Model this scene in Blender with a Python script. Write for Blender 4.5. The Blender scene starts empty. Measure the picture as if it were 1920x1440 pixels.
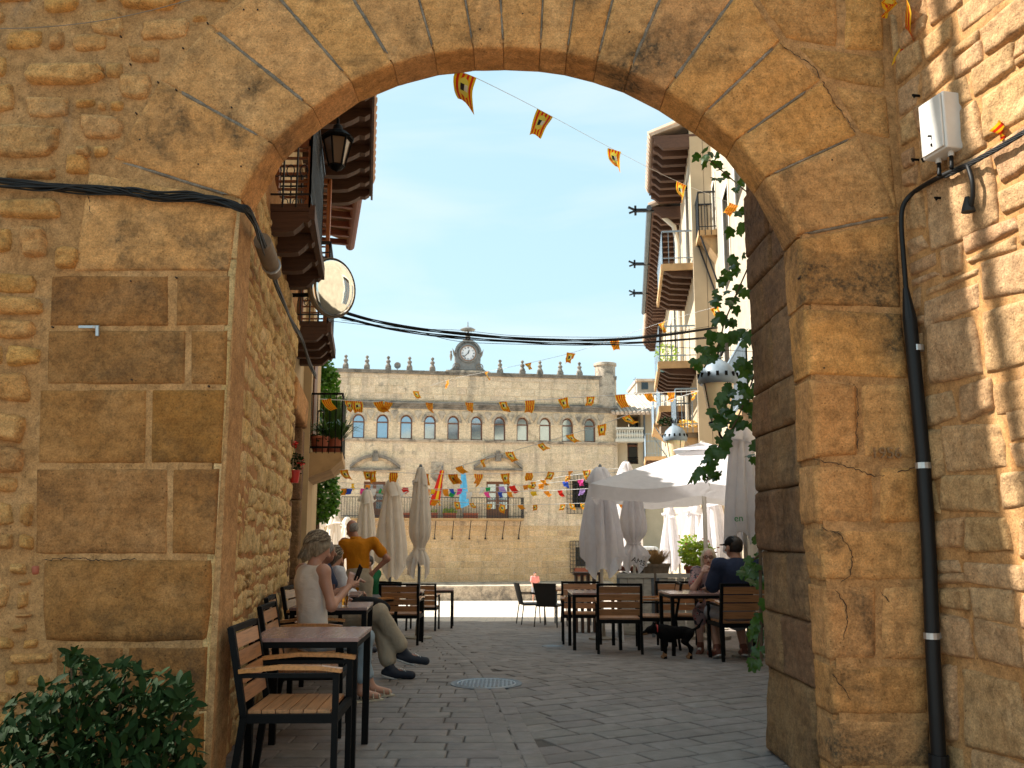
import bpy, math, random
import numpy as np
from mathutils import Vector, Matrix, Euler

R = math.radians
rng = random.Random(7)
sc = bpy.context.scene
COL = sc.collection

# ------------------------------------------------------------------ camera, sky, sun, exposure
FPX = 1720.0
HC = 1.36
PITCH = math.atan(285 / FPX)
cam = bpy.data.cameras.new('camera')
cam.sensor_width = 22.3
cam.lens = 22.3 * FPX / 1920
cam.clip_start = 0.05
cam.clip_end = 600
cam.dof.use_dof = True
cam.dof.focus_distance = 5.6
cam.dof.aperture_fstop = 5.0
camo = bpy.data.objects.new('camera', cam)
COL.objects.link(camo)
camo.location = (0, 0, HC)
camo.rotation_euler = (R(90) + PITCH, 0, 0)
sc.camera = camo

SUN_EL, SUN_AZ = R(45), R(6)           # azimuth measured from -X towards +Y
tosun = Vector((-math.cos(SUN_AZ) * math.cos(SUN_EL), math.sin(SUN_AZ) * math.cos(SUN_EL), math.sin(SUN_EL)))
world = bpy.data.worlds.new('World')
sc.world = world
world.use_nodes = True
wn = world.node_tree.nodes
wl = world.node_tree.links
wn.clear()
w_out = wn.new('ShaderNodeOutputWorld')
w_bg = wn.new('ShaderNodeBackground')
w_bg.inputs['Strength'].default_value = 0.13
w_sky = wn.new('ShaderNodeTexSky')
w_sky.sky_type = 'NISHITA'
w_sky.sun_disc = False
w_sky.sun_elevation = SUN_EL
w_sky.sun_rotation = math.atan2(tosun.x, tosun.y)
w_sky.altitude = 300
w_sky.air_density = 1.0
w_sky.dust_density = 2.4
w_sky.ozone_density = 1.0
# thin high cloud, the same all over the sky
w_tc = wn.new('ShaderNodeTexCoord')
w_map = wn.new('ShaderNodeMapping')
w_map.inputs['Rotation'].default_value = (0.3, 0.2, R(35))
w_map.inputs['Scale'].default_value = (1.0, 4.0, 5.0)
w_no = wn.new('ShaderNodeTexNoise')
w_no.inputs['Scale'].default_value = 2.2
w_no.inputs['Detail'].default_value = 6
w_no.inputs['Distortion'].default_value = 0.5
w_cr = wn.new('ShaderNodeValToRGB')
w_cr.color_ramp.elements[0].position = 0.46
w_cr.color_ramp.elements[0].color = (0, 0, 0, 1)
w_cr.color_ramp.elements[1].position = 0.72
w_cr.color_ramp.elements[1].color = (0.5, 0.5, 0.5, 1)
w_mix = wn.new('ShaderNodeMix')
w_mix.data_type = 'RGBA'
w_mix.inputs['B'].default_value = (3.0, 3.3, 3.5, 1)
wl.new(w_tc.outputs['Generated'], w_map.inputs['Vector'])
wl.new(w_map.outputs['Vector'], w_no.inputs['Vector'])
wl.new(w_no.outputs['Fac'], w_cr.inputs['Fac'])
wl.new(w_cr.outputs['Color'], w_mix.inputs['Factor'])
w_veil = wn.new('ShaderNodeMix')
w_veil.data_type = 'RGBA'
w_veil.inputs['Factor'].default_value = 0.72
w_veil.inputs['B'].default_value = (2.0, 2.95, 3.05, 1)
wl.new(w_sky.outputs['Color'], w_veil.inputs['A'])
wl.new(w_veil.outputs['Result'], w_mix.inputs['A'])
wl.new(w_mix.outputs['Result'], w_bg.inputs['Color'])
wl.new(w_bg.outputs['Background'], w_out.inputs['Surface'])

sun = bpy.data.lights.new('sun', 'SUN')
sun.energy = 5.0
sun.angle = R(0.53)
sun.color = (1.0, 0.94, 0.84)
suno = bpy.data.objects.new('sun', sun)
COL.objects.link(suno)
suno.location = (-8, 4, 20)
suno.rotation_euler = tosun.to_track_quat('Z', 'Y').to_euler()

sc.view_settings.view_transform = 'Standard'
sc.view_settings.look = 'None'
sc.view_settings.gamma = 1
sc.view_settings.exposure = 1.3
sc.view_settings.use_curve_mapping = False
sc.render.engine = 'CYCLES'
sc.cycles.use_denoising = True
sc.cycles.max_bounces = 8
sc.cycles.diffuse_bounces = 5
sc.cycles.caustics_reflective = False
sc.cycles.caustics_refractive = False

# ------------------------------------------------------------------ photo pixel (1920x1440) -> world
cp, sp = math.cos(PITCH), math.sin(PITCH)

def ray(px, py):
    u = 720 - py
    return Vector((px - 960, FPX * cp - u * sp, FPX * sp + u * cp))

def P(px, py, Y):
    d = ray(px, py)
    t = Y / d.y
    return Vector((d.x * t, Y, HC + d.z * t))

def onplane(px, py, p0, n):
    d = ray(px, py)
    o = Vector((0, 0, HC))
    t = (Vector(p0) - o).dot(n) / d.dot(n)
    return o + d * t

def zg(Y):
    t = Y - 9.0
    if t <= 0:
        return 0.0
    if t < 2:
        return -0.05 * t * t / 4
    return -0.05 * (t - 1)

def G(px, py):
    d = ray(px, py)
    lo, hi = 1.0, 200.0
    for _ in range(50):
        m = (lo + hi) / 2
        if HC + d.z / d.y * m > zg(m):
            lo = m
        else:
            hi = m
    return Vector((d.x / d.y * lo, lo, zg(lo)))

# ------------------------------------------------------------------ value noise (numpy)
def _h(ix, iy, iz):
    n = (ix * 374761393 + iy * 668265263 + iz * 2147483647 * 3 + 1013904223) & 0xffffffff
    n = ((n ^ (n >> 13)) * 1274126177) & 0xffffffff
    n = ((n ^ (n >> 16)) * 2246822519) & 0xffffffff
    return ((n ^ (n >> 15)) & 0xffff) / 32767.5 - 1.0

def vn(p):
    p = np.asarray(p, float)
    i = np.floor(p).astype(np.int64)
    f = p - i
    f = f * f * (3 - 2 * f)
    x, y, z = i[..., 0], i[..., 1], i[..., 2]
    fx, fy, fz = f[..., 0], f[..., 1], f[..., 2]
    def c(a, b, d):
        return _h(x + a, y + b, z + d)
    x00 = c(0, 0, 0) * (1 - fx) + c(1, 0, 0) * fx
    x10 = c(0, 1, 0) * (1 - fx) + c(1, 1, 0) * fx
    x01 = c(0, 0, 1) * (1 - fx) + c(1, 0, 1) * fx
    x11 = c(0, 1, 1) * (1 - fx) + c(1, 1, 1) * fx
    return (x00 * (1 - fy) + x10 * fy) * (1 - fz) + (x01 * (1 - fy) + x11 * fy) * fz

def fbm(p, s=1.0, o=4):
    a, t, r = 1.0, 0.0, 0.0
    p = np.asarray(p, float) * s
    for k in range(o):
        r = r + a * vn(p + 17.3 * k)
        t += a
        a *= 0.5
        p = p * 2.03
    return r / t

# ------------------------------------------------------------------ objects
def newmesh(name, V, Fc, mats=None, smooth=False, mi=None):
    me = bpy.data.meshes.new(name)
    if isinstance(V, np.ndarray) and isinstance(Fc, np.ndarray) and len(Fc):
        k = Fc.shape[1]
        me.vertices.add(len(V))
        me.vertices.foreach_set('co', V.astype(np.float32).ravel())
        me.loops.add(Fc.size)
        me.loops.foreach_set('vertex_index', Fc.astype(np.int32).ravel())
        me.polygons.add(len(Fc))
        me.polygons.foreach_set('loop_start', np.arange(0, Fc.size, k, dtype=np.int32))
        me.polygons.foreach_set('loop_total', np.full(len(Fc), k, dtype=np.int32))
        me.update(calc_edges=True)
    else:
        me.from_pydata([tuple(v) for v in V], [], [tuple(f) for f in Fc])
    if mats is not None:
        for m in (mats if isinstance(mats, (list, tuple)) else [mats]):
            me.materials.append(m)
    if mi is not None:
        me.polygons.foreach_set('material_index', mi)
    if smooth:
        me.polygons.foreach_set('use_smooth', [True] * len(me.polygons))
    me.update()
    return me

def link(name, me, parent=None, loc=(0, 0, 0)):
    o = bpy.data.objects.new(name, me)
    COL.objects.link(o)
    o.location = loc
    if parent is not None:
        o.parent = parent
    return o

def tag(o, label=None, cat=None, group=None, kind=None):
    if label: o['label'] = label
    if cat: o['category'] = cat
    if group: o['group'] = group
    if kind: o['kind'] = kind
    return o

def empty(name, loc, label=None, cat=None, group=None, rz=0.0, parent=None):
    o = bpy.data.objects.new(name, None)
    o.empty_display_size = 0.1
    COL.objects.link(o)
    o.location = loc
    o.rotation_euler = (0, 0, rz)
    if parent is not None:
        o.parent = parent
    return tag(o, label, cat, group)

def kids(o):
    return [c for c in bpy.data.objects if c.parent == o]

def copy_tree(o, loc=None, rz=None, label=None):
    km = {}
    for c in bpy.data.objects:
        if c.parent is not None:
            km.setdefault(c.parent.name, []).append(c)
    def rec(s, par):
        n = s.copy()
        COL.objects.link(n)
        n.parent = par
        for c in km.get(s.name, []):
            rec(c, n)
        return n
    r = rec(o, None)
    if loc is not None: r.location = loc
    if rz is not None: r.rotation_euler = (0, 0, rz)
    if label: r['label'] = label
    return r

def wpos(o):
    """world location of a parent (Empties here are never rotated when world-built parts hang on them)"""
    v = Vector((0, 0, 0))
    while o is not None:
        v += o.location
        o = o.parent
    return v

class MB:
    def __init__(s):
        s.v = []; s.f = []; s.m = []
    def add(s, V, Fc, mi=0):
        n = len(s.v)
        s.v += [Vector(v) for v in V]
        s.f += [tuple(i + n for i in f) for f in Fc]
        s.m += [mi] * len(Fc)
        return s
    def box(s, c, d, rot=None, mi=0, taper=1.0):
        V = []
        for z in (-.5, .5):
            k = taper if z > 0 else 1.0
            for x, y in ((-.5, -.5), (.5, -.5), (.5, .5), (-.5, .5)):
                v = Vector((x * d[0] * k, y * d[1] * k, z * d[2]))
                if rot is not None: v = rot @ v
                V.append(Vector(c) + v)
        return s.add(V, [(3, 2, 1, 0), (4, 5, 6, 7), (0, 1, 5, 4), (1, 2, 6, 5), (2, 3, 7, 6), (3, 0, 4, 7)], mi)
    def bar(s, a, b, w, h=None, mi=0, up=(0, 0, 1)):
        h = h or w
        a = Vector(a); b = Vector(b); d = (b - a)
        if d.length < 1e-6: return s
        d.normalize()
        upv = Vector(up)
        if abs(d.dot(upv)) > .98: upv = Vector((0, 1, 0))
        x = d.cross(upv).normalized(); y = x.cross(d).normalized()
        V = []
        for p in (a, b):
            for i, j in ((-.5, -.5), (.5, -.5), (.5, .5), (-.5, .5)):
                V.append(p + x * i * w + y * j * h)
        return s.add(V, [(0, 1, 2, 3), (7, 6, 5, 4), (0, 4, 5, 1), (1, 5, 6, 2), (2, 6, 7, 3), (3, 7, 4, 0)], mi)
    def tube(s, pts, r, n=8, mi=0, cap=True):
        pts = [Vector(p) for p in pts]
        rr = r if isinstance(r, (list, tuple)) else [r] * len(pts)
        V = []; Fc = []
        prev = None
        for i, p in enumerate(pts):
            d = (pts[min(i + 1, len(pts) - 1)] - pts[max(i - 1, 0)])
            d = d.normalized() if d.length > 1e-9 else Vector((0, 0, 1))
            if prev is None:
                up = Vector((0, 0, 1)) if abs(d.z) < .95 else Vector((0, 1, 0))
                x = d.cross(up).normalized()
            else:
                x = (prev - d * prev.dot(d)).normalized()
            prev = x
            y = d.cross(x)
            for k in range(n):
                a = 2 * math.pi * k / n
                V.append(p + (x * math.cos(a) + y * math.sin(a)) * rr[i])
        for i in range(len(pts) - 1):
            for k in range(n):
                a = i * n + k; b = i * n + (k + 1) % n
                Fc.append((a, b, b + n, a + n))
        if cap:
            Fc.append(tuple(range(n))[::-1]); Fc.append(tuple(range((len(pts) - 1) * n, len(pts) * n)))
        return s.add(V, Fc, mi)
    def lathe(s, prof, n=16, c=(0, 0, 0), mi=0, fold=None, rot=None):
        V = []; Fc = []
        for i, (r, z) in enumerate(prof):
            for k in range(n):
                a = 2 * math.pi * k / n
                q = r if fold is None else r * fold(a, z)
                v = Vector((q * math.cos(a), q * math.sin(a), z))
                if rot is not None: v = rot @ v
                V.append(Vector(c) + v)
        for i in range(len(prof) - 1):
            for k in range(n):
                a = i * n + k; b = i * n + (k + 1) % n
                Fc.append((a, b, b + n, a + n))
        Fc.append(tuple(range(n))[::-1]); Fc.append(tuple(range((len(prof) - 1) * n, len(prof) * n)))
        return s.add(V, Fc, mi)
    def prism(s, poly, ext, mi=0):
        """poly: list of 3D points, ext: vector"""
        n = len(poly); e = Vector(ext)
        V = [Vector(p) for p in poly] + [Vector(p) + e for p in poly]
        Fc = [tuple(range(n))[::-1], tuple(range(n, 2 * n))] + [(i, (i + 1) % n, (i + 1) % n + n, i + n) for i in range(n)]
        return s.add(V, Fc, mi)
    def build(s, name, mats, parent=None, smooth=False, world=True):
        """world=True: vertices are in world coordinates; the origin goes to their middle"""
        if world:
            lo = Vector((min(v.x for v in s.v), min(v.y for v in s.v), min(v.z for v in s.v)))
            hi = Vector((max(v.x for v in s.v), max(v.y for v in s.v), max(v.z for v in s.v)))
            c = (lo + hi) / 2
            if parent is None: c.z = lo.z
            V = [v - c for v in s.v]
            loc = c - (wpos(parent) if parent is not None else Vector((0, 0, 0)))
        else:
            V = s.v; loc = (0, 0, 0)
        me = newmesh(name, V, s.f, mats, smooth, s.m if any(s.m) else None)
        return link(name, me, parent, loc)

def npobj(name, V, Fc, mat, parent=None, smooth=True):
    V = np.asarray(V, float)
    c = (V.min(0) + V.max(0)) / 2
    if parent is None: c[2] = V[:, 2].min()
    loc = Vector(c) - (wpos(parent) if parent is not None else Vector((0, 0, 0)))
    return link(name, newmesh(name, V - c, Fc, mat, smooth), parent, loc)

def shade_auto(o, ang=40):
    me = o.data
    me.polygons.foreach_set('use_smooth', [True] * len(me.polygons))
    try:
        me.set_sharp_from_angle(angle=R(ang))
    except Exception:
        pass
    return o

def bevel(o, w=0.004, seg=1):
    m = o.modifiers.new('bevel', 'BEVEL'); m.width = w; m.segments = seg; m.limit_method = 'ANGLE'
    return o
# ------------------------------------------------------------------ materials
MAT = {}

class NT:
    def __init__(s, name):
        s.m = bpy.data.materials.new(name); s.m.use_nodes = True
        s.n = s.m.node_tree.nodes; s.l = s.m.node_tree.links
        s.b = s.n['Principled BSDF']
        MAT[name] = s.m
    def node(s, t, **k):
        x = s.n.new(t)
        for a, b in k.items():
            if hasattr(x, a): setattr(x, a, b)
        return x
    def link(s, a, b): s.l.new(a, b)
    def pos(s, scale=(1, 1, 1), obj=False):
        if obj:
            g = s.n.new('ShaderNodeTexCoord').outputs['Object']
        else:
            g = s.n.new('ShaderNodeNewGeometry').outputs['Position']
        m = s.n.new('ShaderNodeMapping'); m.inputs['Scale'].default_value = scale
        s.l.new(g, m.inputs['Vector'])
        return m.outputs['Vector']
    def noise(s, vec, sc_=5, det=4, dist=0.0, rough=.5):
        x = s.n.new('ShaderNodeTexNoise'); x.inputs['Scale'].default_value = sc_; x.inputs['Detail'].default_value = det
        x.inputs['Distortion'].default_value = dist; x.inputs['Roughness'].default_value = rough
        s.l.new(vec, x.inputs['Vector']); return x.outputs['Fac']
    def voro(s, vec, sc_=5, feat='F1'):
        x = s.n.new('ShaderNodeTexVoronoi'); x.inputs['Scale'].default_value = sc_; x.feature = feat
        s.l.new(vec, x.inputs['Vector']); return x.outputs['Distance']
    def ramp(s, fac, stops):
        x = s.n.new('ShaderNodeValToRGB'); e = x.color_ramp.elements
        while len(e) < len(stops): e.new(.5)
        for i, (p, c) in enumerate(stops):
            e[i].position = p
            e[i].color = (c, c, c, 1) if isinstance(c, (int, float)) else (*c, 1)
        s.l.new(fac, x.inputs['Fac']); return x.outputs['Color']
    def mix(s, fac, a, b, mode='MIX'):
        x = s.n.new('ShaderNodeMix'); x.data_type = 'RGBA'; x.blend_type = mode
        for v, k in ((fac, 'Factor'), (a, 'A'), (b, 'B')):
            i = x.inputs[k] if k != 'Factor' else x.inputs[0]
            if k == 'A': i = x.inputs[6]
            if k == 'B': i = x.inputs[7]
            if isinstance(v, (int, float)): i.default_value = v if k == 'Factor' else (v, v, v, 1)
            elif isinstance(v, (tuple, list)): i.default_value = (*v, 1)
            else: s.l.new(v, i)
        return x.outputs[2]
    def math(s, op, a, b=None):
        x = s.n.new('ShaderNodeMath'); x.operation = op
        for v, i in ((a, 0), (b, 1)):
            if v is None: continue
            if isinstance(v, (int, float)): x.inputs[i].default_value = v
            else: s.l.new(v, x.inputs[i])
        return x.outputs[0]
    def rnd(s):
        return s.n.new('ShaderNodeObjectInfo').outputs['Random']
    def hsv(s, col, h=None, sa=None, v=None):
        x = s.n.new('ShaderNodeHueSaturation'); s.l.new(col, x.inputs['Color'])
        for val, k in ((h, 'Hue'), (sa, 'Saturation'), (v, 'Value')):
            if val is None: continue
            if isinstance(val, (int, float)): x.inputs[k].default_value = val
            else: s.l.new(val, x.inputs[k])
        return x.outputs['Color']
    def bump(s, h, strength=.5, dist=.01, prev=None):
        x = s.n.new('ShaderNodeBump'); x.inputs['Strength'].default_value = strength; x.inputs['Distance'].default_value = dist
        s.l.new(h, x.inputs['Height'])
        if prev is not None: s.l.new(prev, x.inputs['Normal'])
        s.l.new(x.outputs['Normal'], s.b.inputs['Normal']); return x.outputs['Normal']
    def col(s, c):
        if isinstance(c, (tuple, list)): s.b.inputs['Base Color'].default_value = (*c, 1)
        else: s.l.new(c, s.b.inputs['Base Color'])
        return s
    def rough(s, r):
        if isinstance(r, (int, float)): s.b.inputs['Roughness'].default_value = r
        else: s.l.new(r, s.b.inputs['Roughness'])
        return s

def mapr(t, fac, a, b):
    x = t.n.new('ShaderNodeMapRange'); t.l.new(fac, x.inputs['Value'])
    x.inputs['To Min'].default_value = a; x.inputs['To Max'].default_value = b
    return x.outputs['Result']

def sandstone(name, c1, c2, c3, stain=(.10, .085, .065), stain_lo=.60, stain_hi=.72, bands=0.25, var=.18, bstr=.55, fine=70, pits=True, huev=.004, streak=0.0):
    """weathered sandstone: three tones, bedding bands, dark lichen, pits"""
    t = NT(name)
    g = t.n.new('ShaderNodeNewGeometry').outputs['Position']
    r = t.rnd()
    off = t.n.new('ShaderNodeVectorMath'); off.operation = 'ADD'
    cx = t.n.new('ShaderNodeCombineXYZ')
    t.l.new(t.math('MULTIPLY', r, 37.0), cx.inputs[0]); t.l.new(t.math('MULTIPLY', r, 91.0), cx.inputs[2])
    t.l.new(g, off.inputs[0]); t.l.new(cx.outputs[0], off.inputs[1])
    v = off.outputs[0]
    n1 = t.noise(v, 3.2, 6, .6, .6)
    base = t.ramp(n1, [(.30, c1), (.50, c2), (.70, c3)])
    mp = t.n.new('ShaderNodeMapping'); mp.inputs['Scale'].default_value = (1.2, 1.2, 16); mp.inputs['Rotation'].default_value = (0.06, 0.1, 0)
    t.l.new(v, mp.inputs['Vector'])
    nb = t.noise(mp.outputs['Vector'], 1.6, 5, .4, .65)
    base = t.mix(bands, base, t.ramp(nb, [(.35, tuple(x * .62 for x in c2)), (.62, tuple(min(1, x * 1.28) for x in c2))]))
    # pale lime bloom
    nl = t.noise(v, 9, 8, .2, .75)
    base = t.mix(t.ramp(nl, [(.56, 0.0), (.70, .5)]), base, tuple(min(1, x * 1.45 + .012) for x in c2))
    # dark stains keep their place on the wall
    ns = t.noise(g, 1.5, 6, .5, .62)
    nf = t.noise(g, 38, 5, 0, .7)
    sm = t.math('MULTIPLY', t.ramp(ns, [(stain_lo, 0.0), (stain_hi, 1.0)]), t.ramp(nf, [(.35, .35), (.6, .95)]))
    base = t.mix(sm, base, stain)
    if streak:
        ms = t.n.new('ShaderNodeMapping'); ms.inputs['Scale'].default_value = (2.2, 2.2, .22)
        t.l.new(g, ms.inputs['Vector'])
        st = t.noise(ms.outputs['Vector'], 1.0, 6, .3, .65)
        base = t.mix(t.math('MULTIPLY', t.ramp(st, [(.52, 0.0), (.68, streak)]), t.ramp(nf, [(.3, .5), (.6, 1.0)])), base, stain)
    # grain
    gm = t.noise(v, 17, 6, .4, .72)
    base = t.mix(.8, base, t.ramp(gm, [(.36, .62), (.5, 1.0), (.64, 1.28)]), 'MULTIPLY')
    gr = t.noise(v, 95, 4, 0, .8)
    base = t.mix(.8, base, t.ramp(gr, [(.34, .55), (.5, 1.0), (.66, 1.3)]), 'MULTIPLY')
    sp = t.voro(v, 34)
    spg = t.ramp(t.noise(v, 5, 2), [(.5, 0.0), (.6, 1.0)])
    base = t.mix(t.math('MULTIPLY', t.ramp(sp, [(.10, .8), (.2, 0.0)]), spg), base, tuple(x * .35 for x in c1))
    base = t.hsv(base, mapr(t, r, .5 - huev, .5 + huev), mapr(t, t.math('FRACT', t.math('MULTIPLY', r, 7.31)), .95, 1.02), mapr(t, t.math('FRACT', t.math('MULTIPLY', r, 3.17)), 1 - var, 1 + var))
    t.col(base).rough(.92)
    t.b.inputs['Specular IOR Level'].default_value = .2
    h1 = t.noise(v, 14, 7, .3, .72)
    nrm = t.bump(h1, bstr, .035)
    h2 = t.noise(v, fine, 5, 0, .75)
    nrm = t.bump(h2, bstr * .8, .006, nrm)
    if pits:
        vo = t.voro(v, 26)
        pm = t.ramp(vo, [(.0, 0.0), (.16, 1.0)])
        gate = t.ramp(t.noise(v, 4.5, 2), [(.5, 1.0), (.6, 0.0)])
        pm = t.mix(1.0, pm, gate, 'LIGHTEN')
        t.bump(pm, .5, .012, nrm)
    return t.m

sandstone('pier_stone', (.25, .102, .026), (.315, .140, .038), (.385, .190, .066), stain=(.07, .045, .025), stain_lo=.52, stain_hi=.70, bstr=.6, var=.09, huev=.002)  # darker copy of the ashlar tones, the pier's shade put into the colour
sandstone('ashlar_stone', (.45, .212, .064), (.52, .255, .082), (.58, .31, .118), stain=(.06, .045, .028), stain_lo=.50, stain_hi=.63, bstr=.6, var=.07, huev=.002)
sandstone('rubble_stone', (.46, .22, .062), (.54, .27, .084), (.61, .335, .125), stain_lo=.60, stain_hi=.78, bstr=.9, var=.10, huev=.003)
sandstone('side_rubble_stone', (.58, .36, .14), (.68, .46, .20), (.74, .53, .27), stain_lo=.62, stain_hi=.8, bstr=.9, var=.10, huev=.003)  # paler tones: sun bounced from the houses opposite is put into the colour
sandstone('pale_rubble_stone', (.45, .25, .11), (.51, .30, .14), (.57, .36, .19), stain_lo=.68, stain_hi=.85, bstr=1.0, var=.07, huev=.006)
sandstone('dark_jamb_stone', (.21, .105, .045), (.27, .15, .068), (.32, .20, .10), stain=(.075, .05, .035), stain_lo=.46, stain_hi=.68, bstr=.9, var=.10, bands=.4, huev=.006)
sandstone('lime_mortar', (.35, .172, .06), (.41, .212, .08), (.47, .26, .11), bands=.0, stain=(.2, .155, .11), stain_lo=.60, stain_hi=.78, bstr=.4, var=0, pits=False, fine=90)
sandstone('joint_mortar', (.15, .125, .095), (.20, .165, .125), (.27, .22, .165), bands=.0, stain=(.12, .11, .09), stain_lo=.54, stain_hi=.66, bstr=.4, var=0, pits=False, fine=90)
sandstone('hall_stone', (.60, .455, .30), (.69, .54, .375), (.75, .61, .45), stain=(.17, .15, .13), stain_lo=.60, stain_hi=.72, bands=.3, var=.09, bstr=.3, fine=30, pits=False, streak=.55)
sandstone('hall_base_stone', (.56, .37, .19), (.64, .445, .245), (.69, .52, .33), stain=(.2, .16, .12), stain_lo=.62, stain_hi=.76, bands=.3, var=.13, bstr=.3, fine=30, pits=False, streak=.3)
sandstone('hall_trim_stone', (.38, .31, .235), (.48, .40, .31), (.56, .48, .38), stain=(.09, .085, .08), stain_lo=.48, stain_hi=.62, bands=.15, var=.06, bstr=.3, fine=30, pits=False)
sandstone('weathered_trim', (.16, .135, .11), (.23, .20, .17), (.32, .285, .24), stain=(.06, .06, .055), stain_lo=.5, stain_hi=.65, bands=.1, var=.06, bstr=.3, pits=False)

def paver_mat():
    t = NT('paver_stone')
    g = t.n.new('ShaderNodeNewGeometry').outputs['Position']
    r = t.rnd()
    off = t.n.new('ShaderNodeVectorMath'); off.operation = 'ADD'
    cx = t.n.new('ShaderNodeCombineXYZ'); t.l.new(t.math('MULTIPLY', r, 53.0), cx.inputs[0])
    t.l.new(g, off.inputs[0]); t.l.new(cx.outputs[0], off.inputs[1])
    n = t.noise(off.outputs[0], 6, 6, .3, .65)
    b = t.ramp(n, [(.3, (.145, .12, .106)), (.5, (.205, .176, .158)), (.72, (.275, .24, .22))])
    b = t.mix(t.ramp(t.noise(g, 1.3, 5), [(.52, 0.0), (.75, .55)]), b, (.11, .082, .062))
    b = t.mix(t.ramp(t.noise(g, 70, 3, 0, .8), [(.64, 0.0), (.72, .6)]), b, (.45, .42, .38))
    b = t.hsv(b, mapr(t, r, .485, .51), None, mapr(t, t.math('FRACT', t.math('MULTIPLY', r, 5.3)), .90, 1.09))
    t.col(b).rough(mapr(t, n, .55, .85))
    nr = t.bump(t.noise(g, 30, 6, 0, .7), .5, .012)
    t.bump(t.noise(g, 160, 3, 0, .7), .4, .003, nr)
paver_mat()

def simple(name, c, rough=.6, metal=0.0, var=0.0, nscale=8, bump=0.0, spec=None, dark=.7, obj=True):
    t = NT(name)
    v = t.pos(obj=obj)
    n = t.noise(v, nscale, 5, .2, .6)
    k = t.ramp(n, [(.25, tuple(x * dark for x in c)), (.6, c), (.85, tuple(min(1, x * 1.15) for x in c))])
    if var: k = t.hsv(k, None, None, mapr(t, t.rnd(), 1 - var, 1 + var))
    t.col(k).rough(rough)
    t.b.inputs['Metallic'].default_value = metal
    if spec is not None: t.b.inputs['Specular IOR Level'].default_value = spec
    if bump: t.bump(t.noise(v, nscale * 4, 5), bump, .01)
    return t.m

def wood(name, c, dark=.55, rough=.45, scale=(3, 40, 40), bump=.15, var=.08):
    t = NT(name)
    v = t.pos(scale, obj=True)
    n = t.noise(v, 1.5, 6, .6, .6)
    k = t.ramp(n, [(.3, tuple(x * dark for x in c)), (.5, c), (.75, tuple(min(1, x * 1.2) for x in c))])
    k = t.hsv(k, None, None, mapr(t, t.rnd(), 1 - var, 1 + var))
    t.col(k).rough(rough)
    t.bump(n, bump, .004)
    return t.m

simple('black_metal', (.005, .005, .005), .6, .0, nscale=20, spec=.12)
simple('painted_iron', (.24, .32, .40), .5)
simple('wrought_iron', (.02, .022, .026), .5, .3)
simple('grey_iron', (.13, .16, .19), .55, .2)
simple('lantern_hood', (.20, .26, .32), .5, .1)
simple('cable_black', (.006, .006, .006), .55, spec=.3)
simple('pipe_black', (.006, .006, .0065), .5, nscale=12, spec=.3)
simple('galvanised', (.5, .5, .5), .35, .8)
simple('box_plastic', (.62, .60, .56), .5, dark=.82, nscale=5, bump=.05)
wood('slat_wood', (.40, .185, .075), rough=.38)
wood('arm_wood', (.46, .20, .06), rough=.3)
wood('table_wood', (.30, .19, .17), dark=.8, rough=.22, scale=(30, 3, 30))
wood('dark_timber', (.085, .04, .022), rough=.7, bump=.4)
wood('eave_timber', (.10, .05, .032), rough=.8, bump=.4, var=.2)
wood('red_timber', (.16, .045, .025), rough=.6, bump=.4)
wood('shutter_wood', (.36, .12, .035), rough=.5, scale=(40, 40, 3))
wood('window_wood', (.16, .065, .035), rough=.5)
wood('slab_stone', (.46, .30, .15), dark=.7, rough=.9, scale=(2, 2, 2))
wood('whitewashed', (.42, .42, .38), dark=.72, rough=.8, scale=(4, 4, 22), bump=.2)
simple('terracotta', (.36, .095, .045), .75, var=.1)
simple('red_plastic', (.55, .03, .02), .4)
simple('clay_pot', (.22, .17, .12), .85, bump=.2)
simple('roof_tile', (.40, .23, .14), .85, var=.25, nscale=3, bump=.3, dark=.55)
simple('pale_roof_tile', (.55, .42, .32), .85, var=.2, nscale=3, bump=.3, dark=.6)
simple('render_cream', (.50, .405, .28), .9, nscale=1.5, bump=.15, dark=.85, obj=False)
simple('render_pale', (.46, .385, .285), .9, nscale=2.2, bump=.8, dark=.7, obj=False)
simple('render_grey', (.40, .35, .29), .9, nscale=1.2, bump=.3, dark=.7, obj=False)
simple('white_plaster', (.66, .61, .52), .85, nscale=3, dark=.85)
simple('white_paint', (.75, .75, .73), .5, dark=.95)
simple('clock_white', (.72, .75, .80), .4, dark=.95)
simple('clock_metal', (.22, .22, .215), .55, .3, nscale=4, dark=.6)
simple('clock_rim', (.26, .14, .08), .5, .2)
simple('skin', (.48, .25, .17), .5, nscale=10, dark=.85)
simple('tan_skin', (.36, .16, .10), .5, nscale=10, dark=.85)
simple('pale_skin', (.60, .35, .27), .5, nscale=10, dark=.9)
simple('dark_hair', (.025, .016, .012), .5, nscale=60, dark=.5)
simple('sole_white', (.62, .60, .57), .6)
simple('shoe_navy', (.014, .018, .032), .7)
simple('sandal_strap', (.55, .47, .34), .5)
simple('sock_black', (.012, .012, .014), .9)
simple('dog_black', (.008, .007, .007), .9, nscale=50, dark=.4, spec=.1, bump=.5)
simple('dog_tan', (.30, .15, .06), .7)
simple('glass_dark', (.01, .012, .015), .08, spec=.8)
simple('phone_black', (.008, .008, .009), .15)
simple('rubber', (.015, .015, .015), .8)
simple('wicker', (.022, .020, .019), .6, nscale=60, bump=.8, dark=.4)
simple('stem_brown', (.12, .07, .035), .8)
simple('straw', (.62, .42, .20), .9, var=.2)
simple('car_white', (.74, .74, .74), .25)
simple('cord_white', (.7, .7, .68), .7)
simple('blue_cloth', (.10, .42, .70), .8)
simple('blue_planter', (.05, .33, .42), .5)
simple('crack_dark', (.035, .02, .012), .95)
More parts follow.
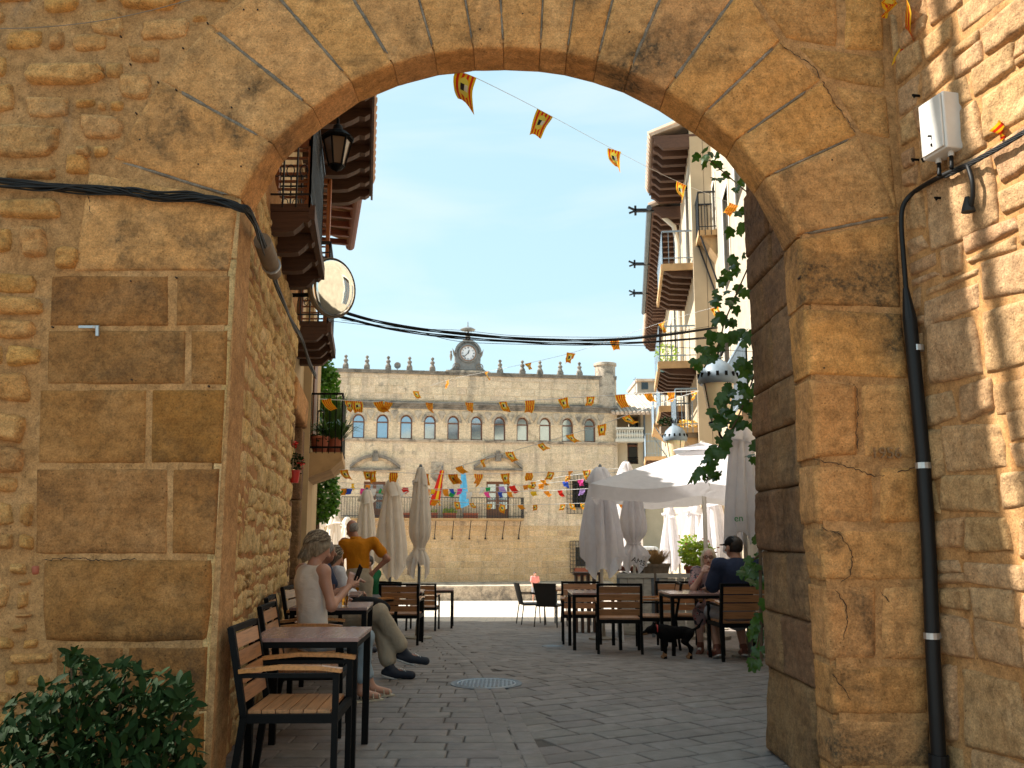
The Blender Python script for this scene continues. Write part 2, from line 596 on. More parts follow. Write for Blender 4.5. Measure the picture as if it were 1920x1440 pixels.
simple('soil', (.04, .028, .018), .95)
simple('plinth_grey', (.30, .27, .22), .9)
simple('render_tan', (.50, .36, .2), .9, nscale=2.5, bump=.4, dark=.75, obj=False)

def cloth(name, c, wr=.25, sheer=0.0, scale=9, dark=.85):
    t = NT(name)
    v = t.pos(obj=True)
    n = t.noise(v, scale, 4, .5, .55)
    k = t.ramp(n, [(.25, tuple(x * dark for x in c)), (.7, c)])
    t.col(k).rough(.9)
    t.b.inputs['Specular IOR Level'].default_value = .15
    nr = t.bump(t.noise(v, scale, 3, .8), wr, .03)
    t.bump(t.noise(v, 300, 2), .15, .001, nr)
    if sheer:
        tr = t.n.new('ShaderNodeBsdfTranslucent'); tr.inputs['Color'].default_value = (*c, 1)
        mx = t.n.new('ShaderNodeMixShader'); mx.inputs[0].default_value = sheer
        out = [x for x in t.n if x.type == 'OUTPUT_MATERIAL'][0]
        t.l.new(t.b.outputs[0], mx.inputs[1]); t.l.new(tr.outputs[0], mx.inputs[2]); t.l.new(mx.outputs[0], out.inputs['Surface'])
    return t.m
cloth('parasol_cream', (.90, .84, .77), sheer=.42)
cloth('parasol_white', (.90, .88, .90), sheer=.46)
cloth('white_top', (.78, .70, .62), .4)
cloth('white_blouse', (.62, .62, .66), .5)
cloth('orange_polo', (.58, .21, .012), .5)
cloth('beige_trousers', (.42, .35, .26), .5)
cloth('light_jeans', (.30, .37, .42), .5)
cloth('navy_shirt', (.035, .045, .085), .4)
cloth('cap_black', (.012, .012, .013), .2)
cloth('green_shirt', (.02, .14, .06), .4)
cloth('pink_shirt', (.75, .28, .26), .3)
cloth('grey_shorts', (.25, .25, .27), .3)

def floral():
    t = NT('floral_dress')
    v = t.pos(obj=True)
    n = t.voro(v, 22)
    m = t.noise(v, 16, 2)
    k = t.ramp(n, [(.25, (.42, .05, .06)), (.4, (.5, .33, .30)), (.6, (.03, .03, .05))])
    k = t.mix(t.ramp(m, [(.45, 0.0), (.55, 1.0)]), k, (.34, .22, .22))
    t.col(k).rough(.9)
floral()

def hairmat(name, a, b, c):
    t = NT(name)
    v = t.pos((60, 60, 7), obj=True)
    n = t.noise(v, 1.6, 5, .8, .7)
    t.col(t.ramp(n, [(.36, a), (.5, b), (.62, c)])).rough(.45)
    t.bump(n, .9, .012)
hairmat('blonde_hair', (.16, .115, .07), (.24, .185, .12), (.33, .26, .18))
hairmat('brown_hair', (.05, .03, .02), (.09, .058, .036), (.14, .09, .055))
hairmat('strand_light', (.22, .17, .11), (.36, .29, .20), (.50, .43, .32))
hairmat('strand_dark', (.06, .04, .025), (.13, .09, .055), (.22, .16, .10))
hairmat('grey_hair', (.10, .09, .08), (.2, .18, .17), (.3, .28, .26))
hairmat('pale_hair', (.45, .36, .24), (.6, .5, .36), (.7, .62, .5))

def leafmat(name, a, b, tr=.35, rough=.4, hv=.02):
    t = NT(name)
    n = t.noise(t.pos(obj=True), 20, 3)
    k = t.mix(t.rnd(), a, b)
    g = t.n.new('ShaderNodeNewGeometry').outputs['Random Per Island']
    k = t.mix(t.math('MULTIPLY', g, .8), k, b)
    k = t.mix(.25, k, t.ramp(n, [(.3, .7), (.7, 1.2)]), 'MULTIPLY')
    t.col(k).rough(rough)
    tt = t.n.new('ShaderNodeBsdfTranslucent'); t.l.new(t.mix(1.0, k, (1.6, 1.9, .7), 'MULTIPLY'), tt.inputs['Color'])
    mx = t.n.new('ShaderNodeMixShader'); mx.inputs[0].default_value = tr
    out = [x for x in t.n if x.type == 'OUTPUT_MATERIAL'][0]
    t.l.new(t.b.outputs[0], mx.inputs[1]); t.l.new(tt.outputs[0], mx.inputs[2]); t.l.new(mx.outputs[0], out.inputs['Surface'])
leafmat('vine_leaf', (.022, .06, .008), (.05, .11, .014), .3)
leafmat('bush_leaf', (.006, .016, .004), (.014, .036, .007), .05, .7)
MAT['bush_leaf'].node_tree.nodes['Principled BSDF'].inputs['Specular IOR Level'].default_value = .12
leafmat('tree_leaf', (.055, .14, .018), (.10, .22, .03), .35)
leafmat('spiky_leaf', (.03, .08, .02), (.07, .14, .03), .25)
leafmat('flower_leaf', (.10, .22, .03), (.35, .40, .05), .35)
simple('flower_red', (.7, .02, .015), .6)
simple('flower_pink', (.7, .25, .2), .6)
simple('flower_yellow', (.75, .5, .08), .6, var=.2)

def glass(name, c=(1, 1, 1), rough=0.0, refl=None):
    t = NT(name)
    t.b.inputs['Base Color'].default_value = (*c, 1)
    t.b.inputs['Roughness'].default_value = rough
    t.b.inputs['Transmission Weight'].default_value = 1.0
    t.b.inputs['IOR'].default_value = 1.45
glass('clear_glass')
glass('beer', (.85, .45, .05))
t = NT('pane'); t.col((.36, .47, .56)).rough(.07); t.b.inputs['Metallic'].default_value = .75
t = NT('mirror_glass'); t.col((.80, .82, .78)).rough(.06); t.b.inputs['Metallic'].default_value = 1.0
t.bump(t.noise(t.pos(obj=True), 5, 3), .08, .02)
# opal lantern glass: pale glass that lets the daylight through, unlit
t = NT('lantern_glass'); t.col((.86, .74, .50)).rough(.3)
t.b.inputs['Subsurface Weight'].default_value = .5
t = NT('amber_glass'); t.col((.16, .11, .075)).rough(.15); t.b.inputs['Coat Weight'].default_value = .5

def flagmat(name, emblem):
    """red and yellow bars in the pennant's own uv; some carry a round arms emblem"""
    t = NT(name)
    uv = t.n.new('ShaderNodeUVMap').outputs['UV']
    sx = t.n.new('ShaderNodeSeparateXYZ'); t.l.new(uv, sx.inputs[0])
    f = t.math('FRACT', t.math('MULTIPLY', sx.outputs[0], 4.5))
    m = t.math('GREATER_THAN', f, .5)
    k = t.mix(m, (.80, .48, .015), (.62, .035, .012))
    if emblem:
        dx = t.math('SUBTRACT', sx.outputs[0], .5); dy = t.math('SUBTRACT', sx.outputs[1], .52)
        d = t.math('ADD', t.math('POWER', t.math('ABSOLUTE', dx), 2), t.math('POWER', t.math('ABSOLUTE', t.math('MULTIPLY', dy, .8)), 2))
        k = t.mix(t.math('LESS_THAN', d, .075), k, (.70, .62, .10))
        q = t.math('MULTIPLY', t.math('LESS_THAN', t.math('ABSOLUTE', t.math('ADD', dx, .07)), .1), t.math('LESS_THAN', t.math('ABSOLUTE', dy), .13))
        k = t.mix(q, k, (.02, .02, .03))
        q2 = t.math('MULTIPLY', t.math('LESS_THAN', t.math('ABSOLUTE', t.math('SUBTRACT', dx, .13)), .09), t.math('LESS_THAN', t.math('ABSOLUTE', dy), .12))
        k = t.mix(q2, k, (.7, .68, .6))
    t.col(k).rough(.6)
    tt = t.n.new('ShaderNodeBsdfTranslucent'); t.l.new(k, tt.inputs['Color'])
    mx = t.n.new('ShaderNodeMixShader'); mx.inputs[0].default_value = .45
    out = [x for x in t.n if x.type == 'OUTPUT_MATERIAL'][0]
    t.l.new(t.b.outputs[0], mx.inputs[1]); t.l.new(tt.outputs[0], mx.inputs[2]); t.l.new(mx.outputs[0], out.inputs['Surface'])
flagmat('pennant_bars', False)
flagmat('pennant_arms', True)
for nm, c in (('pennant_blue', (.04, .10, .55)), ('pennant_pink', (.8, .08, .35)), ('pennant_white', (.75, .75, .75)), ('pennant_green', (.04, .4, .12)), ('pennant_lilac', (.45, .3, .7)), ('pennant_orange', (.8, .3, .03)), ('pennant_red', (.65, .03, .02)), ('pennant_yellow', (.85, .55, .04))):
    cloth(nm, c, .1, sheer=.4)

def manhole():
    t = NT('manhole_iron')
    v = t.pos(obj=True)
    t.col((.10, .11, .125)).rough(.45); t.b.inputs['Metallic'].default_value = .5
    t.bump(t.noise(v, 60, 3), .3, .003)
manhole()
simple('manhole_lug', (.50, .54, .60), .4, .4)
MAT['none'] = None
M = MAT
# ------------------------------------------------------------------ stone patches
def patch(q, n, proud=.012, depth=.06, rnd=.06, amp=.004, freq=7.0, cell=.02, er=.014, wob=.0, gap=.0, nsub=1, seed=0.0, amp2=0.0, fine=.0035):
    """a dressed or rough block: front face with worn edges plus its four sides running back into the wall"""
    q = np.array([list(p) for p in q], float)
    n = np.array(list(n), float)
    Lu = (np.linalg.norm(q[1] - q[0]) + np.linalg.norm(q[2] - q[3])) / 2
    Lv = (np.linalg.norm(q[3] - q[0]) + np.linalg.norm(q[2] - q[1])) / 2
    Lu = max(Lu, .02); Lv = max(Lv, .02)
    def axis(L):
        k = max(3, int(round(L / cell)))
        b = min(.35, er * .7 / (L / 2))
        inner = np.linspace(-1 + b * 2, 1 - b * 2, k)
        return np.concatenate([[-1, -1 + b], inner[:] if b * 2 < 1 else [0], [1 - b, 1]])
    U, Vv = np.meshgrid(axis(Lu), axis(Lv))
    m = np.maximum(abs(U), abs(Vv))
    x = U * np.sqrt(1 - rnd * Vv ** 2 / 2)
    y = Vv * np.sqrt(1 - rnd * U ** 2 / 2)
    if wob:
        a = np.stack([x * 1.7 + seed * 3.1, y * 1.7 + seed * 1.7, np.full_like(x, seed)], -1)
        w = 1 - wob * (.5 + .5 * fbm(a, 1.4, 3)) * m ** 2
        x = x * w; y = y * w
    gx = 1 - 2 * gap / Lu; gy = 1 - 2 * gap / Lv
    x = x * gx; y = y * gy
    s = (x + 1) / 2; t = (y + 1) / 2
    Pp = ((1 - s) * (1 - t))[..., None] * q[0] + (s * (1 - t))[..., None] * q[1] + (s * t)[..., None] * q[2] + ((1 - s) * t)[..., None] * q[3]
    e = np.minimum((1 - abs(U)) * Lu / 2, (1 - abs(Vv)) * Lv / 2)
    k = 1 - np.exp(-e / er * 1.6)
    h = proud * k + amp * fbm(Pp + seed, freq, 4) * np.clip(e / er, .3, 1)
    if fine and cell < .03:
        h = h + fine * fbm(Pp + seed + 3, 34, 3) * np.clip(e / er, .5, 1)
    if amp2:
        h = h + amp2 * np.abs(fbm(Pp + seed + 9, freq * .45, 3)) * np.clip(e / (er * 2), 0, 1)
    Pf = Pp + h[..., None] * n
    ny, nx = U.shape
    idx = np.arange(nx * ny).reshape(ny, nx)
    F_ = [np.stack([idx[:-1, :-1], idx[:-1, 1:], idx[1:, 1:], idx[1:, :-1]], -1).reshape(-1, 4)]
    loop = np.concatenate([idx[0, :-1], idx[:-1, -1], idx[-1, :0:-1], idx[:0:-1, 0]])
    V = [Pf.reshape(-1, 3)]
    base = nx * ny
    c = q.mean(0)
    edge = Pf.reshape(-1, 3)[loop]
    out = edge - c
    out = out - (out @ n)[:, None] * n
    out = out / (np.linalg.norm(out, axis=1)[:, None] + 1e-9)
    prev = loop
    L = len(loop)
    for j in range(1, nsub + 1):
        pos = edge - n * depth * j / nsub
        if nsub > 1:
            pos = pos + out * (amp * 1.2 * fbm(pos + seed, freq, 3))[:, None]
        V.append(pos)
        cur = base + np.arange(L)
        base += L
        F_.append(np.stack([np.roll(prev, -1), prev, cur, np.roll(cur, -1)], -1))
        prev = cur
    return np.concatenate(V), np.concatenate(F_)

def stone(name, parent, q, n, mat, **k):
    V, Fc = patch(q, n, **k)
    o = npobj(name, V, Fc, mat, parent)
    return o

# ------------------------------------------------------------------ ground
def ground():
    xs = np.concatenate([np.linspace(-90, -8, 12), np.linspace(-6, 8, 15), np.linspace(10, 90, 12)])
    ys = np.concatenate([np.linspace(-30, 8, 12), np.linspace(9, 13, 9), np.linspace(15, 160, 30)])
    X, Y = np.meshgrid(xs, ys)
    Z = np.vectorize(zg)(Y) - .014
    Z = np.where(Y > 75, Z - 0 * Y, Z)
    V = np.stack([X, Y, Z], -1).reshape(-1, 3)
    nx = len(xs); ny = len(ys)
    i = np.arange(nx * ny).reshape(ny, nx)
    Fc = np.stack([i[:-1, :-1], i[:-1, 1:], i[1:, 1:], i[1:, :-1]], -1).reshape(-1, 4)
    t = NT('paving_bed')
    g = t.n.new('ShaderNodeNewGeometry').outputs['Position']
    br = t.n.new('ShaderNodeTexBrick'); br.inputs['Scale'].default_value = 1.0
    br.inputs['Brick Width'].default_value = .42; br.inputs['Row Height'].default_value = .22; br.inputs['Mortar Size'].default_value = .008
    br.inputs['Color1'].default_value = (.58, .51, .43, 1); br.inputs['Color2'].default_value = (.52, .45, .38, 1); br.inputs['Mortar'].default_value = (.30, .26, .22, 1)  # pale far tones put the sunlit square's brightness into the colour
    t.l.new(g, br.inputs['Vector'])
    sx_ = t.n.new('ShaderNodeSeparateXYZ'); t.l.new(g, sx_.inputs[0])
    sy = t.n.new('ShaderNodeSeparateXYZ'); t.l.new(g, sy.inputs[0])
    far = t.math('GREATER_THAN', sy.outputs[1], 21.6)
    near = t.math('MULTIPLY', t.math('GREATER_THAN', sy.outputs[1], 3.2), t.math('LESS_THAN', t.math('ABSOLUTE', sx_.outputs[0]), 7.5))
    k = t.mix(far, t.mix(near, (.24, .20, .165), (.095, .078, .066)), br.outputs['Color'])
    k = t.mix(.5, k, t.ramp(t.noise(g, 2.5, 5), [(.3, .7), (.7, 1.2)]), 'MULTIPLY')
    t.col(k).rough(.9)
    t.bump(t.noise(g, 60, 4), .3, .004)
    o = link('ground', newmesh('ground', V, Fc, t.m, True))
    tag(o, kind='structure')
    return o

GROUND = ground()
# edge channel of the paving, seen as a double line of narrow stones
BL = [G(1003, 1470), G(986, 1439), G(922, 1299), G(879, 1237), G(822, 1194), G(745, 1165)]
BL.insert(0, BL[0] + (BL[0] - BL[1]) * 12)
def border_x(Y):
    for a, b in zip(BL, BL[1:]):
        if a.y <= Y <= b.y:
            return a.x + (b.x - a.x) * (Y - a.y) / (b.y - a.y)
    return BL[-1].x - (Y - BL[-1].y) * .6 if Y > BL[-1].y else BL[0].x

def pavers():
    root = empty('pavement', (0, 6, 0))
    tag(root, kind='structure')
    pv = []
    LEN, ROW = .40, .215
    y = 3.0; r = 0
    while y < 22:
        x = -8 + rng.uniform(0, .3)
        while x < 3:
            w = LEN * rng.uniform(.8, 1.2)
            cx = x + w / 2
            if cx < border_x(y) + .07 and cx > -.84 - .157 * y - .25 - max(0, y - 16) * .3:
                pv.append((Vector((cx, y + ROW / 2, 0)), w, ROW, 0.0))
            x += w
        y += ROW; r += 1
    a = R(27)
    ca, sa = math.cos(a), math.sin(a)
    v = -8.0
    while v < 26:
        u = -6 + rng.uniform(0, .3)
        while u < 20:
            w = LEN * rng.uniform(.85, 1.2)
            cu, cv = u + w / 2, v + ROW / 2
            cx, cy = cu * ca - cv * sa, cu * sa + cv * ca
            if 3.0 < cy < 22 and cx > border_x(cy) + .05 and cx < 4.6 + .1 * (cy - 5) and not (cy < 6.2 and cx > 2.1 + (5.05 - cy) * .3):
                pv.append((Vector((cx, cy, 0)), w, ROW, a))
            u += w
        v += ROW
    # channel stones
    acc = 0
    for s0, s1 in zip(BL, BL[1:]):
        d = (s1 - s0); L = math.hypot(d.x, d.y); ang = math.atan2(d.y, d.x)
        n = max(1, int(L / .33))
        for i in range(n):
            p = s0 + d * ((i + .5) / n)
            if p.y < 3: continue
            for off in (-.075, .075):
                pv.append((Vector((p.x - math.sin(ang) * off, p.y + math.cos(ang) * off, .0035)), L / n, .148, ang))
    protos = []
    for k in range(10):
        V, Fc = patch([(-.5, -.5, 0), (.5, -.5, 0), (.5, .5, 0), (-.5, .5, 0)], (0, 0, 1), proud=.0, depth=.03, rnd=.0, amp=.0, cell=.25, er=.03)
        me = newmesh('paver', V, Fc, M['paver_stone'])
        protos.append((V, Fc))
    def mk(w, r_, k):
        g = .0045
        V, Fc = patch([(-w / 2, -r_ / 2, 0), (w / 2, -r_ / 2, 0), (w / 2, r_ / 2, 0), (-w / 2, r_ / 2, 0)], (0, 0, 1), proud=.006, depth=.024, rnd=.012, amp=.0022, cell=.13, er=.01, wob=.015, gap=g, seed=k * 1.37)
        V[:, 2] -= .006
        return V, Fc
    # how large a stone shows: visible ones first, nearest first
    def vis(p):
        d = Vector(p[0]) - Vector((0, 0, HC))
        if d.y < 4.6: return 1e9
        px = d.x / (d.y * cp - 1.36 * sp * 0 + 0) * FPX
        return d.y if abs(px) < 1000 else 1e6
    pv.sort(key=vis)
    cache = {}
    bulkV, bulkF, nb = [], [], 0
    for i, (c, w, r_, ang) in enumerate(pv):
        key = (round(w, 2), r_, i % 3)
        if key not in cache:
            V, Fc = mk(key[0], key[1], i)
            cache[key] = (V, Fc, newmesh('paver', V, Fc, M['paver_stone'], True))
        V, Fc, me = cache[key]
        tilt = (rng.uniform(-.006, .006), rng.uniform(-.006, .006))
        dz = rng.uniform(-.002, .002)
        if i < 299:
            o = link('paver', me, root, (c.x, c.y - 6, zg(c.y) + c.z + dz))
            o.rotation_euler = (tilt[0] + (math.atan((zg(c.y + .1) - zg(c.y - .1)) / .2)), tilt[1], ang)
        else:
            s, k = math.sin(ang), math.cos(ang)
            W = np.empty_like(V)
            W[:, 0] = V[:, 0] * k - V[:, 1] * s + c.x
            W[:, 1] = V[:, 0] * s + V[:, 1] * k + c.y
            W[:, 2] = V[:, 2] + zg(c.y) + c.z + dz + (W[:, 1] - c.y) * (zg(c.y + .1) - zg(c.y - .1)) / .2 + V[:, 0] * tilt[0] * .6 + V[:, 1] * tilt[1]
            bulkV.append(W); bulkF.append(Fc + nb); nb += len(V)
    o = npobj('far_pavers', np.concatenate(bulkV), np.concatenate(bulkF), M['far_paver'], root)
    o['kind'] = 'stuff'
def farpaver():
    t = NT('far_paver')
    g = t.n.new('ShaderNodeNewGeometry')
    r = g.outputs['Random Per Island']
    n = t.noise(g.outputs['Position'], 5, 6, .3, .65)
    b = t.ramp(n, [(.3, (.145, .12, .106)), (.5, (.205, .176, .158)), (.72, (.275, .24, .22))])
    b = t.mix(t.ramp(t.noise(g.outputs['Position'], 1.3, 5), [(.52, 0.0), (.75, .55)]), b, (.11, .082, .062))
    b = t.hsv(b, None, None, mapr(t, r, .90, 1.09))
    t.col(b).rough(.75)
    t.bump(t.noise(g.outputs['Position'], 30, 5), .5, .01)
farpaver()
pavers()

# ------------------------------------------------------------------ the archway
Y0 = 5.05
NF = Vector((0, -1, 0))
IN_PX = [(452, 372), (478, 320), (512, 270), (548, 236), (588, 205), (660, 155), (738, 123), (815, 103), (888, 94), (944, 93), (1013, 96), (1063, 103), (1119, 117), (1179, 137), (1248, 172), (1317, 217), (1379, 264), (1434, 334), (1470, 385), (1492, 443)]
INTR = [P(x, y, Y0) for x, y in IN_PX]
arch = empty('stone_archway', (0, Y0, 0), 'round stone gateway arch of tan sandstone blocks framing the square', 'archway')

def q4(a, b, c, d, Y=Y0):
    return [P(*a, Y), P(*b, Y), P(*c, Y), P(*d, Y)]
# joints: (inner px, outer px); beyond the frame's top they run on in the same line
JT = [((452, 374), (212, 299)), ((512, 270), (300, 152)), ((588, 205), (392, 48)), ((660, 155), (500, -30)), ((738, 123), (628, -58)), ((815, 103), (768, -62)), ((888, 94), (862, -64)), ((944, 93), (935, -66)), ((1013, 96), (1021, -66)), ((1063, 103), (1086, -64)), ((1119, 117), (1164, -60)), ((1179, 137), (1262, -58)), ((1248, 172), (1391, -25)), ((1317, 217), (1463, 78)), ((1379, 264), (1541, 152)), ((1434, 334), (1607, 255)), ((1492, 443), (1684, 404))]
for i, ((a0, a1), (b0, b1)) in enumerate(zip(JT, JT[1:])):
    stone('voussoir', arch, q4(a0, b0, b1, a1), NF, M['ashlar_stone'], proud=.014 + .006 * rng.random(), depth=.25, rnd=.004, amp=.004, freq=6, cell=.02, er=.009, gap=.0015, nsub=7, seed=i * 2.3, wob=.008, amp2=.006)
# grey pointing smeared along the joints of the ring
for i, (a0, a1) in enumerate(JT):
    w = (7, 9, 9, 8, 9, 6, 5, 6, 5, 5, 6, 9, 10, 8, 7, 6, 7)[i] * .6
    d = Vector((a1[0] - a0[0], a1[1] - a0[1], 0)).normalized(); nx, ny = -d.y * w, d.x * w
    f0, f1 = (.0, 1.0) if i not in (1, 14) else (.05, .9)
    p0 = (a0[0] + (a1[0] - a0[0]) * f0, a0[1] + (a1[1] - a0[1]) * f0); p1 = (a0[0] + (a1[0] - a0[0]) * f1, a0[1] + (a1[1] - a0[1]) * f1)
    stone('joint_pointing', arch, q4((p0[0] - nx, p0[1] - ny), (p0[0] + nx, p0[1] + ny), (p1[0] + nx, p1[1] + ny), (p1[0] - nx, p1[1] - ny)), NF, M['joint_mortar'], proud=.017, depth=.03, rnd=.0, amp=.010, freq=12, cell=.012, er=.008, gap=.0, seed=i * 5.1, wob=.45, fine=.005)
def block(*pts, proud=.015, mat='ashlar_stone', depth=.08, amp=.0045, gap=.0, er=.012, wob=.012, rnd=.010, nsub=2, amp2=.004, name='stone_block', cell=.022):
    return stone(name, arch, q4(*pts), NF, M[mat], proud=proud, depth=depth, rnd=rnd, amp=amp, er=er, gap=gap, wob=wob, seed=rng.uniform(0, 50), nsub=nsub, amp2=amp2, cell=cell)
# springer and pier on the left
block((138, 510), (432, 510), (449, 376), (166, 322), proud=.02, wob=.02, depth=.2)
for pts in [((93, 613), (318, 613), (318, 517), (97, 517)), ((330, 612), (428, 612), (432, 517), (332, 517)),
            ((88, 722), (350, 722), (350, 619), (90, 619)), ((358, 722), (424, 722), (427, 619), (358, 619)),
            ((72, 870), (275, 870), (277, 730), (75, 730)), ((283, 870), (415, 870), (422, 730), (285, 730)),
            ((66, 1040), (316, 1040), (318, 878), (68, 878)), ((322, 1040), (403, 1040), (412, 878), (324, 878))]:
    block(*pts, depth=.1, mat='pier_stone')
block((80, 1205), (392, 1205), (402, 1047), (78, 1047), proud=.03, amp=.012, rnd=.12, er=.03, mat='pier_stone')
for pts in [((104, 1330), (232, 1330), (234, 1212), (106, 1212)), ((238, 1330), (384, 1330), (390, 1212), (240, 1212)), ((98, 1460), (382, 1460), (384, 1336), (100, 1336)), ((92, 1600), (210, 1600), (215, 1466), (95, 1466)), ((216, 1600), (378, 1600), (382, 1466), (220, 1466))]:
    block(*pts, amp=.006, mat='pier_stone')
# spandrel and pier on the right
for pts in [((1472, 76), (1572, 96), (1574, -20), (1400, -24)), ((1580, 98), (1660, 102), (1656, -20), (1580, -20)), ((1550, 150), (1663, 172), (1661, 108), (1484, 84)),
            ((1614, 252), (1670, 264), (1665, 178), (1554, 156)), ((1676, 396), (1682, 400), (1672, 270), (1617, 260))]:
    block(*pts, mat='rubble_stone', amp=.012, er=.025, rnd=.1, wob=.08, proud=.022)
PR = [((1503, 572), (1690, 580), (1684, 412), (1493, 448)), ((1514, 703), (1705, 712), (1691, 587), (1504, 578)),
      ((1522, 860), (1607, 855), (1604, 722), (1516, 710)), ((1615, 862), (1722, 868), (1706, 718), (1611, 716)),
      ((1529, 984), (1640, 984), (1640, 872), (1523, 868)), ((1646, 984), (1731, 984), (1723, 874), (1646, 874)),
      ((1540, 1090), (1735, 1090), (1731, 990), (1530, 990)), ((1551, 1240), (1645, 1240), (1645, 1096), (1541, 1096)), ((1651, 1240), (1742, 1240), (1736, 1096), (1651, 1096)),
      ((1556, 1342), (1746, 1342), (1742, 1246), (1552, 1246)), ((1562, 1442), (1752, 1442), (1747, 1348), (1557, 1348)), ((1566, 1500), (1752, 1500), (1752, 1448), (1563, 1448))]
for i, pts in enumerate(PR):
    block(*pts, depth=.27, nsub=8, proud=.018 + .01 * (i % 3 == 2), amp=.004 if i < 4 else .009, er=.015 if i < 3 else .03, wob=.02 if i < 3 else .07, rnd=.02 if i < 3 else .06, amp2=.006)
# open cracks and old drill holes
def crack(pts, r_=.0024, off=.022):
    rr = random.Random(int(pts[0][0])); out = []
    for a, b in zip(pts, pts[1:]):
        n = max(2, int(math.hypot(b[0] - a[0], b[1] - a[1]) / 5))
        for k in range(n):
            f = k / n; out.append(P(a[0] + (b[0] - a[0]) * f + rr.uniform(-2.2, 2.2), a[1] + (b[1] - a[1]) * f + rr.uniform(-2.2, 2.2), Y0 - off - rr.uniform(-.003, .003)))
    rad = [r_ * rr.uniform(.35, 1.3) for _ in out]; rad[0] = rad[-1] = .0004
    m = MB(); m.tube(out, rad, 5); m.build('crack', M['crack_dark'], arch)
for pts in ([(1540, 990), (1575, 1000), (1598, 1035), (1596, 1075), (1572, 1098)], [(1524, 862), (1562, 868), (1600, 878), (1640, 893), (1682, 888), (1722, 872)], [(1566, 1104), (1584, 1130), (1590, 1165), (1578, 1208)], [(1605, 724), (1609, 765), (1605, 805), (1611, 852)],
            [(1650, 1108), (1668, 1130), (1690, 1172), (1706, 1188)], [(1461, 80), (1495, 104), (1530, 128), (1541, 152)], [(1541, 152), (1570, 200), (1590, 228), (1606, 254)], [(1560, 1262), (1580, 1290), (1600, 1318)],
            [(160, 340), (170, 400), (185, 418), (200, 420)], [(80, 1050), (140, 1047), (210, 1052), (260, 1048)]):
    crack(pts)
for (x, y) in ((389, 43), (343, 90), (296, 154), (255, 212), (467, 166), (434, 201), (372, 308), (452, 312), (457, 18), (483, 18), (244, 120), (262, 262), (330, 168), (226, 68), (1500, 520), (1560, 300), (1700, 318), (1545, 690), (1330, 70), (1180, 60), (980, 26), (900, 55), (245, 527), (98, 613), (247, 712), (391, 724), (330, 520)):
    c = P(x, y, Y0 - .020)
    m = MB(); m.lathe([(.0052, -.03), (.0050, .004)], 8, c, rot=Matrix.Rotation(R(90), 3, 'X')); m.build('drill_hole', M['crack_dark'], arch)
# scratched date
def text(name, s, size, loc, rot, mat, parent=None, ext=.001, align='CENTER', font_shear=0):
    cu = bpy.data.curves.new(name, 'FONT'); cu.body = s; cu.size = size; cu.extrude = ext
    cu.align_x = align; cu.align_y = 'CENTER'; cu.shear = font_shear
    cu.materials.append(M[mat])
    o = bpy.data.objects.new(name, cu); COL.objects.link(o)
    o.location = Vector(loc) - (wpos(parent) if parent else Vector((0, 0, 0)))
    o.rotation_euler = rot
    if parent: o.parent = parent
    return o
d56 = P(1662, 850, Y0 - .036)

# rubble in the left spandrel, stone by stone
RB = [(80, -8, 157, 28), (165, 22, 238, 72), (10, 55, 82, 98), (92, 60, 125, 100), (135, 62, 210, 105), (25, 108, 192, 172), (195, 112, 233, 155), (40, 178, 138, 225), (140, 187, 180, 205), (182, 190, 203, 210), (205, 190, 236, 212), (148, 215, 232, 268), (145, 272, 172, 300), (174, 276, 205, 298), (-30, 228, 122, 302), (12, 312, 110, 340), (-30, 100, 16, 150), (-30, 160, 28, 220), (250, 33, 362, 78), (240, 85, 312, 125), (220, 130, 285, 185), (212, -30, 345, 20), (178, -25, 205, 6), (362, 28, 392, 44), (124, 292, 170, 330), (-30, 18, 15, 48), (350, -40, 440, 10), (-30, -40, 70, 10), (80, -60, 200, -14), (210, -80, 330, -36),
      (-20, 372, 118, 410), (-20, 418, 32, 482), (36, 418, 98, 492), (104, 458, 158, 508), (-20, 512, 84, 550), (-20, 556, 80, 592), (-20, 600, 72, 640), (14, 646, 82, 690), (-20, 650, 10, 690), (-20, 700, 58, 762), (-20, 768, 54, 832), (-20, 840, 50, 886), (-20, 892, 42, 928), (-20, 936, 30, 985), (-20, 998, 30, 1035), (38, 940, 66, 988), (38, 1000, 66, 1032), (20, 1056, 54, 1078), (34, 1082, 62, 1098), (-20, 1085, 24, 1150), (30, 1104, 60, 1142), (28, 1148, 64, 1160), (24, 1166, 54, 1188), (-20, 1190, 32, 1218), (12, 1224, 100, 1246), (40, 1194, 76, 1218), (8, 1252, 38, 1284), (46, 1262, 98, 1290), (-20, 1295, 26, 1325), (30, 1298, 92, 1326), (-20, 1335, 40, 1372), (46, 1334, 94, 1366), (-20, 1380, 60, 1430), (-20, 1440, 84, 1500)]
for i, (x0, y0, x1, y1) in enumerate(RB):
    w, h = x1 - x0, y1 - y0
    j = lambda s: rng.uniform(-s, s)
    big = y0 < 345
    jw, jh = w * .10, h * .16
    pts = [(x0 + j(jw), y1 + j(jh)), (x1 + j(jw), y1 + j(jh)), (x1 + j(jw), y0 + j(jh)), (x0 + j(jw), y0 + j(jh))]
    stone('rubble_stone', arch, q4(*pts), NF, M['rubble_stone'], proud=.026 + .03 * rng.random(), depth=.05, rnd=.30 + .45 * rng.random(), amp=.015, freq=10, er=.020, wob=.26, seed=i * 1.9, cell=.011, amp2=.034)
# brick-red stone low in the wall
stone('rubble_stone', arch, q4((60, 1080), (76, 1078), (76, 1058), (58, 1060)), NF, M['terracotta'], proud=.02, depth=.04, rnd=.4, wob=.1, cell=.015)

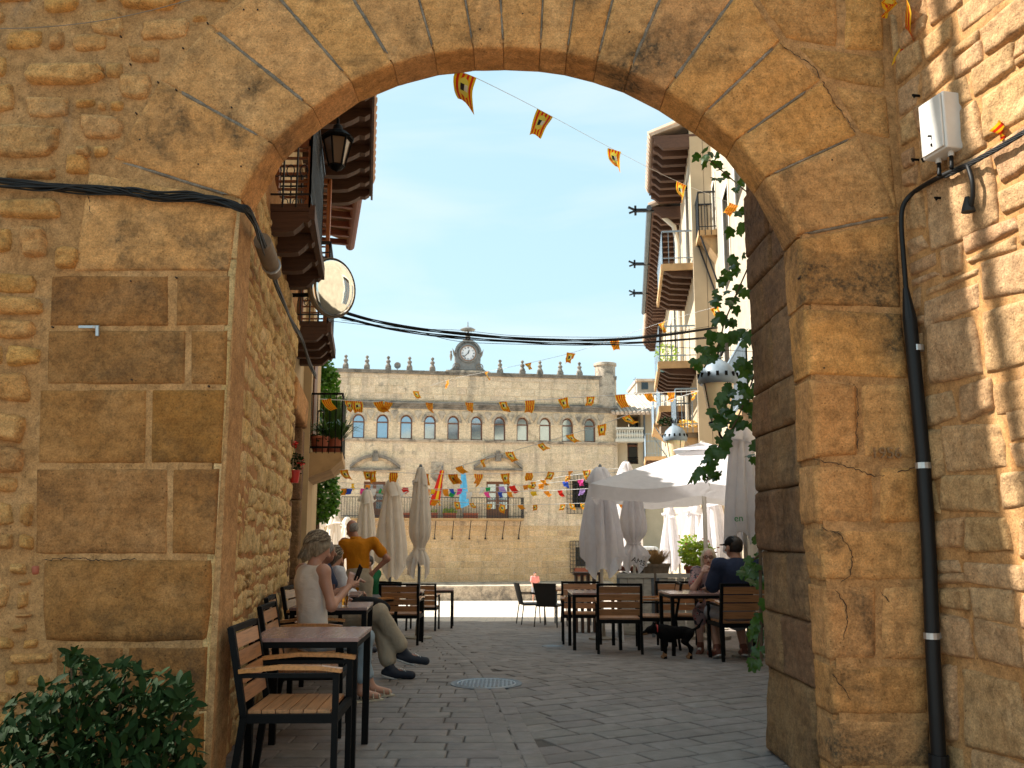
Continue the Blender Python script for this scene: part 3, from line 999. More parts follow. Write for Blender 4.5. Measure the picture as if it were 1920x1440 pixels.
# mortar skin between the stones
def skin(name, parent, o, eu, ev, n, nu, nv, cell, mat, amp=.006, freq=5, keep=None, lump=.0):
    us = np.linspace(0, nu, int(nu / cell) + 1); vs = np.linspace(0, nv, int(nv / cell) + 1)
    U, V_ = np.meshgrid(us, vs)
    o = np.array(list(o), float); eu = np.array(list(eu), float); ev = np.array(list(ev), float); n = np.array(list(n), float)
    Pp = o + U[..., None] * eu + V_[..., None] * ev
    h = amp * fbm(Pp, freq, 5) + lump * np.abs(fbm(Pp + 31, freq * .5, 3))
    Pf = Pp + h[..., None] * n
    i = np.arange(U.size).reshape(U.shape)
    Fc = np.stack([i[:-1, :-1], i[:-1, 1:], i[1:, 1:], i[1:, :-1]], -1).reshape(-1, 4)
    if keep is not None:
        c = Pp.reshape(-1, 3)[Fc].mean(1)
        Fc = Fc[keep(c)]
    return npobj(name, Pf.reshape(-1, 3), Fc, mat, parent)

ix = np.array([p.x for p in INTR]); iz = np.array([p.z for p in INTR])
lx = lambda z: np.interp(z, [P(390, 1500, Y0).z, P(405, 1040, Y0).z, P(452, 374, Y0).z], [P(378, 1500, Y0).x, P(403, 1040, Y0).x, P(452, 374, Y0).x])
rx = lambda z: np.interp(z, [P(1566, 1500, Y0).z, P(1503, 572, Y0).z, P(1492, 443, Y0).z], [P(1566, 1500, Y0).x, P(1503, 572, Y0).x, P(1492, 443, Y0).x])
def solid(c, m=.04):
    x, z = c[:, 0], c[:, 2]
    top = np.interp(x, ix, iz)
    inside = (x > lx(z) - m) & (x < rx(z) + m) & ((z < top + m) | (z < iz[0]))
    return ~inside
skin('mortar', arch, (-4.2, Y0 - .004, -.05), (1, 0, 0), (0, 0, 1), NF, 6.62, 4.75, .028, M['lime_mortar'], keep=solid, lump=.009)
# body of the wall behind the skin
core = MB()
for a, b in zip(INTR, INTR[1:]):
    z0, z1 = a.z + .012, b.z + .012
    V = []
    for y in (Y0 + .006, Y0 + .268):
        V += [(a.x, y, z0), (b.x, y, z1), (b.x, y, 7.1), (a.x, y, 7.1)]
    core.add(V, [(0, 1, 2, 3), (7, 6, 5, 4), (0, 4, 5, 1), (3, 2, 6, 7)])
xl, xr = INTR[0].x, INTR[-1].x
core.box(((-12 + xl - .01) / 2, Y0 + .137, 3.55), (xl - .01 + 12, .262, 7.1))
for (z0, z1) in ((0, 1.2), (1.2, 2.4), (2.4, INTR[-1].z)):
    x0 = max(rx(z0), rx(z1)) + .012
    core.box(((x0 + 3.2) / 2, Y0 + .137, (z0 + z1) / 2), (3.2 - x0, .262, z1 - z0))
for (z0, z1) in ((0, 1.2), (1.2, 2.4), (2.4, INTR[0].z)):
    x1 = min(lx(z0), lx(z1)) - .012
    core.box(((x1 - 2.0) / 2, Y0 + .137, (z0 + z1) / 2), (x1 + 2.0, .258, z1 - z0))
core.box(((xr + .006 + 3.2) / 2, Y0 + .137, (INTR[-1].z + 7.1) / 2), (3.2 - xr, .262, 7.1 - INTR[-1].z))
# unseen beam and post, added to shape the sun patches on the right wall
core.box((-4.6, Y0 + .04, 8.95), (14.8, .05, .5))
for x in (-11.9,): core.box((x, Y0 + .04, 7.35), (.12, .05, 2.7))
core.build('wall_core', M['lime_mortar'], arch)

# deep jamb behind the arch ring on the right
jx0, jx1 = P(1510, 705, Y0).x, None
def jambx(y, z):
    return 1.665 + .0 * y + max(0, (1.0 - z)) * .03
jy0, jy1 = Y0 + .25, 6.22
NJ = Vector((-1, 0, 0))
z = 0.0; row = 0
while z < 5.6:
    h = rng.uniform(.22, .52)
    if z < .02: h = .52
    cuts = [jy0, jy1] if row % 3 == 0 and z < .4 else ([jy0, jy0 + (jy1 - jy0) * rng.uniform(.38, .66), jy1])
    for a, b in zip(cuts, cuts[1:]):
        xx = jambx(a, z) + rng.uniform(-.012, .012)
        q = [(xx - (.03 if z < .3 else 0), b, z), (xx - (.03 if z < .3 else 0), a, z), (xx, a, z + h), (xx, b, z + h)]
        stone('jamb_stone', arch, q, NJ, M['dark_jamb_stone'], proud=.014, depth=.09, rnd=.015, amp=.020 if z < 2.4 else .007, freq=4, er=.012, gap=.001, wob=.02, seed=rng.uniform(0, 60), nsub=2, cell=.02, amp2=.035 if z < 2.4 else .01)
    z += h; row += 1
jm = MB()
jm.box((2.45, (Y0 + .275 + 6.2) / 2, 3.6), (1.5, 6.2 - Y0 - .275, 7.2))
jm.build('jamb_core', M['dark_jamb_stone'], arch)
# far arris of the jamb
for k in range(14):
    z0 = k * .42
    stone('jamb_stone', arch, [(2.4, 6.2, z0), (1.67, 6.2, z0), (1.67, 6.2, z0 + .41), (2.4, 6.2, z0 + .41)], (0, 1, 0), M['dark_jamb_stone'], proud=.02, depth=.05, cell=.08, seed=k)

# ------------------------------------------------------------------ coursed rubble packing
def pack(nu, nv, hr, wr, prng, split=.25, v0=0.0):
    out = []
    v = v0
    while v < nv:
        h = prng.uniform(*hr)
        u = -prng.uniform(0, wr[1])
        while u < nu:
            w = prng.uniform(*wr) * (.75 + h / hr[1] * .5)
            if prng.random() < split:
                s = prng.uniform(.35, .65)
                out.append((u, v, w, h * s)); out.append((u, v + h * s, w, h * (1 - s)))
            else:
                out.append((u, v, w, h))
            u += w
        v += h
    return out

def rubble_wall(root, o, eu, ev, n, nu, nv, hr, wr, mat, seed, gap=.012, jit=.022, name='rubble_stone', keep=None, **k):
    pr = random.Random(seed)
    o = Vector(o); eu = Vector(eu); ev = Vector(ev)
    for (u, v, w, h) in pack(nu, nv, hr, wr, pr, k.pop('split', .25) if 'split' in k else .25):
        if u + w < 0 or v + h > nv + .1: continue
        if keep and not keep(u + w / 2, v + h / 2): continue
        uu = max(u, 0)
        pts = []
        for (a, b) in ((uu, v), (u + w, v), (u + w, v + h), (uu, v + h)):
            pts.append(o + eu * (a + (pr.uniform(-jit, jit) if a > 0 else 0)) + ev * (b + pr.uniform(-jit, jit)))
        kk = dict(proud=.03, depth=.05, rnd=.16, amp=.01, freq=9, er=.02, wob=.08, cell=.02, amp2=.018)
        kk.update(k)
        kk['proud'] *= pr.uniform(.6, 1.3)
        kk['rnd'] *= pr.uniform(.6, 1.8)
        stone(name, root, pts, n, M[mat], gap=gap, seed=pr.uniform(0, 90), **kk)

# right hand wall, running towards the camera
rw_dir = Vector((.235, -1, 0)).normalized()
rw_n = Vector((-rw_dir.y, rw_dir.x, 0)); rw_n = -rw_n if rw_n.x > 0 else rw_n
rw_o = Vector((P(1735, 1000, Y0).x + .015, Y0 - .02, 0))
rwall = empty('rubble_wall', tuple(rw_o), 'sunlit edged rubble wall at the right that carries the black downpipe and white box', 'wall')
rubble_wall(rwall, rw_o, rw_dir, (0, 0, 1), rw_n, 1.25, 4.7, (.16, .42), (.20, .46), 'pale_rubble_stone', 33, gap=.006, proud=.022, amp=.012, rnd=.10, wob=.09, amp2=.020, cell=.014, jit=.03, er=.014)
skin('mortar', rwall, rw_o + rw_dir * -.03, rw_dir, (0, 0, 1), rw_n, 1.6, 4.8, .035, M['lime_mortar'], amp=.010, lump=.022)
cm = MB()
c0 = rw_o - rw_n * .02; c1 = c0 + rw_dir * 3.2
cm.prism([c0, c1, c1 - rw_n * .6, c0 - rw_n * .6], (0, 0, 4.75))
cm.build('wall_core', M['lime_mortar'], rwall)
# ------------------------------------------------------------------ street on the left
LD = Vector((-.157, 1, 0)).normalized()          # direction of the left street wall
LN = Vector((LD.y, -LD.x, 0))                    # its outward normal (+X)
LA = -.84
def lwx(Y, a=LA): return a - .157 * Y
def LP(Y, z, a=LA): return Vector((lwx(Y, a), Y, z))
lwall = empty('street_wall', tuple(LP(Y0, 0)), 'long rubble side wall behind the seated woman, left of the street', 'wall')
L0 = LP(Y0 + .0, 0)
# smooth dressed quoins next to the arch
for c, ys in enumerate([(Y0 + .13, Y0 + .30), (Y0 + .31, Y0 + .62)]):
    z = 0.0
    while z < 3.3:
        h = rng.uniform(.55, .95)
        if z + h > 3.3: h = 3.3 - z + .01
        stone('quoin_stone', lwall, [LP(ys[0], z), LP(ys[1], z), LP(ys[1], z + h), LP(ys[0], z + h)], LN, M['side_rubble_stone'], proud=.022 - .006 * c, depth=.06, rnd=.02, amp=.005, er=.015, gap=.004, cell=.03, seed=rng.uniform(0, 50), amp2=.006)
        z += h
# returns of the pier stones
z = 0
while z < 3.0:
    h = rng.uniform(.32, .5)
    a0 = P(405, 1040, Y0)
    stone('quoin_stone', lwall, [(lx(z) + .0, Y0 + .0, z), (lwx(Y0 + .13) + .005, Y0 + .135, z), (lwx(Y0 + .13) + .005, Y0 + .135, z + h), (lx(z + h), Y0, z + h)], LN, M['side_rubble_stone'], proud=.006, depth=.04, rnd=.02, amp=.004, er=.01, gap=.003, cell=.03, seed=rng.uniform(0, 50))
    z += h
Lw = 10.05 - (Y0 + .64)
rubble_wall(lwall, LP(Y0 + .64, 0), LD, (0, 0, 1), LN, Lw, 3.95, (.10, .24), (.14, .38), 'side_rubble_stone', 5, gap=.003, proud=.016, amp=.016, rnd=.22, wob=.2, cell=.022, amp2=.032, jit=.035,
            keep=lambda u, v: v < 3.95 - u * .05)
skin('mortar', lwall, LP(Y0 + .1, 0), LD, (0, 0, 1), LN, Lw + .5, 4.3, .045, M['lime_mortar'], amp=.014, lump=.024)

# ------------------------------------------------------------------ left houses
h1 = empty('timber_eaved_house', tuple(LP(7, 0)), 'stone house on the left with dark carved eaves and orange wooden shutters', 'house')
WA = -.95
def WP(Y, z, a=WA): return Vector((lwx(Y, a), Y, z))
b = MB()
def vwall(mb, Ya, Yb, z0, z1, a=WA, th=.3, mi=0):
    p = [WP(Ya, z0, a), WP(Yb, z0, a), WP(Yb, z0, a - th), WP(Ya, z0, a - th)]
    mb.prism(p, (0, 0, z1 - z0), mi)
# lower wall: portal opening between Y 10.1 and 11.6
vwall(b, Y0 + .3, 10.1, 0, 3.99, LA - .03)
vwall(b, 10.1, 11.5, 2.75, 3.99, WA)
vwall(b, 11.55, 13.0, -.2, 3.99)
# upper wall with two tall doors
for ya, yb in ((5.4, 7.25), (8.25, 10.75), (11.75, 13.0)):
    vwall(b, ya if ya > 6 else 5.8, yb, 3.99, 6.35)
vwall(b, 7.25, 8.25, 6.1, 6.35); vwall(b, 10.75, 11.75, 6.1, 6.35)
p = [WP(6.9, 0, WA - .32), WP(13.0, 0, WA - .32), WP(13, 0, -8), WP(6.9, 0, -8)]
b.prism(p, (0, 0, 6.3))
b.prism([WP(7.1, 0, -1.75), WP(13.1, 0, -1.75), WP(13.1, 0, -8), WP(7.1, 0, -8)], (0, 0, 9.6))  # unseen set-back storey added to shade the terrace and its parasols
b.prism([(-4.2, Y0 + .28, 0), (-1.80, Y0 + .28, 0), (-1.86, 5.8, 0), (-4.2, 5.8, 0)], (0, 0, 8.6))  # this block and the next: unseen, added to keep sun off the jamb
b.prism([WP(5.8, 0, WA - .32), WP(6.9, 0, WA - .32), WP(6.9, 0, -8), WP(5.8, 0, -8)], (0, 0, 8.6))
b.build('wall', M['render_tan'], h1)
# roof pitched up from the eave
e0, e1 = WP(6.9, 6.46, -.06), WP(13.15, 6.46, -.06)
r0, r1 = WP(6.9, 7.0, -1.7), WP(13.15, 7.0, -1.7)
rf = MB(); rf.prism([e0, e1, r1, r0], (0, 0, .10)); rf.build('roof', M['roof_tile'], h1)
tl = MB()
for k in range(28):
    Y = 6.95 + k * .225
    a_, b_ = WP(Y, 6.60, -.03), WP(Y, 7.2, -1.4)
    tl.tube([a_, b_], .085, 8)
tl.build('tile_rows', M['roof_tile'], h1)
# eave boards and carved rafter ends
eb = MB()
eb.prism([WP(6.9, 6.38, -.06), WP(13.1, 6.38, -.06), WP(13.1, 6.38, WA), WP(6.9, 6.38, WA)], (0, 0, .05)); eb.build('eave_board', M['dark_timber'], h1)
fb = MB(); fb.bar(WP(6.9, 6.40, -.045), WP(13.1, 6.40, -.045), .03, .16); fb.build('fascia', M['dark_timber'], h1)
def corbel_profile(L, h):
    """carved end: outline in (out, z), z down from 0"""
    return [(0, 0), (L, 0), (L, -.35 * h), (L - .06, -.55 * h), (L - .13, -.50 * h), (L - .20, -.72 * h), (L - .30, -.95 * h), (L - .42, -h), (0, -h)]
for k in range(12):
    Y = 7.1 + k * .52
    if Y > 13: break
    m = MB()
    m.prism([WP(Y, 6.375 + zz, WA + oo) for oo, zz in corbel_profile(.87, .20)], LD * .13)
    m.build('rafter', M['dark_timber'], h1)
# lime bundle pipe and gutter house beyond
def balcony(root, Ya, Yb, z, a_out, a_in=WA, frame=M['dark_timber'], bars=True, step=.45, iron='wrought_iron', slabm=None, lp=WP):
    s = MB(); s.prism([lp(Ya, z, a_in), lp(Yb, z, a_in), lp(Yb, z, a_out), lp(Ya, z, a_out)], (0, 0, .06)); s.build('balcony_floor', slabm or frame, root)
    f = MB(); f.bar(lp(Ya, z - .01, a_out), lp(Yb, z - .01, a_out), .05, .12); f.build('balcony_fascia', frame, root)
    n = max(2, int((Yb - Ya) / step) + 1)
    L = a_out - a_in
    for i in range(n):
        Y = Ya + (Yb - Ya - .12) * i / (n - 1)
        m = MB(); m.prism([lp(Y, z - .005 + zz, a_in + oo * L / .95) for oo, zz in corbel_profile(.95, .17)], LD * .12)
        m.build('balcony_beam', frame, root)
    r = MB()
    zt = z + 1.02
    pts = [lp(Ya, 0, a_in), lp(Ya, 0, a_out - .02), lp(Yb, 0, a_out - .02), lp(Yb, 0, a_in)]
    for zz, w in ((zt, .035), (zt - .12, .014), (z + .14, .014)):
        for p0, p1 in zip(pts, pts[1:]):
            r.bar(p0 + Vector((0, 0, zz)), p1 + Vector((0, 0, zz)), w, w)
    for p0, p1 in zip(pts, pts[1:]):
        L_ = (p1 - p0).length; nn = max(2, int(L_ / .105))
        for i in range(nn + 1):
            q = p0.lerp(p1, i / nn)
            r.bar(q + Vector((0, 0, z + .03)), q + Vector((0, 0, zt)), .013, .013)
            if i < nn:
                c = p0.lerp(p1, (i + .5) / nn)
                for cz in (z + .34, z + .72):
                    ring = [c + Vector((0, 0, cz)) + (p1 - p0).normalized() * (.032 * math.cos(t)) + Vector((0, 0, .05 * math.sin(t))) for t in [k * math.pi / 4 for k in range(9)]]
                    r.tube(ring, .005, 4, cap=False)
    r.build('railing', M[iron], root)
balcony(h1, 7.0, 8.75, 3.92, -.50)
balcony(h1, 10.55, 12.2, 3.80, -.50)
def shutters(root, Ya, Yb, z0, z1, lp=WP, a=WA, mat='shutter_wood', open_=True):
    d = MB(); d.prism([lp(Ya, z0, a - .12), lp(Yb, z0, a - .12), lp(Yb, z0, a - .18), lp(Ya, z0, a - .18)], (0, 0, z1 - z0)); dd = d.build('door', M[mat], root)
    g = MB()
    for i in range(3):
        for j in range(2):
            ya = Ya + .08 + j * (Yb - Ya) / 2; yb = ya + (Yb - Ya) / 2 - .16
            za = z0 + .15 + i * (z1 - z0 - .1) / 3; zb = za + (z1 - z0) / 3 - .18
            g.prism([lp(ya, za, a - .115), lp(yb, za, a - .115), lp(yb, za, a - .125), lp(ya, za, a - .125)], (0, 0, zb - za))
    g.build('door_pane', M['pane'], root)
    if open_:
        for Y in (Yb,):
            w = .34
            s = MB()
            s.bar(lp(Y, z0, a + .02), lp(Y, z1, a + .02), .05, .05); s.bar(lp(Y, z0, a + w), lp(Y, z1, a + w), .05, .05)
            for zz in (z0 + .03, (z0 + z1) / 2, z1 - .03): s.bar(lp(Y, zz, a + .02), lp(Y, zz, a + w), .05, .07)
            n = 26
            for i in range(n):
                zz = z0 + .06 + (z1 - z0 - .1) * i / n
                s.bar(lp(Y, zz, a + .04), lp(Y, zz, a + w - .03), .045, .012)
            s.build('shutter', M[mat], root)
shutters(h1, 7.25, 8.25, 3.99, 6.1)
shutters(h1, 10.75, 11.75, 3.87, 6.1)
# portal with cut stone surround
for i, (ya, yb, z0, z1) in enumerate([(9.95, 10.2, 0, .9), (9.95, 10.2, .9, 1.75), (9.95, 10.2, 1.75, 2.7), (11.35, 11.75, 0, .85), (11.35, 11.75, .85, 1.8), (11.35, 11.75, 1.8, 2.7)]):
    stone('door_stone', h1, [WP(ya, z0, WA + .10), WP(yb, z0, WA + .10), WP(yb, z1, WA + .10), WP(ya, z1, WA + .10)], LN, M['dark_jamb_stone'], proud=.03, depth=.35, rnd=.02, gap=.004, cell=.06, er=.02, nsub=3, seed=i * 3.3)
stone('door_stone', h1, [WP(9.9, 2.72, WA + .13), WP(11.8, 2.72, WA + .13), WP(11.8, 3.1, WA + .13), WP(9.9, 3.1, WA + .13)], LN, M['ashlar_stone'], proud=.03, depth=.4, rnd=.02, gap=.004, cell=.06, er=.02, nsub=2, seed=8)
d = MB(); d.prism([WP(10.15, 0, WA - .25), WP(11.4, 0, WA - .25), WP(11.4, 0, WA - .3), WP(10.15, 0, WA - .3)], (0, 0, 2.7)); d.build('door', M['red_timber'], h1)
# white painted pipe bracket strip under the cables
# second house with tiled eave and round gutter, turned a little
h2 = empty('tiled_eave_house', (-3.2, 14.5, -.2), 'lower stone house beyond, with red tiled eave and brown gutter', 'house')
A2 = P(672, 356, 14.0); B2 = Vector((-3.1, 16.9, A2.z))
gt = MB(); gt.tube([A2, B2], .085, 12); gt.build('gutter', M['render_tan'], h2).data.materials[0] = M['red_timber']
D2 = (B2 - A2).normalized(); N2 = Vector((D2.y, -D2.x, 0))
w2 = MB()
q0 = A2 - N2 * .62 - D2 * .9; q1 = B2 - N2 * .62
w2.prism([Vector((q0.x, q0.y, -.5)), Vector((q1.x, q1.y, -.5)), Vector((q1.x, q1.y, -.5)) - N2 * 4, Vector((q0.x, q0.y, -.5)) - N2 * 4], (0, 0, A2.z + .38))
w2.build('wall', M['render_tan'], h2)
rr = MB()
u0 = A2 - D2 * .9 + Vector((0, 0, .06)); u1 = B2 + Vector((0, 0, .06))
rr.prism([u0, u1, u1 - N2 * 3.5 + Vector((0, 0, 1.2)), u0 - N2 * 3.5 + Vector((0, 0, 1.2))], (0, 0, .05)); rr.build('roof', M['roof_tile'], h2)
for k in range(16):
    c = u0 + D2 * (.12 + k * .23)
    m = MB(); m.tube([c + N2 * .05 + Vector((0, 0, .01)), c - N2 * .62 + Vector((0, 0, .2))], .085, 8)
    m.build('roof_tile', M['roof_tile'], h2)
for k in range(8):
    c = A2 - D2 * .8 + D2 * k * .5
    m = MB(); m.bar(c + Vector((0, 0, -.02)), c - N2 * .62 + Vector((0, 0, -.0)), .08, .1); m.build('rafter', M['red_timber'], h2)
# stone slab balcony with pots, further along the street
h3 = empty('balcony_house', tuple(WP(15, -.3)), 'shaded house front behind the stone balcony full of pots', 'house')
b = MB(); vwall(b, 13.02, 18.4, -.6, 5.35, WA - .05, .3); b.prism([WP(13.1, -.6, WA - .4), WP(18.3, -.6, WA - .4), WP(18.3, -.6, -8), WP(13.1, -.6, -8)], (0, 0, 5.9)); b.prism([WP(15.5, -.6, -1.55), WP(18.4, -.6, -1.55), WP(18.4, -.6, -8), WP(15.5, -.6, -8)], (0, 0, 10.6)); b.build('wall', M['render_tan'], h3)  # last prism: unseen tall mass added to shade the open parasol
d = MB(); d.prism([WP(15.9, 2.9, WA - .04), WP(16.8, 2.9, WA - .04), WP(16.8, 2.9, WA - .02), WP(15.9, 2.9, WA - .02)], (0, 0, 2.1)); d.build('door', M['window_wood'], h3)
sl = MB()
zb = P(640, 868, 15.6).z
sl.prism([WP(14.9, zb, WA - .05), WP(17.0, zb, WA - .05), WP(17.0, zb, -.42), WP(14.9, zb, -.42)], (0, 0, .12))
sl.prism([WP(14.9, zb, WA - .05), WP(14.9, zb, -.42), WP(14.9, zb - .16, -.6), WP(14.9, zb - .3, WA - .05)], LD * 2.1)
sl.build('balcony_slab', M['slab_stone'], h3)
r = MB()
pts = [WP(14.9, 0, WA), WP(14.9, 0, -.44), WP(17.0, 0, -.44), WP(17.0, 0, WA)]
for zz in (zb + 1.08, zb + .2):
    for p0, p1 in zip(pts, pts[1:]): r.bar(p0 + Vector((0, 0, zz)), p1 + Vector((0, 0, zz)), .03, .03)
for p0, p1 in zip(pts, pts[1:]):
    nn = int((p1 - p0).length / .1)
    for i in range(nn + 1):
        q = p0.lerp(p1, i / nn); r.bar(q + Vector((0, 0, zb + .1)), q + Vector((0, 0, zb + 1.08)), .013, .013)
r.build('railing', M['black_metal'], h3)
# row beyond the tree keeps the square in shade
h4 = empty('shaded_terrace_house', (-5.5, 22, -.6), 'plain stone house end standing behind the green tree', 'house')
b = MB(); b.box((-8.4, 22.0, 3.6), (5.0, 7.4, 9.8)); b.build('wall', M['render_tan'], h4)
rf = MB(); rf.prism([(-5.7, 18.2, 8.6), (-5.7, 25.9, 8.6), (-8.2, 25.9, 9.6), (-8.2, 18.2, 9.6)], (0, 0, .12)); rf.build('roof', M['roof_tile'], h4)

# ------------------------------------------------------------------ right houses
def rfx(Y): return 4.66 + .1275 * (Y - 20)
RD = Vector((.1275, 1, 0)).normalized(); RN = Vector((-RD.y, RD.x, 0))
def RP(Y, z, o=0.0): return Vector((rfx(Y) - (.5 if Y > 20.81 else 0), Y, z)) + RN * o
def rwallseg(mb, Ya, Yb, z0, z1, th=.3, o=0.0):
    mb.prism([RP(Ya, z0, o), RP(Ya, z0, o - th), RP(Yb, z0, o - th), RP(Yb, z0, o)], (0, 0, z1 - z0))
def r_house(name, Ya, Yb, z1, label, mat, opens, eave=None):
    root = empty(name, tuple(RP(Ya, zg(Ya))), label, 'house')
    b = MB()
    ys = sorted(set([Ya, Yb] + [y for o_ in opens for y in o_[:2]]))
    for a_, b_ in zip(ys, ys[1:]):
        m = (a_ + b_) / 2
        os_ = sorted([o_ for o_ in opens if o_[0] <= m <= o_[1]], key=lambda o_: o_[2])
        z = -3.0
        for o_ in os_:
            if o_[2] > z: rwallseg(b, a_, b_, z, o_[2])
            z = o_[3]
        rwallseg(b, a_, b_, z, z1)
    b.prism([RP(Ya, -3, -.55), RP(Ya, -3, -7), RP(Yb, -3, -7), RP(Yb, -3, -.55)], (0, 0, z1 + 3))
    b.prism([RP(Ya, -3, -.31), RP(Ya, -3, -.56), RP(Ya + .02, -3, -.56), RP(Ya + .02, -3, -.31)], (0, 0, z1 + 3))
    b.build('wall', M[mat], root)
    for (ya, yb, z0, z_1, kind) in opens:
        f = MB()
        for yy in (ya, yb - .07): f.prism([RP(yy, z0, -.14), RP(yy, z0, -.22), RP(yy + .07, z0, -.22), RP(yy + .07, z0, -.14)], (0, 0, z_1 - z0))
        f.prism([RP(ya, z_1 - .07, -.14), RP(ya, z_1 - .07, -.22), RP(yb, z_1 - .07, -.22), RP(yb, z_1 - .07, -.14)], (0, 0, .07))
        m_ = (ya + yb) / 2
        f.prism([RP(m_ - .03, z0, -.14), RP(m_ - .03, z0, -.2), RP(m_ + .03, z0, -.2), RP(m_ + .03, z0, -.14)], (0, 0, z_1 - z0))
        w = f.build('window' if kind == 'w' else 'door', M['window_wood'], root)
        g = MB(); g.prism([RP(ya, z0, -.19), RP(ya, z0, -.21), RP(yb, z0, -.21), RP(yb, z0, -.19)], (0, 0, z_1 - z0)); g.build('pane', M['pane'], w)
        s = MB()
        for yy0, yy1, za, zc in ((ya - .12, ya, z0, z_1), (yb, yb + .12, z0, z_1), (ya - .12, yb + .12, z_1, z_1 + .14)):
            s.prism([RP(yy0, za, .02), RP(yy0, za, -.05), RP(yy1, za, -.05), RP(yy1, za, .02)], (0, 0, zc - za))
        s.build('window_surround', M['white_plaster'], root)
    if eave:
        ya, yb, z, out, ns = eave
        e = MB(); e.prism([RP(ya, z, out), RP(ya, z + .0, -.3), RP(yb, z, -.3), RP(yb, z, out)], (0, 0, .06)); e.build('eave_board', M['eave_timber'], root)
        for i in range(ns):
            Y = ya + (yb - ya - .16) * i / (ns - 1)
            m = MB(); m.prism([RP(Y, z - .004, 0), RP(Y, z - .004, out - .05), RP(Y, z - .10, out - .05), RP(Y, z - .14, out - .14), RP(Y, z - .26, out - .26), RP(Y, z - .26, 0)], RD * .16)
            m.build('rafter', M['eave_timber'], root)
        r = MB(); r.prism([RP(ya, z + .065, out + .03), RP(ya, z + 1.9, -4.5), RP(yb, z + 1.9, -4.5), RP(yb, z + .065, out + .03)], (0, 0, .07)); r.build('roof', M['pale_roof_tile'], root)
        n = int((yb - ya) / .25)
        for i in range(n):
            Y = ya + .12 + i * .25
            m = MB(); m.tube([RP(Y, z + .14, out + .08), RP(Y, z + .5, out - .85)], .10, 8); m.build('roof_tile', M['pale_roof_tile'], root)
    return root
def pipe(root, name, pts, r, mat, n=8):
    m = MB(); m.tube(pts, r, n); return shade_auto(m.build(name, M[mat], root))

zA = P(1223, 262, 21.0).z
ra = r_house('sunlit_house', 7.0, 20.8, 12.2, 'tall sunlit plaster house nearest on the right, with the small stone balcony', 'render_pale',
             [(20.05, 20.65, P(1330, 440, 20).z + .15, P(1330, 335, 20).z, 'd'), (17.6, 18.6, 6.4, 8.4, 'w'), (18.3, 19.3, 3.4, 5.5, 'd'), (12.4, 13.5, 3.6, 5.7, 'd'), (12.4, 13.5, 7.2, 9.3, 'd'), (15.4, 16.4, 7.4, 9.3, 'w'), (14.2, 15.3, -.2, 2.1, 'd'), (10.2, 11.2, 3.6, 5.6, 'd')])
rb = r_house('deep_eaved_house', 20.82, 24.6, zA + .3, 'house on the right under the topmost dark timber eave', 'render_cream',
             [(21.5, 22.6, 8.0, 10.2, 'd'), (22.9, 23.9, 3.2, 5.5, 'd'), (22.0, 23.0, -.9, 1.3, 'd')], (20.815, 24.6, zA, .88, 8))
zC = P(1222, 390, 24.7).z
rc = r_house('long_gutter_house', 24.62, 37.0, zC + .3, 'house on the right with long gutter and timber balcony, below the topmost eave', 'render_cream',
             [(25.2, 26.2, 3.3, 5.4, 'd'), (28.6, 29.8, 6.9, 9.0, 'd'), (31.5, 32.6, 6.9, 8.9, 'd'), (35, 36, 6.9, 8.9, 'w'), (29, 30.2, 3.4, 5.5, 'd'), (33, 34.2, 3.4, 5.4, 'd'), (30, 31.5, -1.2, 1.4, 'd')], (24.7, 37.0, zC, .80, 24))
zD = P(1216, 582, 37.2).z
rd = r_house('far_eaved_house', 37.02, 44.5, zD + .3, 'farthest house of the right hand row, lowest timber eave', 'render_cream',
             [(39, 40.2, 5.2, 7.2, 'd'), (39, 40.2, 1.6, 3.8, 'd')], (37.1, 44.5, zD, .72, 13))
# gutters and arms
pipe(rc, 'gutter', [RP(24.7, zC + .06, .88), RP(37, zC + .02, .88)], .08, 'grey_iron')
pipe(rb, 'downpipe', [RP(24.8, zC - .1, .6), RP(24.8, zC - .5, .2), RP(24.8, zC - 1.0, .12), RP(24.8, zC - 4.6, .12)], .07, 'white_plaster')
for Y in (24.8, 30.0, 33.8):
    m = MB(); p0 = RP(Y, zC + .0, .7); p1 = RP(Y, zC + .02, 1.25)
    m.bar(p0, p1, .09, .09); m.bar(p1 + Vector((-.02, 0, -.14)), p1 + Vector((-.02, 0, .14)), .06, .06); m.bar(p1, p1 + Vector((-.22, 0, .10)), .06, .05); m.bar(p1, p1 + Vector((-.2, 0, -.08)), .05, .05)
    m.build('spout_bracket', M['wrought_iron'], rc)
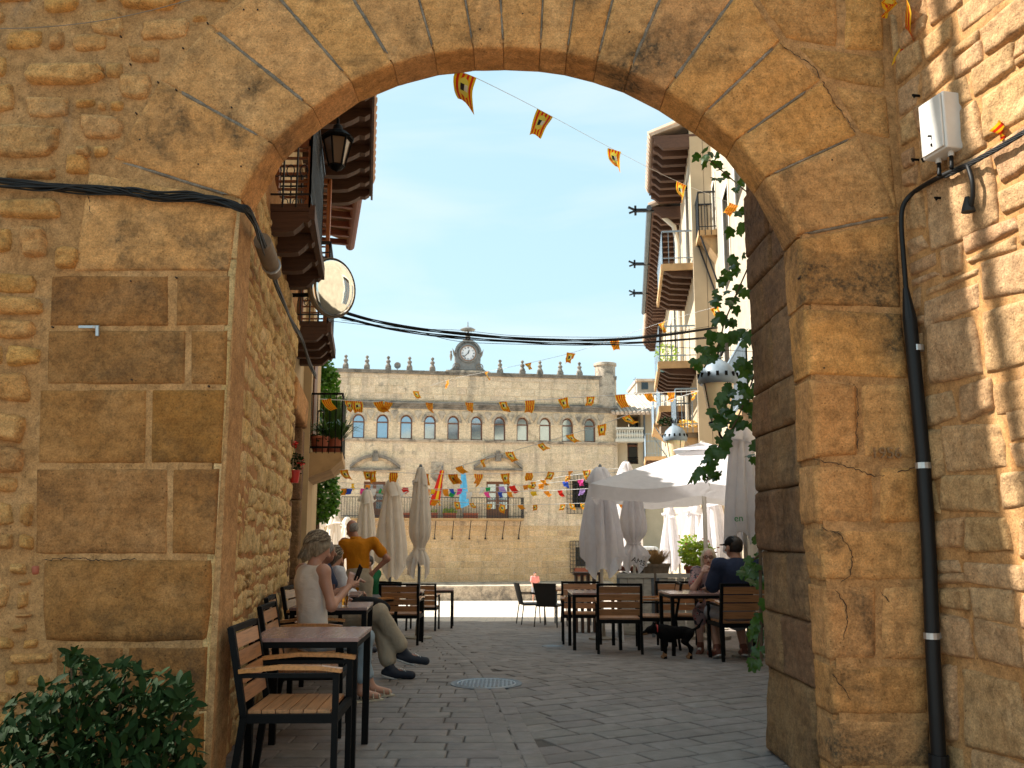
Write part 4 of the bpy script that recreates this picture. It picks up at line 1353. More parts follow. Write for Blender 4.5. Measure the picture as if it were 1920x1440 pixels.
# balconies on the right
def r_balcony(root, Ya, Yb, z, out, mode='timber', iron='painted_iron', rail=1.02):
    s = MB()
    if mode == 'timber':
        s.prism([RP(Ya, z, 0), RP(Ya, z, out), RP(Yb, z, out), RP(Yb, z, 0)], (0, 0, .07)); s.build('balcony_floor', M['render_grey'], root)
        f = MB(); f.bar(RP(Ya, z - .02, out), RP(Yb, z - .02, out), .06, .16); f.bar(RP(Ya, z - .02, 0), RP(Ya, z - .02, out), .06, .16); f.build('balcony_fascia', M['slab_stone'], root)
        n = max(3, int((Yb - Ya) / .5))
        for i in range(n):
            Y = Ya + .15 + (Yb - Ya - .35) * i / (n - 1)
            m = MB(); m.prism([RP(Y, z - .004, 0), RP(Y, z - .004, out - .05), RP(Y, z - .08, out - .05), RP(Y, z - .2, out - .25), RP(Y, z - .24, 0)], RD * .16)
            m.build('balcony_beam', M['eave_timber'], root)
    else:
        s.prism([RP(Ya, z, 0), RP(Ya, z, out), RP(Yb, z, out), RP(Yb, z, 0)], (0, 0, .12)); s.build('balcony_slab', M['slab_stone'], root)
        u = MB(); u.prism([RP(Ya + .1, z, 0), RP(Ya + .1, z, out - .1), RP(Ya + .1, z - .22, out * .45), RP(Ya + .1, z - .5, 0)], RD * (Yb - Ya - .2)); u.build('balcony_corbel', M['slab_stone'], root)
        for Y in (Ya + .05, Yb - .05):
            m = MB(); m.bar(RP(Y, z, out - .05), RP(Y, z - 1.1, .03), .035, .035); m.build('balcony_strut', M[iron], root)
    r = MB(); zt = z + rail
    pts = [RP(Ya, 0, 0), RP(Ya, 0, out - .02), RP(Yb, 0, out - .02), RP(Yb, 0, 0)]
    for zz, w in ((zt, .035), (z + .2, .02)):
        for p0, p1 in zip(pts, pts[1:]): r.bar(p0 + Vector((0, 0, zz)), p1 + Vector((0, 0, zz)), w, w)
    for p0, p1 in zip(pts, pts[1:]):
        nn = max(2, int((p1 - p0).length / .12))
        for i in range(nn + 1):
            q = p0.lerp(p1, i / nn); r.bar(q + Vector((0, 0, z)), q + Vector((0, 0, zt)), .016, .016)
    r.build('railing', M[iron], root)
r_balcony(ra, 19.95, 20.75, P(1330, 441, 20).z, .42, 'stone', 'wrought_iron')
r_balcony(rb, 20.95, 24.5, P(1243, 499, 21).z, .72, rail=.86)
r_balcony(rb, 20.95, 24.5, P(1241, 682, 21).z, .85, rail=.9)
r_balcony(rb, 21.0, 23.4, P(1290, 815, 21.5).z, .5, 'stone')
r_balcony(rc, 25.4, 29.4, P(1240, 770, 26).z, .7)
r_balcony(rd, 38.5, 41.5, 4.6, .9)
r_balcony(ra, 12.0, 14.4, P(1350, 765, 12.0).z, .52, 'stone')
r_balcony(rc, 28.5, 31.5, P(1240, 800, 28.5).z, .8, 'stone')
# text as real mesh
def text(name, s, size, loc, rot, mat, parent=None, ext=.001, align='CENTER', font_shear=0, world=True):
    cu = bpy.data.curves.new(name, 'FONT'); cu.body = s; cu.size = size; cu.extrude = ext
    cu.align_x = align; cu.align_y = 'CENTER'; cu.shear = font_shear
    o = bpy.data.objects.new(name, cu); COL.objects.link(o)
    dg = bpy.context.evaluated_depsgraph_get(); dg.update()
    me = bpy.data.meshes.new_from_object(o.evaluated_get(dg))
    bpy.data.objects.remove(o); bpy.data.curves.remove(cu)
    me.materials.clear(); me.materials.append(M[mat])
    o = link(name, me, parent)
    o.location = Vector(loc) - (wpos(parent) if (parent and world) else Vector((0, 0, 0)))
    o.rotation_euler = rot
    return o
text('carved_date', '1956', .085, d56, (R(90), 0, 0), 'dark_jamb_stone', arch, ext=.006)

# ------------------------------------------------------------------ town hall
TA = R(9.5)
TD = Vector((math.cos(TA), math.sin(TA), 0)); TN = Vector((TD.y, -TD.x, 0))
T0 = P(640, 1000, 52.0); T0.z = 0
def TH(px, py): return onplane(px, py, T0, TN)
def tt(p): return (Vector(p) - T0).dot(TD)
def TP(t, z, o=0.0): return T0 + TD * t + Vector((0, 0, z)) + TN * o
def tz(px, py): q = TH(px, py); return tt(q), q.z
hall = empty('town_hall', tuple(TP(8, -1.9)), 'long stone town hall with clock gable and eleven small arched windows', 'town hall')
tL = -6.0
tR = tz(1157, 800)[0]
zTop = tz(890, 700)[1]; zBase = tz(900, 1100)[1] - .5
zCor = tz(890, 764)[1]; zSill = tz(890, 826)[1]; zArc0 = tz(890, 780)[1]; zImp = tz(890, 794)[1]
wins = [672, 717, 761, 804, 848, 892, 935, 978, 1021, 1063, 1106]
wt = [tz(x, 800)[0] for x in wins]
sp_ = (wt[-1] - wt[0]) / 10
wt = [wt[0] + sp_ * i for i in range(11)]
ww = sp_ * .255                         # half width
doors = [(tz(682, 930)[0], tz(722, 930)[0], tz(700, 972)[1], tz(700, 903)[1]), (tz(912, 930)[0], tz(955, 930)[0], tz(935, 972)[1], tz(935, 903)[1])]
gw = (tz(1073, 920)[0], tz(1104, 920)[0], tz(1090, 952)[1], tz(1090, 902)[1])
gl = (tz(1079, 1030)[0], tz(1100, 1030)[0], tz(1090, 1062)[1], tz(1090, 1026)[1])
holes = [(a, b_, c, d) for a, b_, c, d in doors] + [gw, gl] + [(t - ww, t + ww, zSill + .02, zArc0 - .02) for t in wt]
# wall body: columns between hole edges
b = MB()
ts = sorted(set([tL, tR] + [h[0] for h in holes] + [h[1] for h in holes]))
def tbox(mb, t0, t1, z0, z1, o0, o1, mi=0):
    mb.prism([TP(t0, z0, o0), TP(t1, z0, o0), TP(t1, z0, o1), TP(t0, z0, o1)], (0, 0, z1 - z0), mi)
for a_, b_ in zip(ts, ts[1:]):
    m = (a_ + b_) / 2; z = zBase - 3
    for h in sorted([h for h in holes if h[0] <= m <= h[1]], key=lambda h: h[2]):
        tbox(b, a_, b_, z, h[2], 0, -.45); z = h[3]
    tbox(b, a_, b_, z, zTop, 0, -.45)
tbox(b, tL, tR, zBase - 3, zTop - .2, -.46, -9)
b.build('wall', M['hall_stone'], hall)
# ashlar blocks
def in_hole(t0, t1, z0, z1, pad=.02):
    for h in holes:
        if t1 > h[0] - pad and t0 < h[1] + pad and z1 > h[2] - pad and z0 < h[3] + pad: return True
    return False
def blocks(z0, z1, hh, wlen, mat, pr, out, t0=None, t1=None, proud=.02):
    z = z0; r = 0
    t0 = tL if t0 is None else t0; t1 = tR - .02 if t1 is None else t1
    while z < z1 - .05:
        h = min(hh * pr.uniform(.85, 1.15), z1 - z)
        t = t0 - pr.uniform(0, wlen)
        while t < t1:
            w = wlen * pr.uniform(.7, 1.3)
            a_, b_ = max(t, t0), min(t + w, t1)
            # cut by openings
            segs = [(a_, b_)]
            for ho in holes:
                if z + h > ho[2] + .02 and z < ho[3] - .02:
                    ns = []
                    for s0, s1 in segs:
                        if s1 <= ho[0] or s0 >= ho[1]: ns.append((s0, s1))
                        else:
                            if ho[0] - s0 > .08: ns.append((s0, ho[0]))
                            if s1 - ho[1] > .08: ns.append((ho[1], s1))
                    segs = ns
            for s0, s1 in segs:
                if s1 - s0 > .06: out.append((s0, s1, z, z + h, mat, proud * pr.uniform(.5, 1.4)))
            t += w
        z += h
pr = random.Random(3)
BLK = []
blocks(zCor + .35, zTop - .16, .40, .78, 'hall_stone', pr, BLK)
nA = len(BLK)
blocks(zBase + .1, tz(800, 985)[1], .36, .72, 'hall_base_stone', pr, BLK)
zBal = tz(800, 972)[1]
blocks(tz(800, 985)[1], zSill - .12, .38, .85, 'hall_stone', pr, BLK, proud=.010)
def blk_geo(s0, s1, z0, z1, p):
    g = .012
    a_ = [TP(s0 + g, z0 + g, 0), TP(s1 - g, z0 + g, 0), TP(s1 - g, z1 - g, 0), TP(s0 + g, z1 - g, 0)]
    c = [TP(s0 + g * 2, z0 + g * 2, p), TP(s1 - g * 2, z0 + g * 2, p), TP(s1 - g * 2, z1 - g * 2, p), TP(s0 + g * 2, z1 - g * 2, p)]
    return a_ + c, [(4, 5, 6, 7), (0, 1, 5, 4), (1, 2, 6, 5), (2, 3, 7, 6), (3, 0, 4, 7)]
def key(bk):
    q = (bk[0] + bk[1]) / 2
    return 0 if 0 < q < tR else 1
BLK.sort(key=lambda bk: (key(bk), -(bk[1] - bk[0]) * (bk[3] - bk[2])))
rest = {}
for i, (s0, s1, z0, z1, mat, p) in enumerate(BLK):
    V, Fc = blk_geo(s0, s1, z0, z1, p)
    if i < 298:
        m = MB(); m.add(V, Fc); m.build('ashlar_block', M[mat], hall)
    else:
        rest.setdefault(mat, MB()).add(V, Fc)
for k, m in rest.items():
    o = m.build('small_ashlar', M[k], hall); o['kind'] = 'stuff'
# parapet coping, cornices, sill course
def course(name, z, h, prof, mat='hall_trim_stone', t0=None, t1=None):
    m = MB(); t0 = tL if t0 is None else t0; t1 = tR if t1 is None else t1
    zz = z
    for (hh, o) in prof:
        tbox(m, t0, t1, zz, zz + hh, o, -.1); zz += hh
    return m.build(name, M[mat], hall)
course('parapet_coping', zTop - .15, .3, [(.12, .10), (.08, .16)], 'weathered_trim')
course('cornice', zCor - .16, .5, [(.14, .07), (.12, .16), (.10, .26), (.07, .18)], 'weathered_trim')
course('sill_course', zSill - .13, .2, [(.08, .06), (.06, .12)], 'hall_trim_stone')
# arched windows: archivolt, impost, pilaster edges, frame and glass
for i, t in enumerate(wt):
    R0, R1 = ww, ww + .14
    zc = zImp
    m = MB()
    N_ = 12
    # spandrel filling the square hole top down to the round arch
    for k in range(N_):
        a0, a1 = math.pi * k / N_, math.pi * (k + 1) / N_
        p0 = (t + R0 * math.cos(a0), zc + R0 * math.sin(a0) * (zArc0 - zc) / R0); p1 = (t + R0 * math.cos(a1), zc + R0 * math.sin(a1) * (zArc0 - zc) / R0)
        q = [TP(p0[0], p0[1], .005), TP(p1[0], p1[1], .005), TP(p1[0], zArc0 + .02, .005), TP(p0[0], zArc0 + .02, .005)]
        m.prism(q, -TN * .3)
    m.build('window_spandrel', M['hall_stone'], hall)
    m = MB()
    for k in range(N_):
        a0, a1 = math.pi * k / N_, math.pi * (k + 1) / N_
        q = []
        for (rr_, aa) in ((R0, a0), (R1, a0), (R1, a1), (R0, a1)):
            q.append(TP(t + rr_ * math.cos(aa), zc + rr_ * math.sin(aa) * (zArc0 - zc) / R0, .02))
        m.prism([v for v in q], TN * .07)
    m.build('archivolt', M['hall_trim_stone'], hall)
    m = MB()
    tbox(m, t - ww - .15, t - ww, zc - .07, zc + .02, .08, 0); tbox(m, t + ww, t + ww + .15, zc - .07, zc + .02, .08, 0)
    m.build('impost', M['hall_stone'], hall)
    f = MB()
    for s in (-1, 1): tbox(f, min(t + s * ww, t + s * (ww - .07)), max(t + s * ww, t + s * (ww - .07)), zSill + .02, zc + .02, -.14, -.24)
    tbox(f, t - ww, t + ww, zc - .05, zc + .02, -.13, -.24); tbox(f, t - ww, t + ww, zSill + .02, zSill + .09, -.14, -.24)
    for k in range(N_):
        a0, a1 = math.pi * k / N_, math.pi * (k + 1) / N_
        q = [TP(t + rr_ * math.cos(aa), zc + rr_ * math.sin(aa) * (zArc0 - zc) / R0, -.14) for rr_, aa in ((R0 - .07, a0), (R0, a0), (R0, a1), (R0 - .07, a1))]
        f.prism(q, -TN * .1)
    w = f.build('window', M['window_wood'], hall)
    g = MB(); tbox(g, t - ww, t + ww, zSill + .02, zArc0, -.20, -.22)
    g.build('pane', M['pane'], w)
# rough arches band above windows: small relief stones
for i in range(12):
    t = wt[0] - sp_ / 2 + sp_ * i
    m = MB(); m.prism([TP(t - .22, zArc0 + .12, 0), TP(t, zImp + .12, 0), TP(t + .22, zArc0 + .12, 0), TP(t + .16, zArc0 + .24, 0), TP(t - .16, zArc0 + .24, 0)], TN * .05)
    m.build('spandrel_relief', M['hall_trim_stone'], hall)
# balcony doors
for (a_, b_, z0, z1) in doors:
    f = MB(); tbox(f, a_, b_, z0, z1, -.22, -.28); dd = f.build('door', M['window_wood'], hall)
    g = MB()
    for c in range(2):
        for r_ in range(3):
            x0 = a_ + .1 + c * (b_ - a_) / 2; x1 = x0 + (b_ - a_) / 2 - .2
            y0_ = z0 + .55 + r_ * (z1 - z0 - .6) / 3; y1_ = y0_ + (z1 - z0 - .6) / 3 - .1
            tbox(g, x0, x1, y0_, y1_, -.205, -.218)
    g.build('pane', M['pane'], dd)
    s = MB()
    tbox(s, a_ - .22, a_ - .01, z0, z1, .05, 0); tbox(s, b_ + .01, b_ + .22, z0, z1, .05, 0); tbox(s, a_ - .22, b_ + .22, z1 + .004, z1 + .2, .06, 0)
    s.build('door_surround', M['hall_stone'], hall)
    # curved broken pediment
    tc = (a_ + b_) / 2; zb_ = tz(700 if tc < 4 else 935, 882)[1]; Wd = 1.42
    m = MB(); tbox(m, tc - Wd, tc + Wd, zb_, zb_ + .10, .28, 0); m.build('pediment_shelf', M['weathered_trim'], hall)
    for sgn in (-1, 1):
        m = MB(); prev = None
        for k in range(9):
            u = k / 8
            x = tc + sgn * (Wd - (Wd - .22) * u); zz = zb_ + .10 + .62 * math.sin(u * math.pi / 2 * .98)
            if prev:
                m.prism([TP(prev[0], prev[1], .0), TP(x, zz, .0), TP(x, zz + .17, .0), TP(prev[0], prev[1] + .17, .0)], TN * .28)
            prev = (x, zz)
        m.build('pediment_curve', M['weathered_trim'], hall)
    m = MB(); tbox(m, tc - .17, tc + .17, zb_ + .52, zb_ + .98, .22, 0); tbox(m, tc - .12, tc + .12, zb_ + .99, zb_ + 1.12, .16, 0); m.build('keystone_block', M['weathered_trim'], hall)
    m = MB(); m.prism([TP(tc - Wd + .3, zb_ + .104, .0), TP(tc + Wd - .3, zb_ + .104, 0), TP(tc + .4, zb_ + .55, 0), TP(tc - .4, zb_ + .55, 0)], TN * .06); m.build('tympanum', M['hall_stone'], hall)
# balcony
tb0, tb1 = tz(640, 972)[0], tz(977, 972)[0]
m = MB(); tbox(m, tb0, tb1, zBal - .08, zBal, .9, 0); tbox(m, tb0, tb1, zBal - .14, zBal - .085, .84, 0); m.build('balcony_slab', M['slab_stone'], hall)
r = MB(); zr = tz(850, 934)[1]
for zz in (zr, zBal + .12): r.bar(TP(tb0, zz, .86), TP(tb1, zz, .86), .05, .04); r.bar(TP(tb1, zz, .86), TP(tb1, zz, 0), .05, .04)
n = int((tb1 - tb0) / .15)
for i in range(n + 1):
    t_ = tb0 + (tb1 - tb0) * i / n
    r.bar(TP(t_, zBal, .86), TP(t_, zr, .86), .022, .022)
for i in range(6): r.bar(TP(tb1, zBal, .86 * i / 6), TP(tb1, zr, .86 * i / 6), .022, .022)
r.build('railing', M['wrought_iron'], hall)
for x in (660, 690, 815, 848, 880, 910, 942, 972):
    t_ = tz(x, 980)[0]; m = MB(); m.tube([TP(t_, zBal - .14, .8), TP(t_, zBal - .95, .10), TP(t_, zBal - 1.1, .02)], .022, 6); m.lathe([(.05, 0), (.06, .05), (.02, .1)], 8, TP(t_, zBal - 1.18, .06)); m.build('balcony_stay', M['wrought_iron'], hall)
# grilled windows
for (a_, b_, z0, z1) in (gw, gl):
    g = MB(); tbox(g, a_, b_, z0, z1, -.2, -.22); w = g.build('window', M['glass_dark'], hall)
    g = MB()
    pad = .35
    for i in range(9):
        t_ = a_ - pad + (b_ - a_ + 2 * pad) * i / 8; g.bar(TP(t_, z0 - pad, .14), TP(t_, z1 + pad, .14), .03, .03)
    for i in range(9):
        z_ = z0 - pad + (z1 - z0 + 2 * pad) * i / 8; g.bar(TP(a_ - pad, z_, .155), TP(b_ + pad, z_, .155), .03, .03)
    for t_ in (a_ - pad, b_ + pad): g.bar(TP(t_, z0, .14), TP(t_, z0, 0), .03, .03); g.bar(TP(t_, z1, .14), TP(t_, z1, 0), .03, .03)
    g.build('grille', M['wrought_iron'], w)
tbx = MB(); tbox(tbx, gl[0] - .1, gl[1] + .1, gl[2] - .55, gl[2] - .08, .28, .02); tbx.build('window_box', M['terracotta'], hall)
# shield of arms, weathered to a lumpy relief
sc0 = tz(820, 886)
m = MB()
m.prism([TP(sc0[0] - .36, sc0[1] + .6, 0), TP(sc0[0] + .36, sc0[1] + .6, 0), TP(sc0[0] + .38, sc0[1] - .25, 0), TP(sc0[0], sc0[1] - .65, 0), TP(sc0[0] - .38, sc0[1] - .25, 0)][::-1], TN * .07)
m.prism([TP(sc0[0] - .24, sc0[1] + .42, .07), TP(sc0[0] + .24, sc0[1] + .42, .07), TP(sc0[0] + .22, sc0[1] - .2, .07), TP(sc0[0], sc0[1] - .42, .07), TP(sc0[0] - .22, sc0[1] - .2, .07)][::-1], TN * .05)
for dx, dz in ((-.1, .15), (.1, .12), (-.08, -.1), (.09, -.12), (0, .3)): m.lathe([(.07, 0), (.06, .04), (.02, .06)], 7, TP(sc0[0] + dx, sc0[1] + dz, .12), rot=Matrix((TD, Vector((0, 0, 1)), TN)).transposed())
m.build('coat_of_arms', M['hall_trim_stone'], hall)
# flags on the balcony
def drape(name, root, top, h, w, mats, seed, slant=0.0):
    V = []; Fc = []; mi = []
    nu, nv = 10, 14
    for j in range(nv + 1):
        v = j / nv
        for i in range(nu + 1):
            u = i / nu
            sq = .35 + .65 * v
            V.append(top + TD * ((u - .5) * w * sq + slant * v) + Vector((0, 0, -h * v * (1 - .12 * u))) + TN * (.07 * math.sin(u * 9 + v * 3 + seed) * sq))
    for j in range(nv):
        for i in range(nu):
            a = j * (nu + 1) + i; Fc.append((a, a + 1, a + nu + 2, a + nu + 1)); mi.append(mats[1][i])
    m = MB(); m.v = V; m.f = Fc; m.m = mi
    return m.build(name, [M[x] for x in mats[0]], root, True)
for px, mats, sl_, lab, h_ in ((826, (['pennant_red', 'pennant_yellow'], [0, 0, 0, 0, 0, 1, 1, 1, 0, 0]), -.42, 'red and yellow striped flag hanging over the town hall balcony', 2.0), (865, (['blue_cloth'], [0] * 10), .05, 'plain light blue flag hanging over the town hall balcony', 2.2)):
    tp = TH(px, 884) + TN * 1.0
    root = empty('flag', tuple(tp), lab, 'flag')
    m = MB(); q = TP(tz(px, 940)[0], zBal + .3, .92); m.tube([q, tp + Vector((0, 0, .15))], .025, 6); m.lathe([(.01, 0), (.05, .05), (.01, .14)], 8, tp + Vector((0, 0, .12))); m.build('pole', M['grey_iron'], root)
    drape('flag_cloth', root, tp + TN * .03, h_, .62, mats, px, sl_)
# pots on the balcony
for i, (px, wdt, plant) in enumerate(((762, .75, 0), (806, .75, 1), (841, .72, 2), (880, .8, 0))):
    t_ = tz(px, 968)[0]
    root = empty('window_box', tuple(TP(t_, zBal, .62)), ['terracotta trough on the balcony nearest the tall grey parasol, on its left', 'terracotta trough on the balcony just right of the tall grey parasol', 'terracotta trough on the balcony holding a leafy green plant', 'terracotta trough rightmost on the town hall balcony'][i], 'planter', 'terracotta troughs on the town hall balcony')
    m = MB(); m.box(TP(t_, zBal + .14, .62), (wdt, .28, .28), Matrix.Rotation(TA, 3, 'Z')); m.box(TP(t_, zBal + .27, .62), (wdt + .06, .32, .05), Matrix.Rotation(TA, 3, 'Z')); m.build('trough', M['terracotta'], root)
    if plant:
        V = []; F_ = []
        pr_ = random.Random(px)
        for k in range(170 if plant == 2 else 60):
            c = TP(t_ + pr_.uniform(-.4, .4), zBal + .3 + abs(pr_.gauss(0, .16)), .62 + pr_.uniform(-.15, .15)); s = .05
            d1 = Vector((pr_.gauss(0, 1), pr_.gauss(0, 1), pr_.gauss(0, 1))).normalized() * s; d2 = Vector((pr_.gauss(0, 1), pr_.gauss(0, 1), pr_.gauss(0, 1))).normalized() * s
            n_ = len(V); V += [c - d1, c + d2, c + d1, c - d2]; F_.append((n_, n_ + 1, n_ + 2, n_ + 3))
        mb = MB(); mb.add(V, F_); mb.build('foliage', M['flower_leaf'], root)
# finials
for i, px in enumerate([648, 688, 728, 768, 811, 938, 980, 1013, 1051, 1087]):
    t_ = tz(px, 690)[0]; s = (0.30, 0)
    m = MB(); c = TP(t_, zTop + .05, -.1)
    m.box(c + Vector((0, 0, .09)), (.34, .34, .18), Matrix.Rotation(TA, 3, 'Z'))
    m.lathe([(.15, .18), (.17, .26), (.11, .36), (.09, .42), (.14, .50), (.13, .56), (.06, .62), (.055, .68), (.10, .72), (.10, .78), (.04, .84), (.0, .86)], 10, c)
    m.build('finial', M['weathered_trim'], hall)
# turret
tc = tz(1138, 730)[0]
m = MB(); c = TP(tc, 0, -.35)
zt1 = tz(1138, 688)[1] + .25; zt0 = tz(1138, 765)[1]
m.lathe([(.62, zt0), (.62, zt1 - .18), (.70, zt1 - .15), (.70, zt1), (.62, zt1 + .03)], 20, c)
shade_auto(m.build('corner_turret', M['hall_trim_stone'], hall))
# loudspeaker
tl_ = tz(745, 690)[0]
ls = empty('loudspeaker', tuple(TP(tl_, zTop + .05, 0)), 'round grey horn loudspeaker on the town hall parapet', 'loudspeaker')
rot = Matrix((TD, Vector((0, 0, 1)), TN)).transposed()
m = MB(); m.lathe([(.04, -.3), (.06, -.12), (.12, .0), (.20, .08), (.19, .085), (.06, -.02), (.0, -.02)], 16, TP(tl_, zTop + .3, .1), rot=rot); m.build('horn', M['clock_metal'], ls)
m = MB(); m.bar(TP(tl_, zTop + .04, 0), TP(tl_, zTop + .22, .0), .04); m.build('bracket', M['grey_iron'], ls)
# clock gable
ck, zk0 = tz(877, 693); zk = tz(876, 663)[1]
S = (tz(900, 663)[0] - tz(852, 663)[0]) / 2
gable = MB()
out = []
zb0 = zTop + .06
H = zk - zb0
prof = []
for k in range(15):
    a = math.pi * (-.02 + 1.04 * k / 14)
    prof.append((S * math.cos(a) * 1.0, H + S * 1.02 * math.sin(a)))
left = [(-S, H * .7), (-S * .97, H * .45), (-S * 1.12, H * .24), (-S * 1.4, H * .08), (-S * 1.62, .03), (-S * 1.62, 0)]
right = [(-x, z_) for x, z_ in left][::-1]
shape = prof + left + right
gable.prism([TP(ck + x, zb0 + z_, .05) for x, z_ in shape][::-1], -TN * .5)
shade_auto(gable.build('clock_gable', M['clock_metal'], hall), 30)
m = MB()
for k in range(14):
    a0, a1 = math.pi * k / 14, math.pi * (k + 1) / 14
    q = [TP(ck + rr_ * math.cos(aa), zk + rr_ * math.sin(aa), .05) for rr_, aa in ((S * .9, a0), (S * 1.06, a0), (S * 1.06, a1), (S * .9, a1))]
    m.prism(q, TN * .12)
m.build('gable_moulding', M['clock_metal'], hall)
rf_ = S * .56
face = MB(); face.lathe([(rf_, 0), (rf_, .02)], 40, TP(ck, zk, .10), rot=rot); fo = face.build('clock_face', M['clock_white'], hall)
m = MB()
for (r0, r1, mm) in ((rf_, rf_ * 1.12, 'clock_rim'), (rf_ * 1.13, rf_ * 1.30, 'clock_metal')):
    m = MB(); m.lathe([(r0, .09), (r0, .16), (r1, .15), (r1, .03)], 40, TP(ck, zk, .02), rot=rot); m.build('clock_ring', M[mm], hall)
for h_, s_ in enumerate(['XII', 'I', 'II', 'III', 'IIII', 'V', 'VI', 'VII', 'VIII', 'IX', 'X', 'XI']):
    a = math.pi / 2 - h_ * math.pi / 6
    c = TP(ck + rf_ * .78 * math.cos(a), zk + rf_ * .78 * math.sin(a), .128)
    o = text('numeral', s_, rf_ * .34, c, (0, 0, 0), 'black_metal', fo, ext=.004)
    o.scale = (.62, 1, 1)
    o.rotation_euler = (Matrix.Rotation(TA, 4, 'Z') @ Matrix.Rotation(R(90), 4, 'X') @ Matrix.Rotation(a - math.pi / 2, 4, 'Z')).to_euler()
for ang, L_, w_ in ((math.pi / 2 - (12 + 38 / 60) / 12 * 2 * math.pi, rf_ * .5, .05), (math.pi / 2 - 38 / 60 * 2 * math.pi, rf_ * .82, .035)):
    m = MB(); d_ = TD * math.cos(ang) + Vector((0, 0, math.sin(ang))); c = TP(ck, zk, .14)
    m.bar(c - d_ * L_ * .12, c + d_ * L_, w_, .012, up=TN); m.build('clock_hand', M['black_metal'], fo)
# scrolls at the foot
for sgn in (-1, 1):
    m = MB(); pts = []
    for k in range(26):
        a = k * .42; rr_ = .03 + .022 * k * .42
        pts.append(TP(ck + sgn * (S * .86 - rr_ * math.cos(a)), zb0 + .30 + rr_ * math.sin(a), .09))
    pts.append(TP(ck + sgn * .25, zb0 + .12, .09)); pts.append(TP(ck, zb0 + .08, .09))
    m.tube(pts, .03, 6); m.build('scroll', M['clock_rim'] if False else M['weathered_trim'], hall)
    m = MB(); m.prism([TP(ck + sgn * S * 1.0, zk + .02, .0), TP(ck + sgn * S * 1.22, zk + .28, 0), TP(ck + sgn * S * 1.12, zk - .12, 0), TP(ck + sgn * S * 1.0, zk - .25, 0)], TN * .1); m.build('gable_ear', M['weathered_trim'], hall)
m = MB(); tbox(m, ck - S * 1.7, ck + S * 1.7, zb0 - .01, zb0 + .08, .16, -.5); m.build('gable_plinth', M['hall_trim_stone'], hall)
# small statue holding the left ear
m = MB(); q = TP(ck - S * 1.32, zk - .35, .05); m.lathe([(.03, -.12), (.06, 0), (.09, .15), (.07, .3), (.03, .34), (.06, .38), (.06, .46), (.0, .5)], 8, q); m.build('figure', M['weathered_trim'], hall)
# lantern cap over the gable
m = MB(); c = TP(ck, zk + S * 1.06, -.1)
m.lathe([(.30, -.05), (.30, .04), (.16, .08), (.15, .30), (.2, .33), (.2, .36), (.04, .40), (.03, .58)], 12, c); m.build('finial_base', M['weathered_trim'], hall)
m = MB(); m.lathe([(.05, .56), (.42, .62), (.46, .66), (.3, .76), (.06, .84), (.03, .86), (.02, 1.15), (0, 1.17)], 18, c); shade_auto(m.build('bell_cap', M['clock_metal'], hall))
for k in range(5):
    a = k * 1.26; m2 = Vector((.16 * math.cos(a), .16 * math.sin(a), 0)); m = MB(); m.bar(c + m2 + Vector((0, 0, .36)), c + m2 * 1.4 + Vector((0, 0, .62)), .02); m.build('cap_rod', M['grey_iron'], hall)
# stone terrace step along the foot
tq = empty('terrace_step', tuple(TP(5, zBase)), 'long low stone terrace step along the foot of the town hall', 'step')
m = MB()
Ys = 46.0
p0 = P(560, 1121, 47.5); p1 = P(1160, 1121, 49.5)
zt_ = P(900, 1100, 48).z
base_z = min(p0.z, p1.z)
p0.z = p1.z = base_z - .4
m.prism([p0, p1, p1 + Vector((0, 8, 0)), p0 + Vector((0, 8, 0))], (0, 0, zt_ - base_z + .4)); m.build('step_block', M['hall_trim_stone'], tq)

# ------------------------------------------------------------------ beige house with balustrade
fh = empty('balustrade_house', tuple(P(1195, 1010, 56)), 'cream rendered house with white balustrade balcony right of the town hall', 'house')
YB = 55.0
def FP(px, py, Y=YB): return P(px, py, Y)
def fbox(mb, x0, y0, x1, y1, Ya, Yb):
    a = P(x0, y1, Ya); c = P(x1, y0, Ya)
    mb.box(((a.x + c.x) / 2, (Ya + Yb) / 2, (a.z + c.z) / 2), (c.x - a.x, Yb - Ya, c.z - a.z))
b = MB()
holes2 = [(1170, 828, 1190, 868), (1176, 788, 1200, 812)]
fbox(b, 1120, 812, 1255, 828, YB, YB + 5)
fbox(b, 1120, 828, 1176, 870, YB, YB + 5); fbox(b, 1197, 828, 1255, 870, YB, YB + 5)
fbox(b, 1120, 870, 1255, 945, YB, YB + 5)
fbox(b, 1120, 770, 1178, 812, YB + 1.2, YB + 5); fbox(b, 1202, 770, 1255, 812, YB, YB + 5); fbox(b, 1178, 770, 1202, 782, YB + 1.2, YB + 5)
fbox(b, 1205, 945, 1255, 1100, YB, YB + 5); fbox(b, 1120, 945, 1160, 1100, YB, YB + 5)
fbox(b, 1160, 945, 1206, 1100, YB + 4, YB + 5)
b.build('wall', M['render_cream'], fh)
m = MB()
for k in range(8):
    a0, a1 = math.pi * k / 8, math.pi * (k + 1) / 8
    q = [P(1183 + 23 * math.cos(a0), 985 - 38 * math.sin(a0), YB + .02), P(1183 + 23 * math.cos(a1), 985 - 38 * math.sin(a1), YB + .02), P(1183 + 23 * math.cos(a1), 944, YB + .02), P(1183 + 23 * math.cos(a0), 944, YB + .02)]
    m.prism(q, (0, 3.8, 0))
m.build('passage_arch', M['render_cream'], fh)
